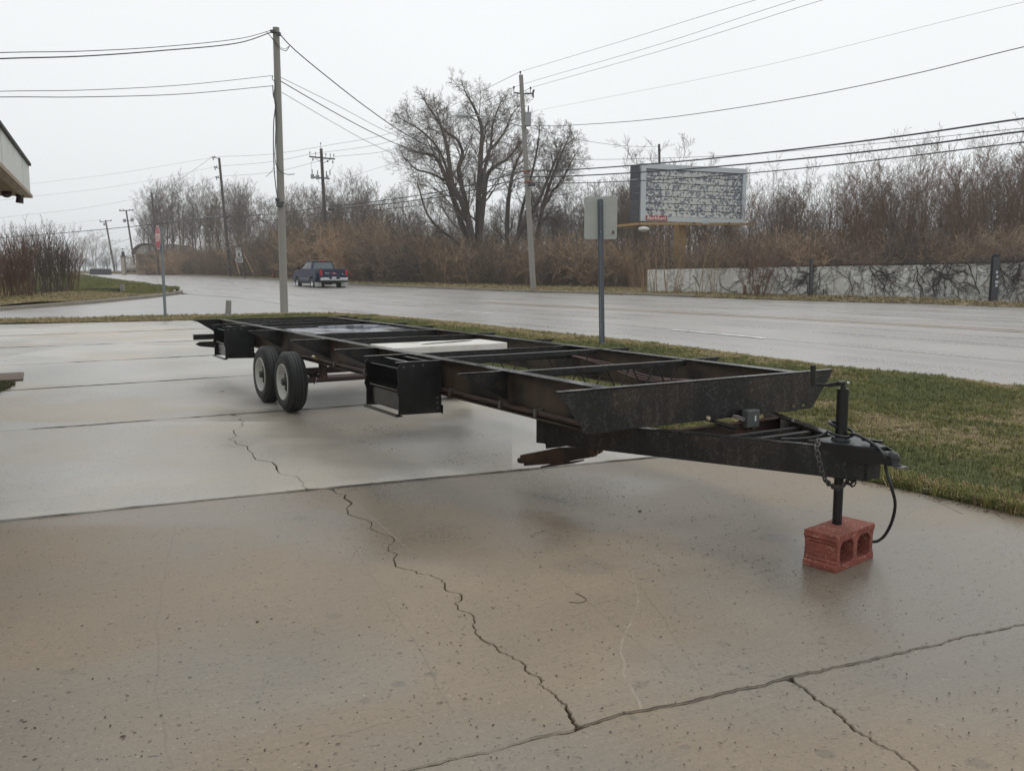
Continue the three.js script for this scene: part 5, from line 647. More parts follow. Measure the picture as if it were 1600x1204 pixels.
// ---------------------------------------------------------------- white wall with vines and posts
const wallD = (px) => mix(53, 40.8, (px - 1012) / 540);
{ const xs = []; for (let px = 1012; px <= 1760; px += 22) xs.push(px); const D = (px) => { // keep the wall straight in plan
    const a = at(1012, 440, 53), b = at(1552, 440, 41), w = ray(px, 440); const dx = b.x - a.x, dz = b.z - a.z; const den = w.x * dz - w.z * dx; const k = (a.x * dz - a.z * dx) / den; return -(w.z * k); };
  const topY = (px) => px < 1200 ? mix(421, 417.5, (px - 1012) / 188) : px < 1553 ? mix(417.5, 411.5, (px - 1200) / 353) : mix(411.5, 409, (px - 1553) / 50);
  const botY = (px) => mix(455, 480, (px - 1012) / 588);
  const TWall = textures(1024, (u, v) => { const a = fbm(u * 7, v * 7, 291, 5, 0), b = fbm(u * 40, v * 40, 293, 4, 0), s = fbm(u * 60, v * 6, 295, 4, 0); const t = sst(a * 0.6 + b * 0.4, 0.40, 0.62), c = sst(s * 0.5 + b * 0.5, 0.56, 0.68); const k = 0.9 + 0.25 * b; return [mix(mix(0.66, 0.50, t), 0.22, c * 0.6) * k, mix(mix(0.655, 0.49, t), 0.21, c * 0.6) * k, mix(mix(0.62, 0.45, t), 0.19, c * 0.6) * k, 0.85, b]; });
  const a = xs.map((px) => at(px, topY(px), D(px))), b = xs.map((px) => at(px, botY(px), D(px)).add(V(0, -0.4, 0))); const u = a[5].clone().sub(a[0]).setY(0).normalize(), nrm = V(u.z, 0, -u.x); if (nrm.z < 0) nrm.negate(); const back = nrm.clone().multiplyScalar(-0.2);
  const w = thing('concrete_wall', 'long white painted wall along the far side of the road, stained and overgrown', 'wall', a[0].clone().setY(0)); const o = w.position;
  const f = [], uv = []; let run = 0; const quad = (p, q, r, s) => { for (const x of [p, q, r, p, r, s]) f.push(x.x - o.x, x.y - o.y, x.z - o.z); }; 
  for (let i = 0; i + 1 < xs.length; i++) { quad(b[i], b[i + 1], a[i + 1], a[i]); quad(a[i], a[i + 1], a[i + 1].clone().add(back), a[i].clone().add(back)); quad(a[i].clone().add(back), a[i + 1].clone().add(back), b[i + 1].clone().add(back), b[i].clone().add(back)); } quad(b[0], a[0], a[0].clone().add(back), b[0].clone().add(back));
  const g = new THREE.BufferGeometry(); g.setAttribute('position', new THREE.Float32BufferAttribute(f, 3)); g.computeVertexNormals(); obj('wall_face', g, matOf(TWall, { bumpScale: 0.01, side: THREE.DoubleSide }, 0.22), w);
  // vines: climbing stems clinging to the face
  const r = rngOf(404), Pw = (px, py, out = 0.05) => at(px, py, D(px)).addScaledVector(nrm, out); const mV = plain(0.060, 0.046, 0.038, 0.9), thick = [], thin = [];
  const vine = (px, py, dir, len, rad, depth) => { const pts = [Pw(px, py)]; let x = px, y = py, a2 = dir; const n = Math.max(3, Math.round(len / 6)); for (let k = 0; k < n; k++) { a2 += rr(-0.5, 0.5, r); x += Math.cos(a2) * len / n; y += Math.sin(a2) * len / n; y = clamp(y, topY(x) - 2, botY(x) - 1); pts.push(Pw(x, y, 0.03 + r() * 0.05)); if (depth && r() < 0.75) vine(x, y, a2 + rr(-1.2, 1.2, r), len * rr(0.35, 0.7, r), rad * 0.6, depth - 1); } thin.push(tube(pts, rad, n * 2, 4)); };
  for (let k = 0; k < 190; k++) { const px = k < 16 ? rr(1030, 1200, r) : 1200 + (1 - Math.pow(r(), 1.1)) * 520; vine(px, r() < 0.6 ? topY(px) + rr(0, 6, r) : botY(px) - rr(2, 20, r), r() < 0.6 ? rr(0.5, 2.6, r) : rr(-2.5, -0.6, r), rr(18, 55, r), (r() < 0.2 ? rr(0.016, 0.028, r) : rr(0.006, 0.013, r)), px < 1200 ? 1 : 2); }
  for (const l of [[[1288, 418], [1283, 430], [1277, 445], [1272, 459]], [[1383, 418], [1385, 430], [1380, 445], [1382, 458]], [[1432, 420], [1425, 430], [1413, 441], [1404, 446]], [[1412, 440], [1405, 434], [1402, 448], [1403, 456]], [[1290, 415], [1310, 421], [1335, 424], [1352, 432], [1362, 442]], [[1500, 412], [1510, 425], [1515, 445], [1530, 462]]]) thick.push(tube(l.map(([x, y]) => Pw(x, y, 0.07)), 0.065, 16, 6));
  const v = tag(obj('climbing_vine', merge(thin), mV), 'tangle of bare vines clinging to the white wall', 'vine', null, 'stuff');
  thick.forEach((q, i) => obj('vine_stem', q, mV, w));
  // woody mat along the wall top
  const mat2 = []; for (let k = 0; k < 420; k++) { const px = 1150 + (1 - r() * r()) * 600; const y = topY(px) + rr(-5, 2, r), p = Pw(px, y, rr(-0.2, 0.12, r)); const q = Pw(px + rr(-14, 14, r), y + rr(-7, 4, r), rr(-0.3, 0.15, r)), m = p.clone().lerp(q, 0.5).add(V(rr(-0.1, 0.1, r), rr(-0.05, 0.15, r), rr(-0.1, 0.1, r))); mat2.push(tube([p, m, q], rr(0.008, 0.02, r), 5, 3)); }
  tag(obj('vine_mat', merge(mat2), mV), 'dark matted vines hanging over the top of the white wall', 'vine', null, 'stuff');
  const post = (px, y0, y1, wd, label, m) => { const B = Pw(px, y1, 0.2), s = thing('wall_post', label, 'post', B); const h = at(px, y0, D(px)).y - B.y; pieces('flange', [box(wd, h + 0.3, 0.02, 0, h / 2 - 0.15, 0.1), box(wd, h + 0.3, 0.02, 0, h / 2 - 0.15, -0.1)], m, s); obj('web', box(0.02, h + 0.3, 0.178, 0, h / 2 - 0.15, 0), m, s); return s; };
  post(1268, 404, 470, 0.10, 'thin dark steel post against the middle of the white wall', mIron);
  { const s = post(1553, 400, 479, 0.30, 'thick dark steel post with pale reflectors near the right end of the wall', mIron); pieces('reflector', [[0.03, 1.72], [0.06, 1.52], [0.05, 1.28], [0.05, 1.12]].map(([x, y], i) => rbox(i === 2 ? 0.15 : 0.09, 0.12, 0.02, 0.004, x, y - 0.15, 0.125)), plain(0.55, 0.58, 0.62, 0.3), s); obj('cap', lathe([[0, 0.16], [0.10, 0.12], [0.16, 0], [0, 0]], 10).translate(0, at(1553, 400, D(1553)).y - s.position.y, 0), plain(0.05, 0.042, 0.035, 0.9), s); }
  for (const [px, y0, y1, l] of [[1163.5, 446.5, 465.5, 'left rusty steel stub standing before the white wall'], [1184, 445.5, 467.5, 'right rusty steel stub standing before the white wall']]) { const B = at(px, y1, D(px) - 0.5), s = thing('steel_stub', l, 'post', B); const h = (y1 - y0) / F * (D(px) - 0.5); obj('stub', [cyl(V(0, -0.2, 0), V(0, h, 0), 0.085, 0.085, 12)], plain(0.13, 0.05, 0.03, 0.85), s); obj('cap', cyl(V(0, h, 0), V(0.0, h + 0.03, 0), 0.075, 0.05, 12), plain(0.10, 0.04, 0.03, 0.9), s); }
}
// ---------------------------------------------------------------- canopy of the building at the left edge
{ const c = at(47.5, 306, 13), dirN = V(0.41, 0, 0.912).normalize(), turn = Math.atan2(dirN.x, dirN.z), y0 = c.y, Hf = at(47.5, 258, 13).y - y0; // local z runs along the fascia toward the camera, x to the road
  const b = thing('storefront', 'corner of a building with a white fascia and brown soffit at the left edge', 'building', V(c.x, 0, c.z), turn);
  const TF = textures(256, (u, v) => { const a = fbm(u * 5, v * 5, 301, 4, 5), s = fbm(u * 40, v * 3, 303, 3, 0), t = sst(a, 0.55, 0.75), k = 0.92 + 0.15 * s; return [mix(0.56, 0.46, t) * k, mix(0.57, 0.46, t) * k, mix(0.53, 0.40, t) * k, 0.5, s]; });
  const mFs = matOf(TF, { bumpScale: 0.002 }, 0.6), mSof = matOf(TWood, { color: lin(0.75, 0.55, 0.32) }, 1.2), mDk = plain(0.035, 0.03, 0.03, 0.7), Lz = 12;
  let z = 0; for (const w of [1.08, 2.6, 2.6, 2.6, 2.6]) { obj('fascia_panel', span(-0.05, 0, y0 + 0.02, y0 + Hf - 0.01, z + (z ? 0.045 : 0), z + w), mFs, b); if (z) obj('seam', span(-0.06, -0.012, y0 + 0.05, y0 + Hf - 0.01, z + 0.0005, z + 0.0445), mDk, b); z += w; }
  obj('end_panel', span(-3.2, -0.052, y0 + 0.02, y0 + Hf - 0.01, 0.0, 0.05), mFs, b);
  obj('roof_edge', [span(-3.3, 0.03, y0 + Hf - 0.008, y0 + Hf + 0.03, -0.03, z)], mDk, b); obj('drip_edge', [span(-0.10, 0.025, y0 - 0.03, y0 + 0.015, 0.0, z)], matOf(TWood, { color: lin(1.2, 1.0, 0.8) }, 1.2), b);
  for (let k = 0; k < 20; k++) obj('soffit_board', span(-3.15 + k * 0.153, -3.15 + k * 0.153 + 0.143, y0 - 0.012 + 0.004 * (k % 2), y0 + 0.012, 0.0, z), mSof, b);
  obj('wall', span(-3.6, -3.3, -0.2, y0 + Hf + 0.5, 0.0, z), matOf(TKerb, { color: lin(1.5, 1.5, 1.5) }, 0.5), b);
  { const q = b.worldToLocal(at(10, 311, 12.2)); b.updateMatrixWorld(true); const q1 = b.worldToLocal(at(10, 306, 12.2)), q2 = b.worldToLocal(at(31, 314, 12.6)), m = plain(0.05, 0.02, 0.03, 0.5); const h = new THREE.SphereGeometry(0.07, 14, 8); h.scale(1, 0.8, 1); h.translate(q1.x, y0 - 0.035, q1.z); obj('dome_lamp', h, m, b); obj('spot_lamp', [cyl(V(q2.x, y0 - 0.012, q2.z), V(q2.x, y0 - 0.045, q2.z), 0.055, 0.055, 14), cyl(V(q2.x - 0.01, y0 - 0.13, q2.z), V(q2.x, y0 - 0.05, q2.z), 0.05, 0.045, 14)], m, b); }
  for (const zz of [5, 10]) obj('column', rbox(0.16, y0, 0.16, 0.01, -0.25, y0 / 2 - 0.02, zz), matOf(TF, {}, 1), b);
}
{ const p = onG(37, 583.5), q = onG(30, 600), P0 = at(0, 588, -p.z - 0.35), s = thing('walkway_slab', 'brown paving slab edge at the left border of the lot', 'paving slab', V(p.x, hAt(p.x, p.z), p.z), TH - 0.06); const g = rbox(3.2, 0.12, 1.0, 0.01, -1.6, -0.035, 0.5); obj('slab_body', g, matOf(TKerb, { color: lin(0.62, 0.50, 0.45) }, 0.8), s); obj('joint', rbox(0.02, 0.01, 0.96, 0.003, -1.1, 0.023, 0.5), mIronD(), s); }
function mIronD() { return plain(0.04, 0.035, 0.03, 0.9); }
// far left: barn, pillar, tank and fence seen down the road
{ const B = at(212, 428, 152), s = thing('barn', 'small building with a curved dark roof behind the brush at left', 'building', V(B.x, B.y, B.z), -0.35); const R = 2.7, y = 3.3; const arc = []; for (let k = 0; k <= 14; k++) { const a = Math.PI * k / 14; arc.push([R - R * Math.cos(a) - 0, y + 1.75 * Math.sin(a)]); }
  const pg = prism([[0.15, -0.5], [2 * R - 0.15, -0.5], [2 * R - 0.15, y], ...arc.slice(1, -1).reverse().map(([x, yy]) => [mix(R, x, 0.94), mix(y, yy, 0.9)]), [0.15, y]], 9); pg.translate(0, 0, -9); const wl = obj('wall', pg, plain(0.30, 0.24, 0.18, 0.8), s);
  obj('gable', prism([...arc.map(([x, yy]) => [mix(R, x, 0.93), mix(y, yy, 0.88)])], 0.06).translate(0, 0, 0.002), plain(0.5, 0.5, 0.48, 0.7), s);
  obj('roof', prism([...arc.map(([x, yy]) => [mix(R, x, 1.06), mix(y, yy, 1.05)]), ...arc.slice().reverse().map(([x, yy]) => [mix(R, x, 0.98), mix(y, yy, 0.97)])], 9.8).translate(0, 0, -9.2), plain(0.07, 0.062, 0.066, 0.7), s); }
{ const B = at(193.5, 429, 150), s = thing('gate_pillar', 'pale square pillar with a dark lantern top beside the distant road', 'pillar', B); obj('shaft', rbox(0.62, 3.1, 0.62, 0.03, 0, 1.4, 0), plain(0.42, 0.38, 0.32, 0.8), s); obj('lantern', [rbox(0.85, 0.12, 0.85, 0.03, 0, 3.01, 0), rbox(0.4, 0.75, 0.4, 0.05, 0, 3.45, 0)], plain(0.05, 0.045, 0.045, 0.6), s); obj('finial', [cyl(V(0, 3.8, 0), V(0, 4.4, 0), 0.05), cyl(V(-0.35, 4.25, 0), V(0.35, 4.25, 0), 0.04)], plain(0.10, 0.09, 0.09, 0.6), s); }
{ const B = at(204, 428, 165), s = thing('storage_tank', 'pale horizontal tank beside the distant pillar', 'tank', B); obj('shell', [cyl(V(-0.95, 1.1, 0), V(0.95, 1.1, 0), 0.62, 0.62, 18), new THREE.SphereGeometry(0.62, 16, 10).scale(0.5, 1, 1).translate(-0.95, 1.1, 0), new THREE.SphereGeometry(0.62, 16, 10).scale(0.5, 1, 1).translate(0.95, 1.1, 0)], plain(0.36, 0.35, 0.34, 0.5), s); pieces('leg', [-0.6, 0.6].map((x) => box(0.2, 0.7, 0.8, x, 0.2, 0)), plain(0.06, 0.055, 0.05, 0.8), s); }
{ const B = at(140, 429.5, 150), s = thing('fence', 'low dark purple fence with a pale rail at the far end of the road', 'fence', B); for (let k = 0; k < 9; k++) obj('panel', box(0.4, 1.15, 0.06, 0.2 + k * 0.405, 0.45, 0), plain(0.075, 0.068, 0.078, 0.8), s); obj('rail', box(2.2, 0.12, 0.1, 1.4, 1.12, 0.04), plain(0.4, 0.37, 0.34, 0.7), s); }

// ---------------------------------------------------------------- vegetation
class LimbMesh { constructor() { this.p = []; this.n = []; this.u = []; this.i = []; }
  tube(pts, rad, sides) { const base = this.p.length / 3, m = pts.length; let run = 0, ref = V(0.31, 0.2, 0.93);
    for (let k = 0; k < m; k++) { const t = pts[Math.min(m - 1, k + 1)].clone().sub(pts[Math.max(0, k - 1)]).normalize(); let a = ref.clone().cross(t); if (a.lengthSq() < 1e-4) a = V(1, 0, 0).cross(t); a.normalize(); const b = t.clone().cross(a); if (k) run += pts[k].distanceTo(pts[k - 1]);
      for (let s = 0; s <= sides; s++) { const w = s / sides * Math.PI * 2, c = Math.cos(w), q = Math.sin(w), nx = a.x * c + b.x * q, ny = a.y * c + b.y * q, nz = a.z * c + b.z * q; this.p.push(pts[k].x + nx * rad[k], pts[k].y + ny * rad[k], pts[k].z + nz * rad[k]); this.n.push(nx, ny, nz); this.u.push(s / sides * Math.max(1, Math.round(rad[0] * 12)), run); } }
    for (let k = 0; k + 1 < m; k++) for (let s = 0; s < sides; s++) { const q = base + k * (sides + 1) + s; this.i.push(q, q + 1, q + sides + 1, q + 1, q + sides + 2, q + sides + 1); } }
  geo() { const g = new THREE.BufferGeometry(); g.setAttribute('position', new THREE.Float32BufferAttribute(this.p, 3)); g.setAttribute('normal', new THREE.Float32BufferAttribute(this.n, 3)); g.setAttribute('uv', new THREE.Float32BufferAttribute(this.u, 2)); g.setIndex(this.i); return g; } }
function meshLimbs(name, tb, mat, parent) { const m = new THREE.Mesh(tb.geo(), mat); m.name = parent === scene ? numbered(name) : partName(parent, name); m.castShadow = m.receiveShadow = true; parent.add(m); return m; }
const TBark = textures(256, (u, v) => { const a = fbm(u * 14, v * 5, 311, 4, 0), b = fbm(u * 40, v * 16, 313, 3, 0), k = 0.65 + 0.5 * a + 0.45 * (b - 0.5); return [0.140 * k, 0.118 * k, 0.098 * k, 0.92, b]; });
const mBark = matOf(TBark, { bumpScale: 0.02 }, 1, 0.4), mTwig = plain(0.190, 0.145, 0.110, 0.9), mTwigR = plain(0.175, 0.112, 0.076, 0.9), mTwigG = plain(0.170, 0.138, 0.112, 0.9), mBarkR = matOf(TBark, { bumpScale: 0.02, color: lin(1.35, 1.05, 0.86) }, 1, 0.4);
const SIDES = [8, 6, 4, 3, 3, 3];
// P: kids, ratio, angle, wiggle, lift (per level), last level, where twigs begin
function grow(T, C, p, d, len, r, lv, P, g) {
  const n = lv === 0 ? 7 : lv === 1 ? 5 : lv >= P.last ? 2 : 3, pts = [p.clone()], rad = [r], dir = d.clone(); let q = p.clone();
  const tip = lv >= P.last ? Math.max(P.min * 0.6, r * 0.4) : r * P.taper[Math.min(lv, 2)];
  for (let k = 1; k <= n; k++) { dir.x += rr(-1, 1, g) * P.wig[lv]; dir.y += rr(-1, 1, g) * P.wig[lv] * 0.6 + P.lift[lv]; dir.z += rr(-1, 1, g) * P.wig[lv]; dir.normalize(); q = q.clone().addScaledVector(dir, len / n); pts.push(q); rad.push(mix(r, tip, k / n)); }
  (lv < P.split ? T : C).tube(pts, rad, SIDES[lv]);
  if (lv >= P.last) return;
  const kids = P.kids[lv]; let az = g() * 6.28;
  for (let k = 0; k < kids; k++) {
    const t = mix(P.from[lv], 1, (k + g() * 0.8) / kids), f = Math.min(n - 1e-3, t * n), i = Math.floor(f), pp = pts[i].clone().lerp(pts[i + 1], f - i), axis = pts[i + 1].clone().sub(pts[i]).normalize();
    az += 2.4 + rr(-0.5, 0.5, g); const s = Math.abs(axis.y) > 0.95 ? V(1, 0, 0) : V(0, 1, 0), a = s.cross(axis).normalize(), b = axis.clone().cross(a), an = P.ang[lv] * rr(0.7, 1.25, g), cd = axis.clone().multiplyScalar(Math.cos(an)).addScaledVector(a, Math.sin(an) * Math.cos(az)).addScaledVector(b, Math.sin(an) * Math.sin(az));
    grow(T, C, pp, cd, len * P.ratio[lv] * rr(0.7, 1.2, g) * mix(1.1, 0.75, t), Math.max(P.min, mix(r, tip, t) * P.thin[lv]), lv + 1, P, g);
  }
}
const PT = { kids: [11, 6, 5, 4], ratio: [0.40, 0.48, 0.5, 0.5], ang: [0.62, 0.65, 0.65, 0.6], wig: [0.06, 0.14, 0.2, 0.25, 0.3, 0.3], lift: [0.02, 0.08, 0.08, 0.06, 0.04, 0.03], from: [0.28, 0.2, 0.2, 0.2], thin: [0.55, 0.6, 0.65, 0.7], taper: [0.18, 0.3, 0.45], last: 4, split: 1, min: 0.012 };
function protoTree(seed, opt, mat, tw) { const P = { ...PT, ...opt }, T = new LimbMesh(), C = new LimbMesh(), g = rngOf(seed); const stems = opt.stems || 1; for (let s = 0; s < stems; s++) { const lean = stems > 1 ? 0.22 : 0.05, a = s / stems * 6.28 + g(); grow(T, C, V(Math.cos(a) * 0.15 * (stems > 1), -0.4, Math.sin(a) * 0.15 * (stems > 1)), V(Math.cos(a) * lean, 1, Math.sin(a) * lean).normalize(), 12 * rr(0.85, 1.05, g), rr(0.13, 0.17, g) / Math.sqrt(stems), 0, P, g); } return { T, C, mat, tw }; }
const protos = [
  protoTree(1, {}, mBark, mTwig), protoTree(2, { kids: [9, 6, 5, 4], ang: [0.45, 0.6, 0.65, 0.6], from: [0.4, 0.2, 0.2, 0.2] }, mBark, mTwigG), protoTree(3, { stems: 2, kids: [7, 6, 5, 3] }, mBark, mTwig), protoTree(4, { kids: [13, 5, 5, 4], ang: [0.75, 0.6, 0.6, 0.6] }, mBark, mTwigG),
  protoTree(5, { stems: 3, kids: [7, 6, 4, 3], from: [0.15, 0.2, 0.2, 0.2], ang: [0.42, 0.55, 0.6, 0.6], wig: [0.07, 0.14, 0.2, 0.25, 0.3, 0.3], ratio: [0.46, 0.5, 0.5, 0.5] }, mBarkR, mTwigR), protoTree(6, { kids: [12, 6, 5, 3], from: [0.15, 0.2, 0.2, 0.2], ang: [0.5, 0.6, 0.65, 0.6], wig: [0.06, 0.14, 0.2, 0.25, 0.3, 0.3], ratio: [0.44, 0.5, 0.5, 0.5] }, mBarkR, mTwigR), protoTree(7, { stems: 2, kids: [9, 6, 4, 4], from: [0.18, 0.2, 0.2, 0.2], ang: [0.42, 0.55, 0.6, 0.6], wig: [0.07, 0.14, 0.2, 0.25, 0.3, 0.3], ratio: [0.46, 0.5, 0.5, 0.5] }, mBarkR, mTwigR),
];
const protoObj = [];
const rT = rngOf(2024);
function placeTree(k, px, D, topPy, label, group, wide = 1) {
  const b = at(px, 430, D); const base = V(b.x, HD(b.x, D), -D), h = at(px, topPy, D).y - base.y, s = h / 12.4; let o;
  if (!protoObj[k]) { o = thing('bare_tree', label, 'tree', base, 0, group); meshLimbs('trunk', protos[k].T, protos[k].mat, o); meshLimbs('crown', protos[k].C, protos[k].tw, o); protoObj[k] = o; } else { o = copyOf(protoObj[k], label); o.position.copy(base); o.userData.group = group; }
  o.rotation.y = rT() * 6.28; o.scale.set(s * wide, s, s * wide); return o;
}
const lerpT = (tab, x) => { let i = 0; while (i < tab.length - 2 && x > tab[i + 1][0]) i++; const t = clamp((x - tab[i][0]) / (tab[i + 1][0] - tab[i][0])); return mix(tab[i][1], tab[i + 1][1], t); };
const edgeD = (px) => lerpT([[110, 190], [200, 150], [300, 118], [362, 103], [435, 90], [545, 71], [640, 66], [834, 59], [936, 56], [1012, 54], [1200, 52], [1400, 49], [1600, 46], [1750, 44]], px);
const L1 = 'slender bare tree in the tall row behind the stop sign', L2 = 'slender bare tree in the row behind the route signs', L3 = 'slender bare tree in the row behind the blue pickup', L4 = 'slender bare tree between the lamp pole and the billboard', L5 = 'bare tree rising behind the billboard', L6 = 'reddish bare tree behind the middle of the white wall', L7 = 'reddish bare tree behind the right end of the white wall';
const topTab = [[215, 345], [235, 305], [262, 276], [285, 280], [305, 305], [330, 292], [372, 292], [400, 310], [440, 300], [475, 296], [530, 292], [560, 288], [600, 294], [640, 300], [700, 330], [880, 300], [930, 286], [1000, 270], [1180, 285], [1230, 278], [1290, 292], [1340, 262], [1420, 256], [1480, 266], [1520, 243], [1600, 235], [1720, 225]];
for (let px = 226; px < 640; px += rr(5.5, 9.5, rT)) { const g = px < 340 ? [L1, 'bare trees behind the stop sign'] : px < 500 ? [L2, 'bare trees behind the route signs'] : [L3, 'bare trees behind the pickup']; placeTree([0, 1, 3, 2, 1, 0][Math.floor(rT() * 6)], px, edgeD(px) + rr(7, 26, rT), lerpT(topTab, px) + rr(-8, 30, rT), g[0], g[1], rr(0.7, 1.0, rT)); }
for (let px = 640; px < 1000; px += rr(7, 12, rT)) placeTree([0, 1, 3, 2][Math.floor(rT() * 4)], px, edgeD(px) + rr(10, 28, rT), Math.max(285, lerpT(topTab, px) + rr(-6, 40, rT)), L4, 'bare trees near the lamp pole', rr(0.7, 1, rT));
for (const [px, D, t, l] of [[1005, 86, 232, 'tall bare tree topping the left end of the billboard'], [1074, 88, 222, 'tallest bare tree showing above the middle of the billboard'], [1045, 84, 262, 'lower bare tree just above the billboard, right of the thin pole'], [1110, 90, 250, 'bare tree crown showing low above the right half of the billboard'], [1140, 84, 275, 'bare tree mostly hidden by the right end of the billboard']]) placeTree([0, 3][Math.floor(rT() * 2)], px, D, t, l);
for (let px = 1010; px < 1170; px += rr(12, 18, rT)) placeTree([4, 5, 6][Math.floor(rT() * 3)], px, edgeD(px) + rr(13, 26, rT), rr(300, 340, rT), L5, 'bare trees behind the billboard', 1);
for (let px = 1172; px < 1740; px += rr(8, 13, rT)) { const g = px < 1400 ? [L6, 'bare trees behind the middle of the wall'] : [L7, 'bare trees behind the right end of the wall']; placeTree([4, 5, 6, 5, 0][Math.floor(rT() * 5)], px, edgeD(px) + rr(4, 24, rT), lerpT(topTab, px) + (rT() < 0.25 ? rr(40, 80, rT) : rr(-10, 30, rT)), g[0], g[1], rr(0.75, 1.05, rT)); }
for (const [px, D, t, l] of [[150, 205, 362, 'broad hazy tree left of the farthest pole'], [133, 215, 372, 'smaller hazy tree at the end of the road, nearest the brush'], [170, 225, 376, 'narrow hazy tree just left of the farthest pole base'], [183, 250, 388, 'low hazy tree between the two farthest poles'], [120, 190, 385, 'hazy low tree at the right end of the left thicket']]) placeTree(2, px, D, t, l, undefined, 1.5);

// the big spreading tree and its right neighbour: main limbs traced in space, then grown
function limbTree(name, label, D, limbs, seed, base) {
  const B = at(...base, D), o = thing(name, label, 'tree', B), T = new LimbMesh(), C = new LimbMesh(), g = rngOf(seed);
  const P = { ...PT, kids: [0, 5, 4, 4, 3], ratio: [0.4, 0.6, 0.62, 0.62, 0.65], ang: [0.6, 0.62, 0.7, 0.65, 0.6], from: [0.28, 0.12, 0.12, 0.15, 0.2], thin: [0.5, 0.55, 0.6, 0.65, 0.7], lift: [0, 0.05, 0.04, 0.02, 0.01, 0.01], last: 5, split: 1, min: 0.007, wig: [0.06, 0.16, 0.22, 0.26, 0.3, 0.3] };
  for (const { pts, r0, r1, dz, kids, klen } of limbs) {
    const n = pts.length, q = pts.map(([x, y], i) => at(x, y, D + dz * Math.sin(i / (n - 1) * 1.6) + rr(-0.2, 0.2, g)).sub(B)), cv = new THREE.CatmullRomCurve3(q), m = n * 4, cp = cv.getPoints(m), rad = cp.map((_, i) => mix(r0, r1, i / m));
    T.tube(cp, rad, 9);
    let az = g() * 6; const kn = Math.round(kids * 1.6); for (let k = 0; k < kn; k++) { const t = mix(0.20, 1, (k + g() * 0.7) / kn), i = Math.min(m - 1, Math.floor(t * m)), ax = cp[i + 1].clone().sub(cp[i]).normalize(); az += 2.4; const a = V(0, 1, 0.1).cross(ax).normalize(), b = ax.clone().cross(a), an = rr(0.45, 0.95, g), cd = ax.clone().multiplyScalar(Math.cos(an)).addScaledVector(a, Math.sin(an) * Math.cos(az)).addScaledVector(b, Math.sin(an) * Math.sin(az)); grow(T, C, cp[i], cd, klen * rr(0.55, 1.2, g) * mix(1.25, 0.55, t), Math.max(0.02, rad[i] * 0.34), 1, P, g); }
    grow(T, C, cp[m], cp[m].clone().sub(cp[m - 1]).normalize(), klen * 0.42, r1, 1, P, g);
  }
  meshLimbs('trunk', T, mBark, o); meshLimbs('crown', C, mTwigG, o); return o;
}
const z3 = (l) => l.map(([x, y]) => [590 + x / 3.168, 100 + y / 3.168]);
limbTree('bare_tree', 'big spreading multi-trunked bare tree left of the lamp pole', 70, [
  { pts: z3([[475, 1090], [440, 880], [400, 745], [345, 580], [300, 480], [268, 450], [205, 440]]), r0: 0.30, r1: 0.07, dz: 1.5, kids: 9, klen: 3.0 },
  { pts: z3([[480, 1090], [465, 850], [420, 690], [372, 600], [345, 420], [310, 300], [250, 210]]), r0: 0.32, r1: 0.06, dz: -1.5, kids: 10, klen: 2.9 },
  { pts: z3([[500, 1090], [498, 800], [500, 640], [512, 430], [515, 320], [480, 220], [440, 150]]), r0: 0.30, r1: 0.06, dz: 1.0, kids: 10, klen: 2.9 },
  { pts: z3([[500, 900], [522, 700], [545, 545], [590, 500], [640, 470], [700, 400]]), r0: 0.24, r1: 0.06, dz: -2, kids: 9, klen: 2.7 },
  { pts: z3([[470, 880], [430, 660], [400, 520], [420, 440], [390, 370], [330, 330], [300, 260]]), r0: 0.22, r1: 0.05, dz: 2.5, kids: 9, klen: 2.7 },
  { pts: z3([[510, 640], [535, 500], [560, 410], [570, 300], [600, 210]]), r0: 0.16, r1: 0.05, dz: 2.2, kids: 8, klen: 2.5 },
  { pts: z3([[455, 960], [390, 880], [300, 810], [245, 740], [200, 600]]), r0: 0.15, r1: 0.05, dz: -2.5, kids: 7, klen: 2.2 },
  { pts: z3([[345, 580], [260, 540], [190, 520], [140, 470]]), r0: 0.10, r1: 0.04, dz: -1.5, kids: 6, klen: 2.2 },
  { pts: z3([[372, 610], [300, 420], [215, 330], [150, 290]]), r0: 0.12, r1: 0.04, dz: 1.5, kids: 8, klen: 2.4 },
  { pts: z3([[560, 420], [620, 350], [660, 260], [680, 230]]), r0: 0.10, r1: 0.04, dz: 1.2, kids: 6, klen: 2.2 },
], 61, [746, 446]);
limbTree('bare_tree', 'double-trunked bare tree leaning behind the lamp pole', 74, [
  { pts: z3([[635, 1080], [640, 900], [645, 700], [665, 560], [690, 480], [715, 430]]), r0: 0.26, r1: 0.06, dz: 1, kids: 9, klen: 2.6 },
  { pts: z3([[640, 1000], [690, 860], [745, 770], [790, 690], [835, 590], [870, 500], [900, 430]]), r0: 0.24, r1: 0.05, dz: -1, kids: 11, klen: 2.6 },
  { pts: z3([[640, 960], [590, 920], [530, 890]]), r0: 0.12, r1: 0.05, dz: 0.8, kids: 4, klen: 1.8 },
  { pts: z3([[690, 860], [720, 700], [760, 560], [790, 420], [800, 350]]), r0: 0.15, r1: 0.05, dz: 1.6, kids: 9, klen: 2.4 },
], 62, [792, 447]);
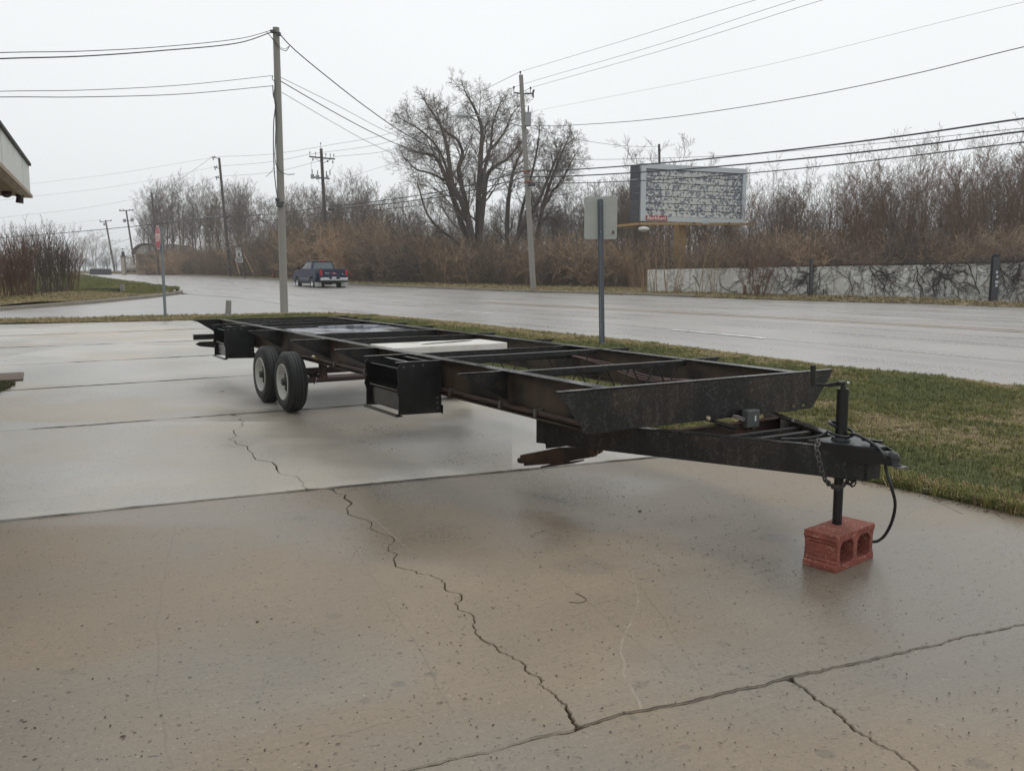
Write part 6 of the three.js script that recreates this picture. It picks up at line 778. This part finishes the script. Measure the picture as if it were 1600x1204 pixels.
limbTree('bare_tree', 'crooked bare tree with an arching limb just right of the lamp pole', 76, [
  { pts: z3([[775, 1080], [785, 900], [800, 800], [850, 755], [885, 775]]), r0: 0.26, r1: 0.06, dz: 1, kids: 8, klen: 2.2 },
  { pts: z3([[790, 880], [815, 720], [850, 600], [880, 520], [915, 430], [935, 390]]), r0: 0.20, r1: 0.05, dz: -1.5, kids: 10, klen: 2.6 },
  { pts: z3([[815, 720], [860, 640], [920, 560], [960, 480]]), r0: 0.14, r1: 0.05, dz: 1.5, kids: 9, klen: 2.4 },
], 63, [835, 447]);

// brush: clumps of upright stems, as one mass behind the kerb and the wall
function clumpGeo(seed, stems, tw, spread, rad = 0.0045) { const C = new LimbMesh(), g = rngOf(seed); for (let k = 0; k < stems; k++) { const a = g() * 6.28, q = Math.sqrt(g()) * 0.30, p = V(Math.cos(a) * q, -0.05, Math.sin(a) * q), d = V(Math.cos(a) * spread * g(), 1, Math.sin(a) * spread * g()).normalize(), h = rr(0.55, 1.05, g), pts = [p], r = rr(0.7, 1.4, g) * rad; let x = p.clone(), dd = d.clone(); for (let s = 0; s < 3; s++) { dd.add(V(rr(-0.12, 0.12, g), 0, rr(-0.12, 0.12, g))).normalize(); x = x.clone().addScaledVector(dd, h / 3); pts.push(x); } C.tube(pts, [r, r * 0.8, r * 0.55, r * 0.3], 3); for (let b = 0; b < tw; b++) { const t = rr(0.25, 0.95, g) * 3, i = Math.min(2, Math.floor(t)), s = pts[i].clone().lerp(pts[i + 1], t - i), e = s.clone().add(V(rr(-0.16, 0.16, g), rr(0.06, 0.22, g), rr(-0.16, 0.16, g))); C.tube([s, e], [r * 0.5, r * 0.25], 3); } } return C.geo(); }
const clumpA = clumpGeo(31, 30, 7, 0.35, 0.0028), clumpB = clumpGeo(32, 26, 9, 0.55, 0.0026), clumpC = clumpGeo(33, 9, 7, 0.5, 0.0055);
const mBrush = plain(1, 1, 1, 0.92);
function brush(name, label, list, geo) { const m = new THREE.InstancedMesh(geo, mBrush, list.length), M = new THREE.Matrix4(), q = new THREE.Quaternion(); list.forEach(([p, h, w, c], i) => { q.setFromAxisAngle(V(0, 1, 0), rT() * 6.28); M.compose(p, q, V(w, h, w)); m.setMatrixAt(i, M); m.setColorAt(i, c); }); m.name = numbered(name); m.castShadow = m.receiveShadow = true; scene.add(m); return tag(m, label, 'brush', null, 'stuff'); }
const brushTop = [[200, 412], [235, 402], [300, 398], [350, 392], [400, 384], [440, 366], [480, 368], [540, 358], [600, 362], [640, 374], [700, 386], [800, 392], [900, 384], [960, 382], [1000, 384], [1180, 382], [1300, 378], [1450, 380], [1600, 376], [1750, 370]];
{ const la = [], lb = [];
  for (let k = 0; k < 2100; k++) { const px = rr(228, 1010, rT), dd = Math.pow(rT(), 1.4) * 24, D = edgeD(px) + 3.2 + dd; const x = at(px, 430, D).x, base = V(x, HD(x, D) - 0.1, -D), top = at(px, lerpT(brushTop, px) + rr(-22, 50, rT) + 40 * (fbm(px / 26, 3, 501, 3) - 0.5), D).y, h = Math.max(0.9, top - base.y) * (dd < 3 ? rr(0.4, 0.9, rT) : 1);
    const tan = px > 450 && px < 640 ? 0.5 : 0.2, c = rT() < tan ? lin(0.30, 0.205, 0.125) : rT() < 0.5 ? lin(0.185, 0.128, 0.085) : lin(0.135, 0.108, 0.082); c.multiplyScalar(1.35 * rr(0.7, 1.35, rT)); la.push([base, h, Math.min(h, 3.4) * rr(0.6, 1.0, rT), c]); }
  for (let k = 0; k < 1100; k++) { const px = rr(1000, 1745, rT), dd = Math.pow(rT(), 1.3) * 20, D = edgeD(px) + (px < 1010 ? 0 : 3) + dd; if (px > 1012 && px < 1112 && D < 63.5) continue; const x = at(px, 430, D).x, base = V(x, HD(x, D) - 0.1, -D), top = at(px, lerpT(brushTop, px) + rr(-22, 50, rT) + 44 * (fbm(px / 30, 7, 503, 3) - 0.5), D).y, h = Math.max(1, top - base.y);
    const c = rT() < 0.4 ? lin(0.215, 0.125, 0.080) : rT() < 0.5 ? lin(0.165, 0.110, 0.076) : lin(0.125, 0.096, 0.074); c.multiplyScalar(1.3 * rr(0.7, 1.35, rT)); lb.push([base, h, Math.min(h, 3.4) * rr(0.7, 1.1, rT), c]); }
  brush('brush_thicket', 'dense brown leafless brush along the far verge left of the white wall', la, clumpA); brush('brush_thicket', 'dense reddish leafless brush behind the white wall', lb, clumpB);
  const ld = [], TG = (() => { const C = new LimbMesh(), g = rngOf(35), P = { ...PT, kids: [5, 4, 3, 2], ratio: [0.5, 0.55, 0.55, 0.6], ang: [0.7, 0.8, 0.8, 0.7], wig: [0.2, 0.28, 0.3, 0.3, 0.3, 0.3], lift: [-0.03, 0, 0, 0.02, 0.02], from: [0.2, 0.15, 0.2, 0.2], last: 3, split: 9, min: 0.003, taper: [0.3, 0.4, 0.5] }; for (let k = 0; k < 8; k++) { const a = g() * 6.28; grow(C, C, V(Math.cos(a) * 0.12, -0.04, Math.sin(a) * 0.12), V(Math.cos(a) * 0.8 * g(), 1, Math.sin(a) * 0.8 * g()).normalize(), rr(0.6, 1, g), rr(0.006, 0.011, g), 0, P, g); } return C.geo(); })();
  for (let k = 0; k < 900; k++) { const px = rr(232, 1740, rT); if (px > 1008 && px < 1115) continue; const D = edgeD(px) + (px > 1010 ? 2.8 : px > 355 && px < 432 ? 8 : 3.6) + Math.pow(rT(), 1.5) * 12, x = at(px, 430, D).x, base = V(x, HD(x, D) - 0.1, -D), top = at(px, lerpT(brushTop, px) + rr(-30, 40, rT), D).y, h = Math.max(1.0, top - base.y), c = rT() < 0.3 ? lin(0.26, 0.18, 0.115) : rT() < 0.6 ? lin(0.15, 0.115, 0.088) : lin(0.085, 0.068, 0.056); c.multiplyScalar(1.45 * rr(0.8, 1.25, rT)); ld.push([base, h, h * rr(0.7, 1.1, rT), c]); }
  brush('tangled_shrub', 'tangled leafless shrubs woven through the brush beyond the road', ld, TG);
  const lc = []; for (let k = 0; k < 520; k++) { const px = rr(240, 1740, rT); if (px > 1000 && px < 1096) continue; if (px > 355 && px < 430) continue; const D = edgeD(px) + (px > 1010 ? 2.5 : 3.4) + rT() * 5, x = at(px, 430, D).x, base = V(x, HD(x, D) - 0.1, -D), top = at(px, lerpT(brushTop, px) + rr(-45, 40, rT), D).y, h = Math.max(1.2, top - base.y), c = rT() < 0.45 ? lin(0.33, 0.235, 0.15) : rT() < 0.6 ? lin(0.20, 0.155, 0.115) : lin(0.10, 0.078, 0.062); c.multiplyScalar(rr(0.8, 1.25, rT)); lc.push([base, h, Math.min(h, 3.2) * rr(0.6, 1.1, rT), c]); }
  brush('sapling_thicket', 'thicker pale and dark saplings standing along the front of the brush', lc, clumpC); }
{ // deep wood behind everything
  const mk = (k, list, label) => { const g = mergeGeometries([protos[k].T.geo(), protos[k].C.geo()]), m = new THREE.InstancedMesh(g, plain(0.10, 0.084, 0.072, 0.92), list.length), M = new THREE.Matrix4(), q = new THREE.Quaternion(); list.forEach(([p, s, w], i) => { q.setFromAxisAngle(V(0, 1, 0), rT() * 6.28); M.compose(p, q, V(s * w, s, s * w)); m.setMatrixAt(i, M); }); m.name = numbered('far_wood'); m.castShadow = m.receiveShadow = true; scene.add(m); tag(m, label, 'woods', null, 'stuff'); };
  const a = [], b = []; for (let k = 0; k < 150; k++) { const px = rr(225, 1010, rT), D = edgeD(px) + rr(28, 60, rT), x = at(px, 430, D).x, y = HD(x, D), top = at(px, Math.max(290, lerpT(topTab, px)) + rr(8, 60, rT), D).y; a.push([V(x, y, -D), Math.max(3, top - y) / 12.4, rr(0.8, 1.2, rT)]); } for (let k = 0; k < 90; k++) { const px = rr(1000, 1760, rT), D = edgeD(px) + rr(26, 60, rT), x = at(px, 430, D).x, y = HD(x, D), top = at(px, lerpT(topTab, px) + rr(10, 60, rT), D).y; b.push([V(x, y, -D), Math.max(3, top - y) / 12.4, rr(0.8, 1.2, rT)]); }
  mk(1, a, 'deep leafless wood filling the gaps behind the left tree rows'); mk(5, b, 'deep leafless wood filling the gaps behind the white wall trees');
  const c = []; for (let k = 0; k < 70; k++) { const px = rr(-60, 225, rT), D = rr(230, 330, rT), x = at(px, 430, D).x, y = HD(x, D), top = at(px, rr(396, 420, rT), D).y; c.push([V(x, y, -D), Math.max(3, top - y) / 12.4, rr(1.2, 1.8, rT)]); } mk(3, c, 'faint hazy woods at the far left end of the road'); }
// shrubs that stand apart
let shrubProto = {};
function shrub(kind, px, py, D, topPy, wide, label, col, group) { const B = at(px, py, D); B.y = Math.min(B.y, HD(B.x, D) + 0.3); const h = at(px, topPy, D).y - B.y; const o = thing('bare_shrub', label, 'shrub', B, 0, group); const C = new LimbMesh(), g = rngOf(700 + Math.round(px) + Math.round(topPy)); const P = { ...PT, kids: [5, 4, 3, 2], ratio: [0.42, 0.5, 0.5, 0.5], ang: [0.35, 0.45, 0.5, 0.5], wig: [0.06, 0.12, 0.16, 0.2, 0.2], last: 3, split: 1, min: 0.005, taper: [0.25, 0.4, 0.5] }; const S = new LimbMesh(); const n = kind === 'dense' ? 26 : kind === 'fan' ? 9 : 4; if (kind === 'thin') { P.kids = [4, 2, 2, 1]; P.from = [0.4, 0.3, 0.3, 0.3]; P.wig = [0.12, 0.2, 0.2, 0.2, 0.2]; } if (kind === 'fan') { P.kids = [5, 3, 2, 1]; P.wig = [0.14, 0.2, 0.2, 0.2, 0.2]; } for (let k = 0; k < n; k++) { const a = g() * 6.28, q = Math.sqrt(g()) * wide * 0.6; grow(S, C, V(Math.cos(a) * q, -0.15, Math.sin(a) * q), V(Math.cos(a) * (kind === 'fan' ? 0.8 : 0.28) * g(), 1, Math.sin(a) * (kind === 'fan' ? 0.8 : 0.28) * g()).normalize(), h * rr(0.6, 0.95, g), kind === 'dense' ? rr(0.012, 0.026, g) : rr(0.018, 0.032, g), 0, P, g); } meshLimbs('stem', S, col, o); meshLimbs('twigs', C, col, o); return o; }
const mShR = plain(0.150, 0.085, 0.058, 0.9), mShB = plain(0.105, 0.078, 0.060, 0.9), mShT = plain(0.26, 0.175, 0.105, 0.9);
[[-22, 470, 36, 385, 'reddish brush clump cut by the left edge of the picture', mShR], [8, 467, 37, 374, 'reddish brush clump nearest the left edge, leaning stems', mShR], [30, 465, 37.5, 366, 'dense reddish brush clump with dark base left of the pale trunk', mShR], [50, 462, 39, 352, 'tallest grey brown clump with a pale trunk in the left thicket', mShB], [70, 459, 41, 378, 'brown clump with a slanting branch in the left thicket', mShB], [88, 457, 43, 352, 'tall grey clump at the right part of the left thicket', mShB], [103, 455, 45, 384, 'short clump at the right end of the left thicket', mShR]].forEach(([px, py, D, t, l, m]) => shrub('dense', px, py, D, t, 0.9, l, m));
[[1009, 453, 51.5, 392, 'tan sapling clump at the left end of the white wall'], [1024, 455, 51, 356, 'tall tan saplings in front of the left part of the wall'], [1046, 456, 50.6, 350, 'tan saplings rising below the billboard name plate'], [1057, 457, 50.4, 402, 'short brown sapling beside the billboard column'], [1098, 459, 50, 362, 'slender tan saplings right of the billboard column'], [1115, 460, 49.5, 398, 'small dark sapling against the bare stretch of wall']].forEach(([px, py, D, t, l]) => shrub('thin', px, py, D, t, 0.5, l, mShT));
[[1176, 465, 47.3, 372, 'spreading reddish shrub between the two rusty stubs'], [1190, 466, 47, 385, 'brown shrub right of the rusty stubs']].forEach(([px, py, D, t, l]) => shrub('fan', px, py, D, t, 0.3, l, mShR));

// grass: tufts of blades on the verge and island
function tuftGeo(seed, blades, lean) { const g = rngOf(seed), p = [], idx = []; for (let k = 0; k < blades; k++) { const a = g() * 6.28, q = rr(0, 0.5, g), h = rr(0.5, 1.1, g), w = rr(0.035, 0.06, g), ln = lean * rr(0.3, 1.2, g), x = Math.cos(a) * q, z = Math.sin(a) * q, b = g() * 6.28, dx = Math.cos(b), dz = Math.sin(b), s = p.length / 3; p.push(x - dz * w, -0.1, z + dx * w, x + dz * w, -0.1, z - dx * w, x + dx * ln * 0.35 + dz * w * 0.8, h * 0.6, z + dz * ln * 0.35 - dx * w * 0.8, x + dx * ln * 0.35 - dz * w * 0.8, h * 0.6, z + dz * ln * 0.35 + dx * w * 0.8, x + dx * ln, h * (1 - 0.35 * ln), z + dz * ln); idx.push(s, s + 1, s + 2, s, s + 2, s + 3, s + 3, s + 2, s + 4); } const G2 = new THREE.BufferGeometry(); G2.setAttribute('position', new THREE.Float32BufferAttribute(p, 3)); G2.setIndex(idx); G2.computeVertexNormals(); return G2; }
const tufts = [tuftGeo(1, 9, 0.7), tuftGeo(2, 7, 1.1), tuftGeo(3, 10, 0.5)];
const mGrass = new THREE.MeshPhysicalMaterial({ color: 0xffffff, roughness: 0.75, side: THREE.DoubleSide });
const gBuckets = [[], [], []];
function grassOn(geo, perM2, hgt, near, tint) { // scatter by area over the triangles of a sheet
  const P = geo.attributes.position, I = geo.index.array, g = rngOf(909);
  for (let t = 0; t < I.length; t += 3) { const a = V().fromBufferAttribute(P, I[t]), b = V().fromBufferAttribute(P, I[t + 1]), c = V().fromBufferAttribute(P, I[t + 2]); const D = -(a.z + b.z + c.z) / 3, px = (a.x + b.x + c.x) / 3 / Math.max(0.5, D) * F + CX; if (D < 2 || px < -150 || px > (D < 14 ? 2700 : 1800)) continue; const ar = b.clone().sub(a).cross(c.clone().sub(a)).length() / 2; let n = ar * perM2 * clamp(Math.pow(near / D, 1.15), 0.03, 1); n = Math.floor(n) + (g() < n % 1 ? 1 : 0);
    for (let k = 0; k < n; k++) { let u = g(), v = g(); if (u + v > 1) { u = 1 - u; v = 1 - v; } const p = a.clone().addScaledVector(b.clone().sub(a), u).addScaledVector(c.clone().sub(a), v); const gr = tint(p, g), s = hgt * rr(0.6, 1.35, g) * (D > near ? Math.pow(D / near, 0.45) : 1); const col = gr > 0.5 ? lin(mix(0.250, 0.150, gr), mix(0.225, 0.172, gr), 0.058) : lin(mix(0.375, 0.23, gr), mix(0.298, 0.205, gr), mix(0.158, 0.078, gr)); col.multiplyScalar(0.92 * rr(0.7, 1.3, g)); gBuckets[Math.floor(g() * 3)].push([p, s, gr > 0.5 ? s * rr(0.9, 1.3, g) : s * rr(0.4, 0.8, g), g() * 6.28, col]); } } }
const roadDist = (p) => { let d = 1e9; for (let i = 0; i + 1 < vA1.length; i++) { const a = vA1[i], b = vA1[i + 1], dx = b.x - a.x, dz = b.z - a.z, t = clamp(((p.x - a.x) * dx + (p.z - a.z) * dz) / (dx * dx + dz * dz)); d = Math.min(d, Math.hypot(p.x - a.x - dx * t, p.z - a.z - dz * t)); } return d; };
grassOn(verge1, 1600, 0.046, 8, (p, g) => clamp(0.47 + 2.0 * (fbm(p.x * 0.9, p.z * 0.9, 601, 4) - 0.5) + 0.8 * (fbm(p.x * 4, p.z * 4, 603, 2) - 0.5) + rr(-0.35, 0.35, g) - 0.45 * sst(roadDist(p), 1.3, 0.2) - (p.z < -24 ? 0.3 : 0) + 0.07 + (p.z < -10 ? 0.5 : 0.12) * sst(roadDist(p), 0.8, 1.9)));
grassOn(verge2, 700, 0.055, 8, (p, g) => clamp(0.18 + rr(-0.2, 0.25, g)));
grassOn(island, 500, 0.06, 10, (p, g) => clamp(0.30 + 1.2 * (fbm(p.x * 0.3, p.z * 0.3, 611, 3) - 0.5) + (-p.z > 43 ? 0.30 : -0.2) + rr(-0.2, 0.2, g)));
grassOn(farVergeG, 260, 0.10, 10, (p, g) => clamp(0.12 + rr(-0.15, 0.2, g)));
{ // rank edge of the turf along the concrete
  const g = rngOf(66), a = vB1[0], line = resample([GE, GE2, GE3], 200), dir = GE3.clone().sub(GE).setY(0).normalize(), side = V(-dir.z, 0, dir.x); if (side.x < 0) side.negate();
  for (let k = 0; k < 5200; k++) { const t = Math.pow(g(), 1.8), i = Math.min(199, Math.floor(t * 200)), p = line[i].clone().lerp(line[i + 1], g()).addScaledVector(side, rr(0.0, 0.34, g)); p.y = hAt(p.x, p.z) + 0.01; const gr = g() < 0.72, s = rr(0.035, 0.085, g), c = gr ? lin(0.20, 0.205, 0.058) : lin(0.38, 0.28, 0.15); c.multiplyScalar(rr(0.7, 1.25, g)); gBuckets[Math.floor(g() * 3)].push([p, s, s * 1.3, g() * 6.28, c]); }
  for (let k = 0; k < 900; k++) { const p = (() => { const t = g(); return onG(-30 + 52 * (1 - t) * Math.pow(g(), 0.4), 601 + t * 26 + rr(-2, 2, g)); })(); if (p.x) { p.y = hAt(p.x, p.z) + 0.01; gBuckets[k % 3].push([p, 0.06, 0.07, g() * 6, g() < 0.5 ? lin(0.09, 0.12, 0.04) : lin(0.12, 0.09, 0.05)]); } }
}
gBuckets.forEach((list, k) => { const m = new THREE.InstancedMesh(tufts[k], mGrass, list.length), M = new THREE.Matrix4(), q = new THREE.Quaternion(); list.forEach(([p, s, h, a, c], i) => { q.setFromAxisAngle(V(0, 1, 0), a); M.compose(p, q, V(s, h, s)); m.setMatrixAt(i, M); m.setColorAt(i, c); }); m.name = numbered('grass'); m.receiveShadow = true; m.castShadow = true; scene.add(m); tag(m, ['short mixed green and straw grass blades on the verges', 'flattened straw and green grass blades on the verges', 'upright green grass blades on the verges'][k], 'grass', null, 'stuff'); });

// ---------------------------------------------------------------- litter on the concrete: leaf scraps, grit, a few twigs
{ const g = rngOf(808), scrap = (() => { const q = new THREE.PlaneGeometry(1, 0.32, 3, 1), p = q.attributes.position; for (let i = 0; i < p.count; i++) { p.setZ(i, 0.12 * Math.cos(p.getX(i) * 3) + 0.05 * p.getY(i)); if (Math.abs(p.getX(i)) > 0.4) p.setY(i, p.getY(i) * 0.35); } q.rotateX(-Math.PI / 2); return q.toNonIndexed(); })(); scrap.computeVertexNormals();
  const put = (geo, n, name, label, fn) => { const m = new THREE.InstancedMesh(geo, plain(1, 1, 1, 0.8, { side: THREE.DoubleSide }), n), M = new THREE.Matrix4(), q = new THREE.Quaternion(); let i = 0, tries = 0; while (i < n && tries++ < n * 20) { const r = fn(); if (!r) continue; const [p, s, c, sy] = r; q.setFromAxisAngle(V(0, 1, 0), g() * 6.28); M.compose(p, q, V(s, s * (sy ?? 1), s)); m.setMatrixAt(i, M); m.setColorAt(i, c); i++; } m.count = i; m.name = numbered(name); m.castShadow = m.receiveShadow = true; scene.add(m); tag(m, label, 'litter', null, 'stuff'); };
  const onLot = () => { const px = rr(-20, 1620, g), py = 610 + Math.pow(g(), 0.75) * 600; if (py < 640 && px > 700) return null; if (px > 1000 && py < 725 + (px - 1000) * 0.14) return null; return onG(px, py); };
  put(scrap, 420, 'leaf_litter', 'dark curled scraps of dead leaves scattered over the concrete', () => { const p = onLot(); if (!p) return null; if (g() > 0.35 + fbm(p.x * 1.2, p.z * 1.2, 621, 2)) return null; p.y = hAt(p.x, p.z) + 0.003; const k = rr(0.5, 1.3, g); return [p, rr(0.006, 0.019, g), lin(0.060 * k, 0.042 * k, 0.032 * k)]; });
  put(scrap, 300, 'leaf_litter', 'dark flecks of leaf debris gathered on the slab before the trailer', () => { const p = onG(rr(830, 1290, g), rr(735, 900, g)); if (g() > 1.5 * fbm(p.x * 2, p.z * 2, 631, 3)) return null; p.y = hAt(p.x, p.z) + 0.003; const k = rr(0.5, 1.4, g); return [p, rr(0.006, 0.022, g), lin(0.060 * k, 0.042 * k, 0.032 * k)]; });
  put(new THREE.IcosahedronGeometry(0.5, 0), 900, 'grit', 'small pale and dark grit scattered over the concrete', () => { const p = onLot(); if (!p) return null; p.y = hAt(p.x, p.z) + 0.001; const d = g() < 0.6, k = rr(0.7, 1.3, g); return [p, rr(0.003, 0.008, g), d ? lin(0.06 * k, 0.05 * k, 0.045 * k) : lin(0.38 * k, 0.35 * k, 0.31 * k), 0.6]; });
  put(scrap, 700, 'leaf_litter', 'brown dead leaf debris along the turf edge of the concrete', () => { const t = Math.pow(g(), 1.6), p = t < 0.6 ? GE.clone().lerp(GE2, t / 0.3) : GE2.clone().lerp(GE3, (t - 0.6) * 1.2); p.x += rr(-0.16, 0.10, g); p.z += rr(-0.10, 0.05, g); p.y = hAt(p.x, p.z) + 0.006; const k = rr(0.6, 1.4, g); return [p, rr(0.010, 0.035, g), lin(0.095 * k, 0.060 * k, 0.036 * k)]; });
  const twig = (pts, r, label, col) => tag(obj('fallen_twig', tube(pts.map(([x, y]) => { const p = onG(x, y); p.y += 0.003; return p; }), r, 24, 5), plain(...col, 0.8)), label, 'twig');
  twig([[889, 941], [905, 942], [914, 940], [916, 936], [908, 931], [899, 927]], 0.0016, 'thin hooked twig lying on the concrete before the trailer tongue', [0.10, 0.08, 0.06]);
  twig([[1456, 782], [1475, 790], [1490, 797], [1505, 804]], 0.0022, 'reddish twig on the concrete near the grass edge at right', [0.13, 0.07, 0.045]);
  const leaf = (px, py, s, label) => { const p = onG(px, py); p.y += 0.004; const q = scrap.clone(); q.scale(s, s, s * 1.6); q.rotateY(rr(0, 6, g)); q.translate(p.x, p.y, p.z); tag(obj('dead_leaf', q, plain(0.045, 0.032, 0.026, 0.7, { side: THREE.DoubleSide })), label, 'leaf'); };
  leaf(1000, 799, 0.045, 'dark dead leaf lying left of the red block under the tongue'); leaf(402, 972, 0.022, 'small dark pellet like leaf on the concrete at lower left'); leaf(192, 1152, 0.02, 'dark crumpled leaf low at the left of the near slab'); leaf(346, 612, 0.07, 'dark leaf clump on the slab left of the tyres');
}

renderer.render(scene, camera);
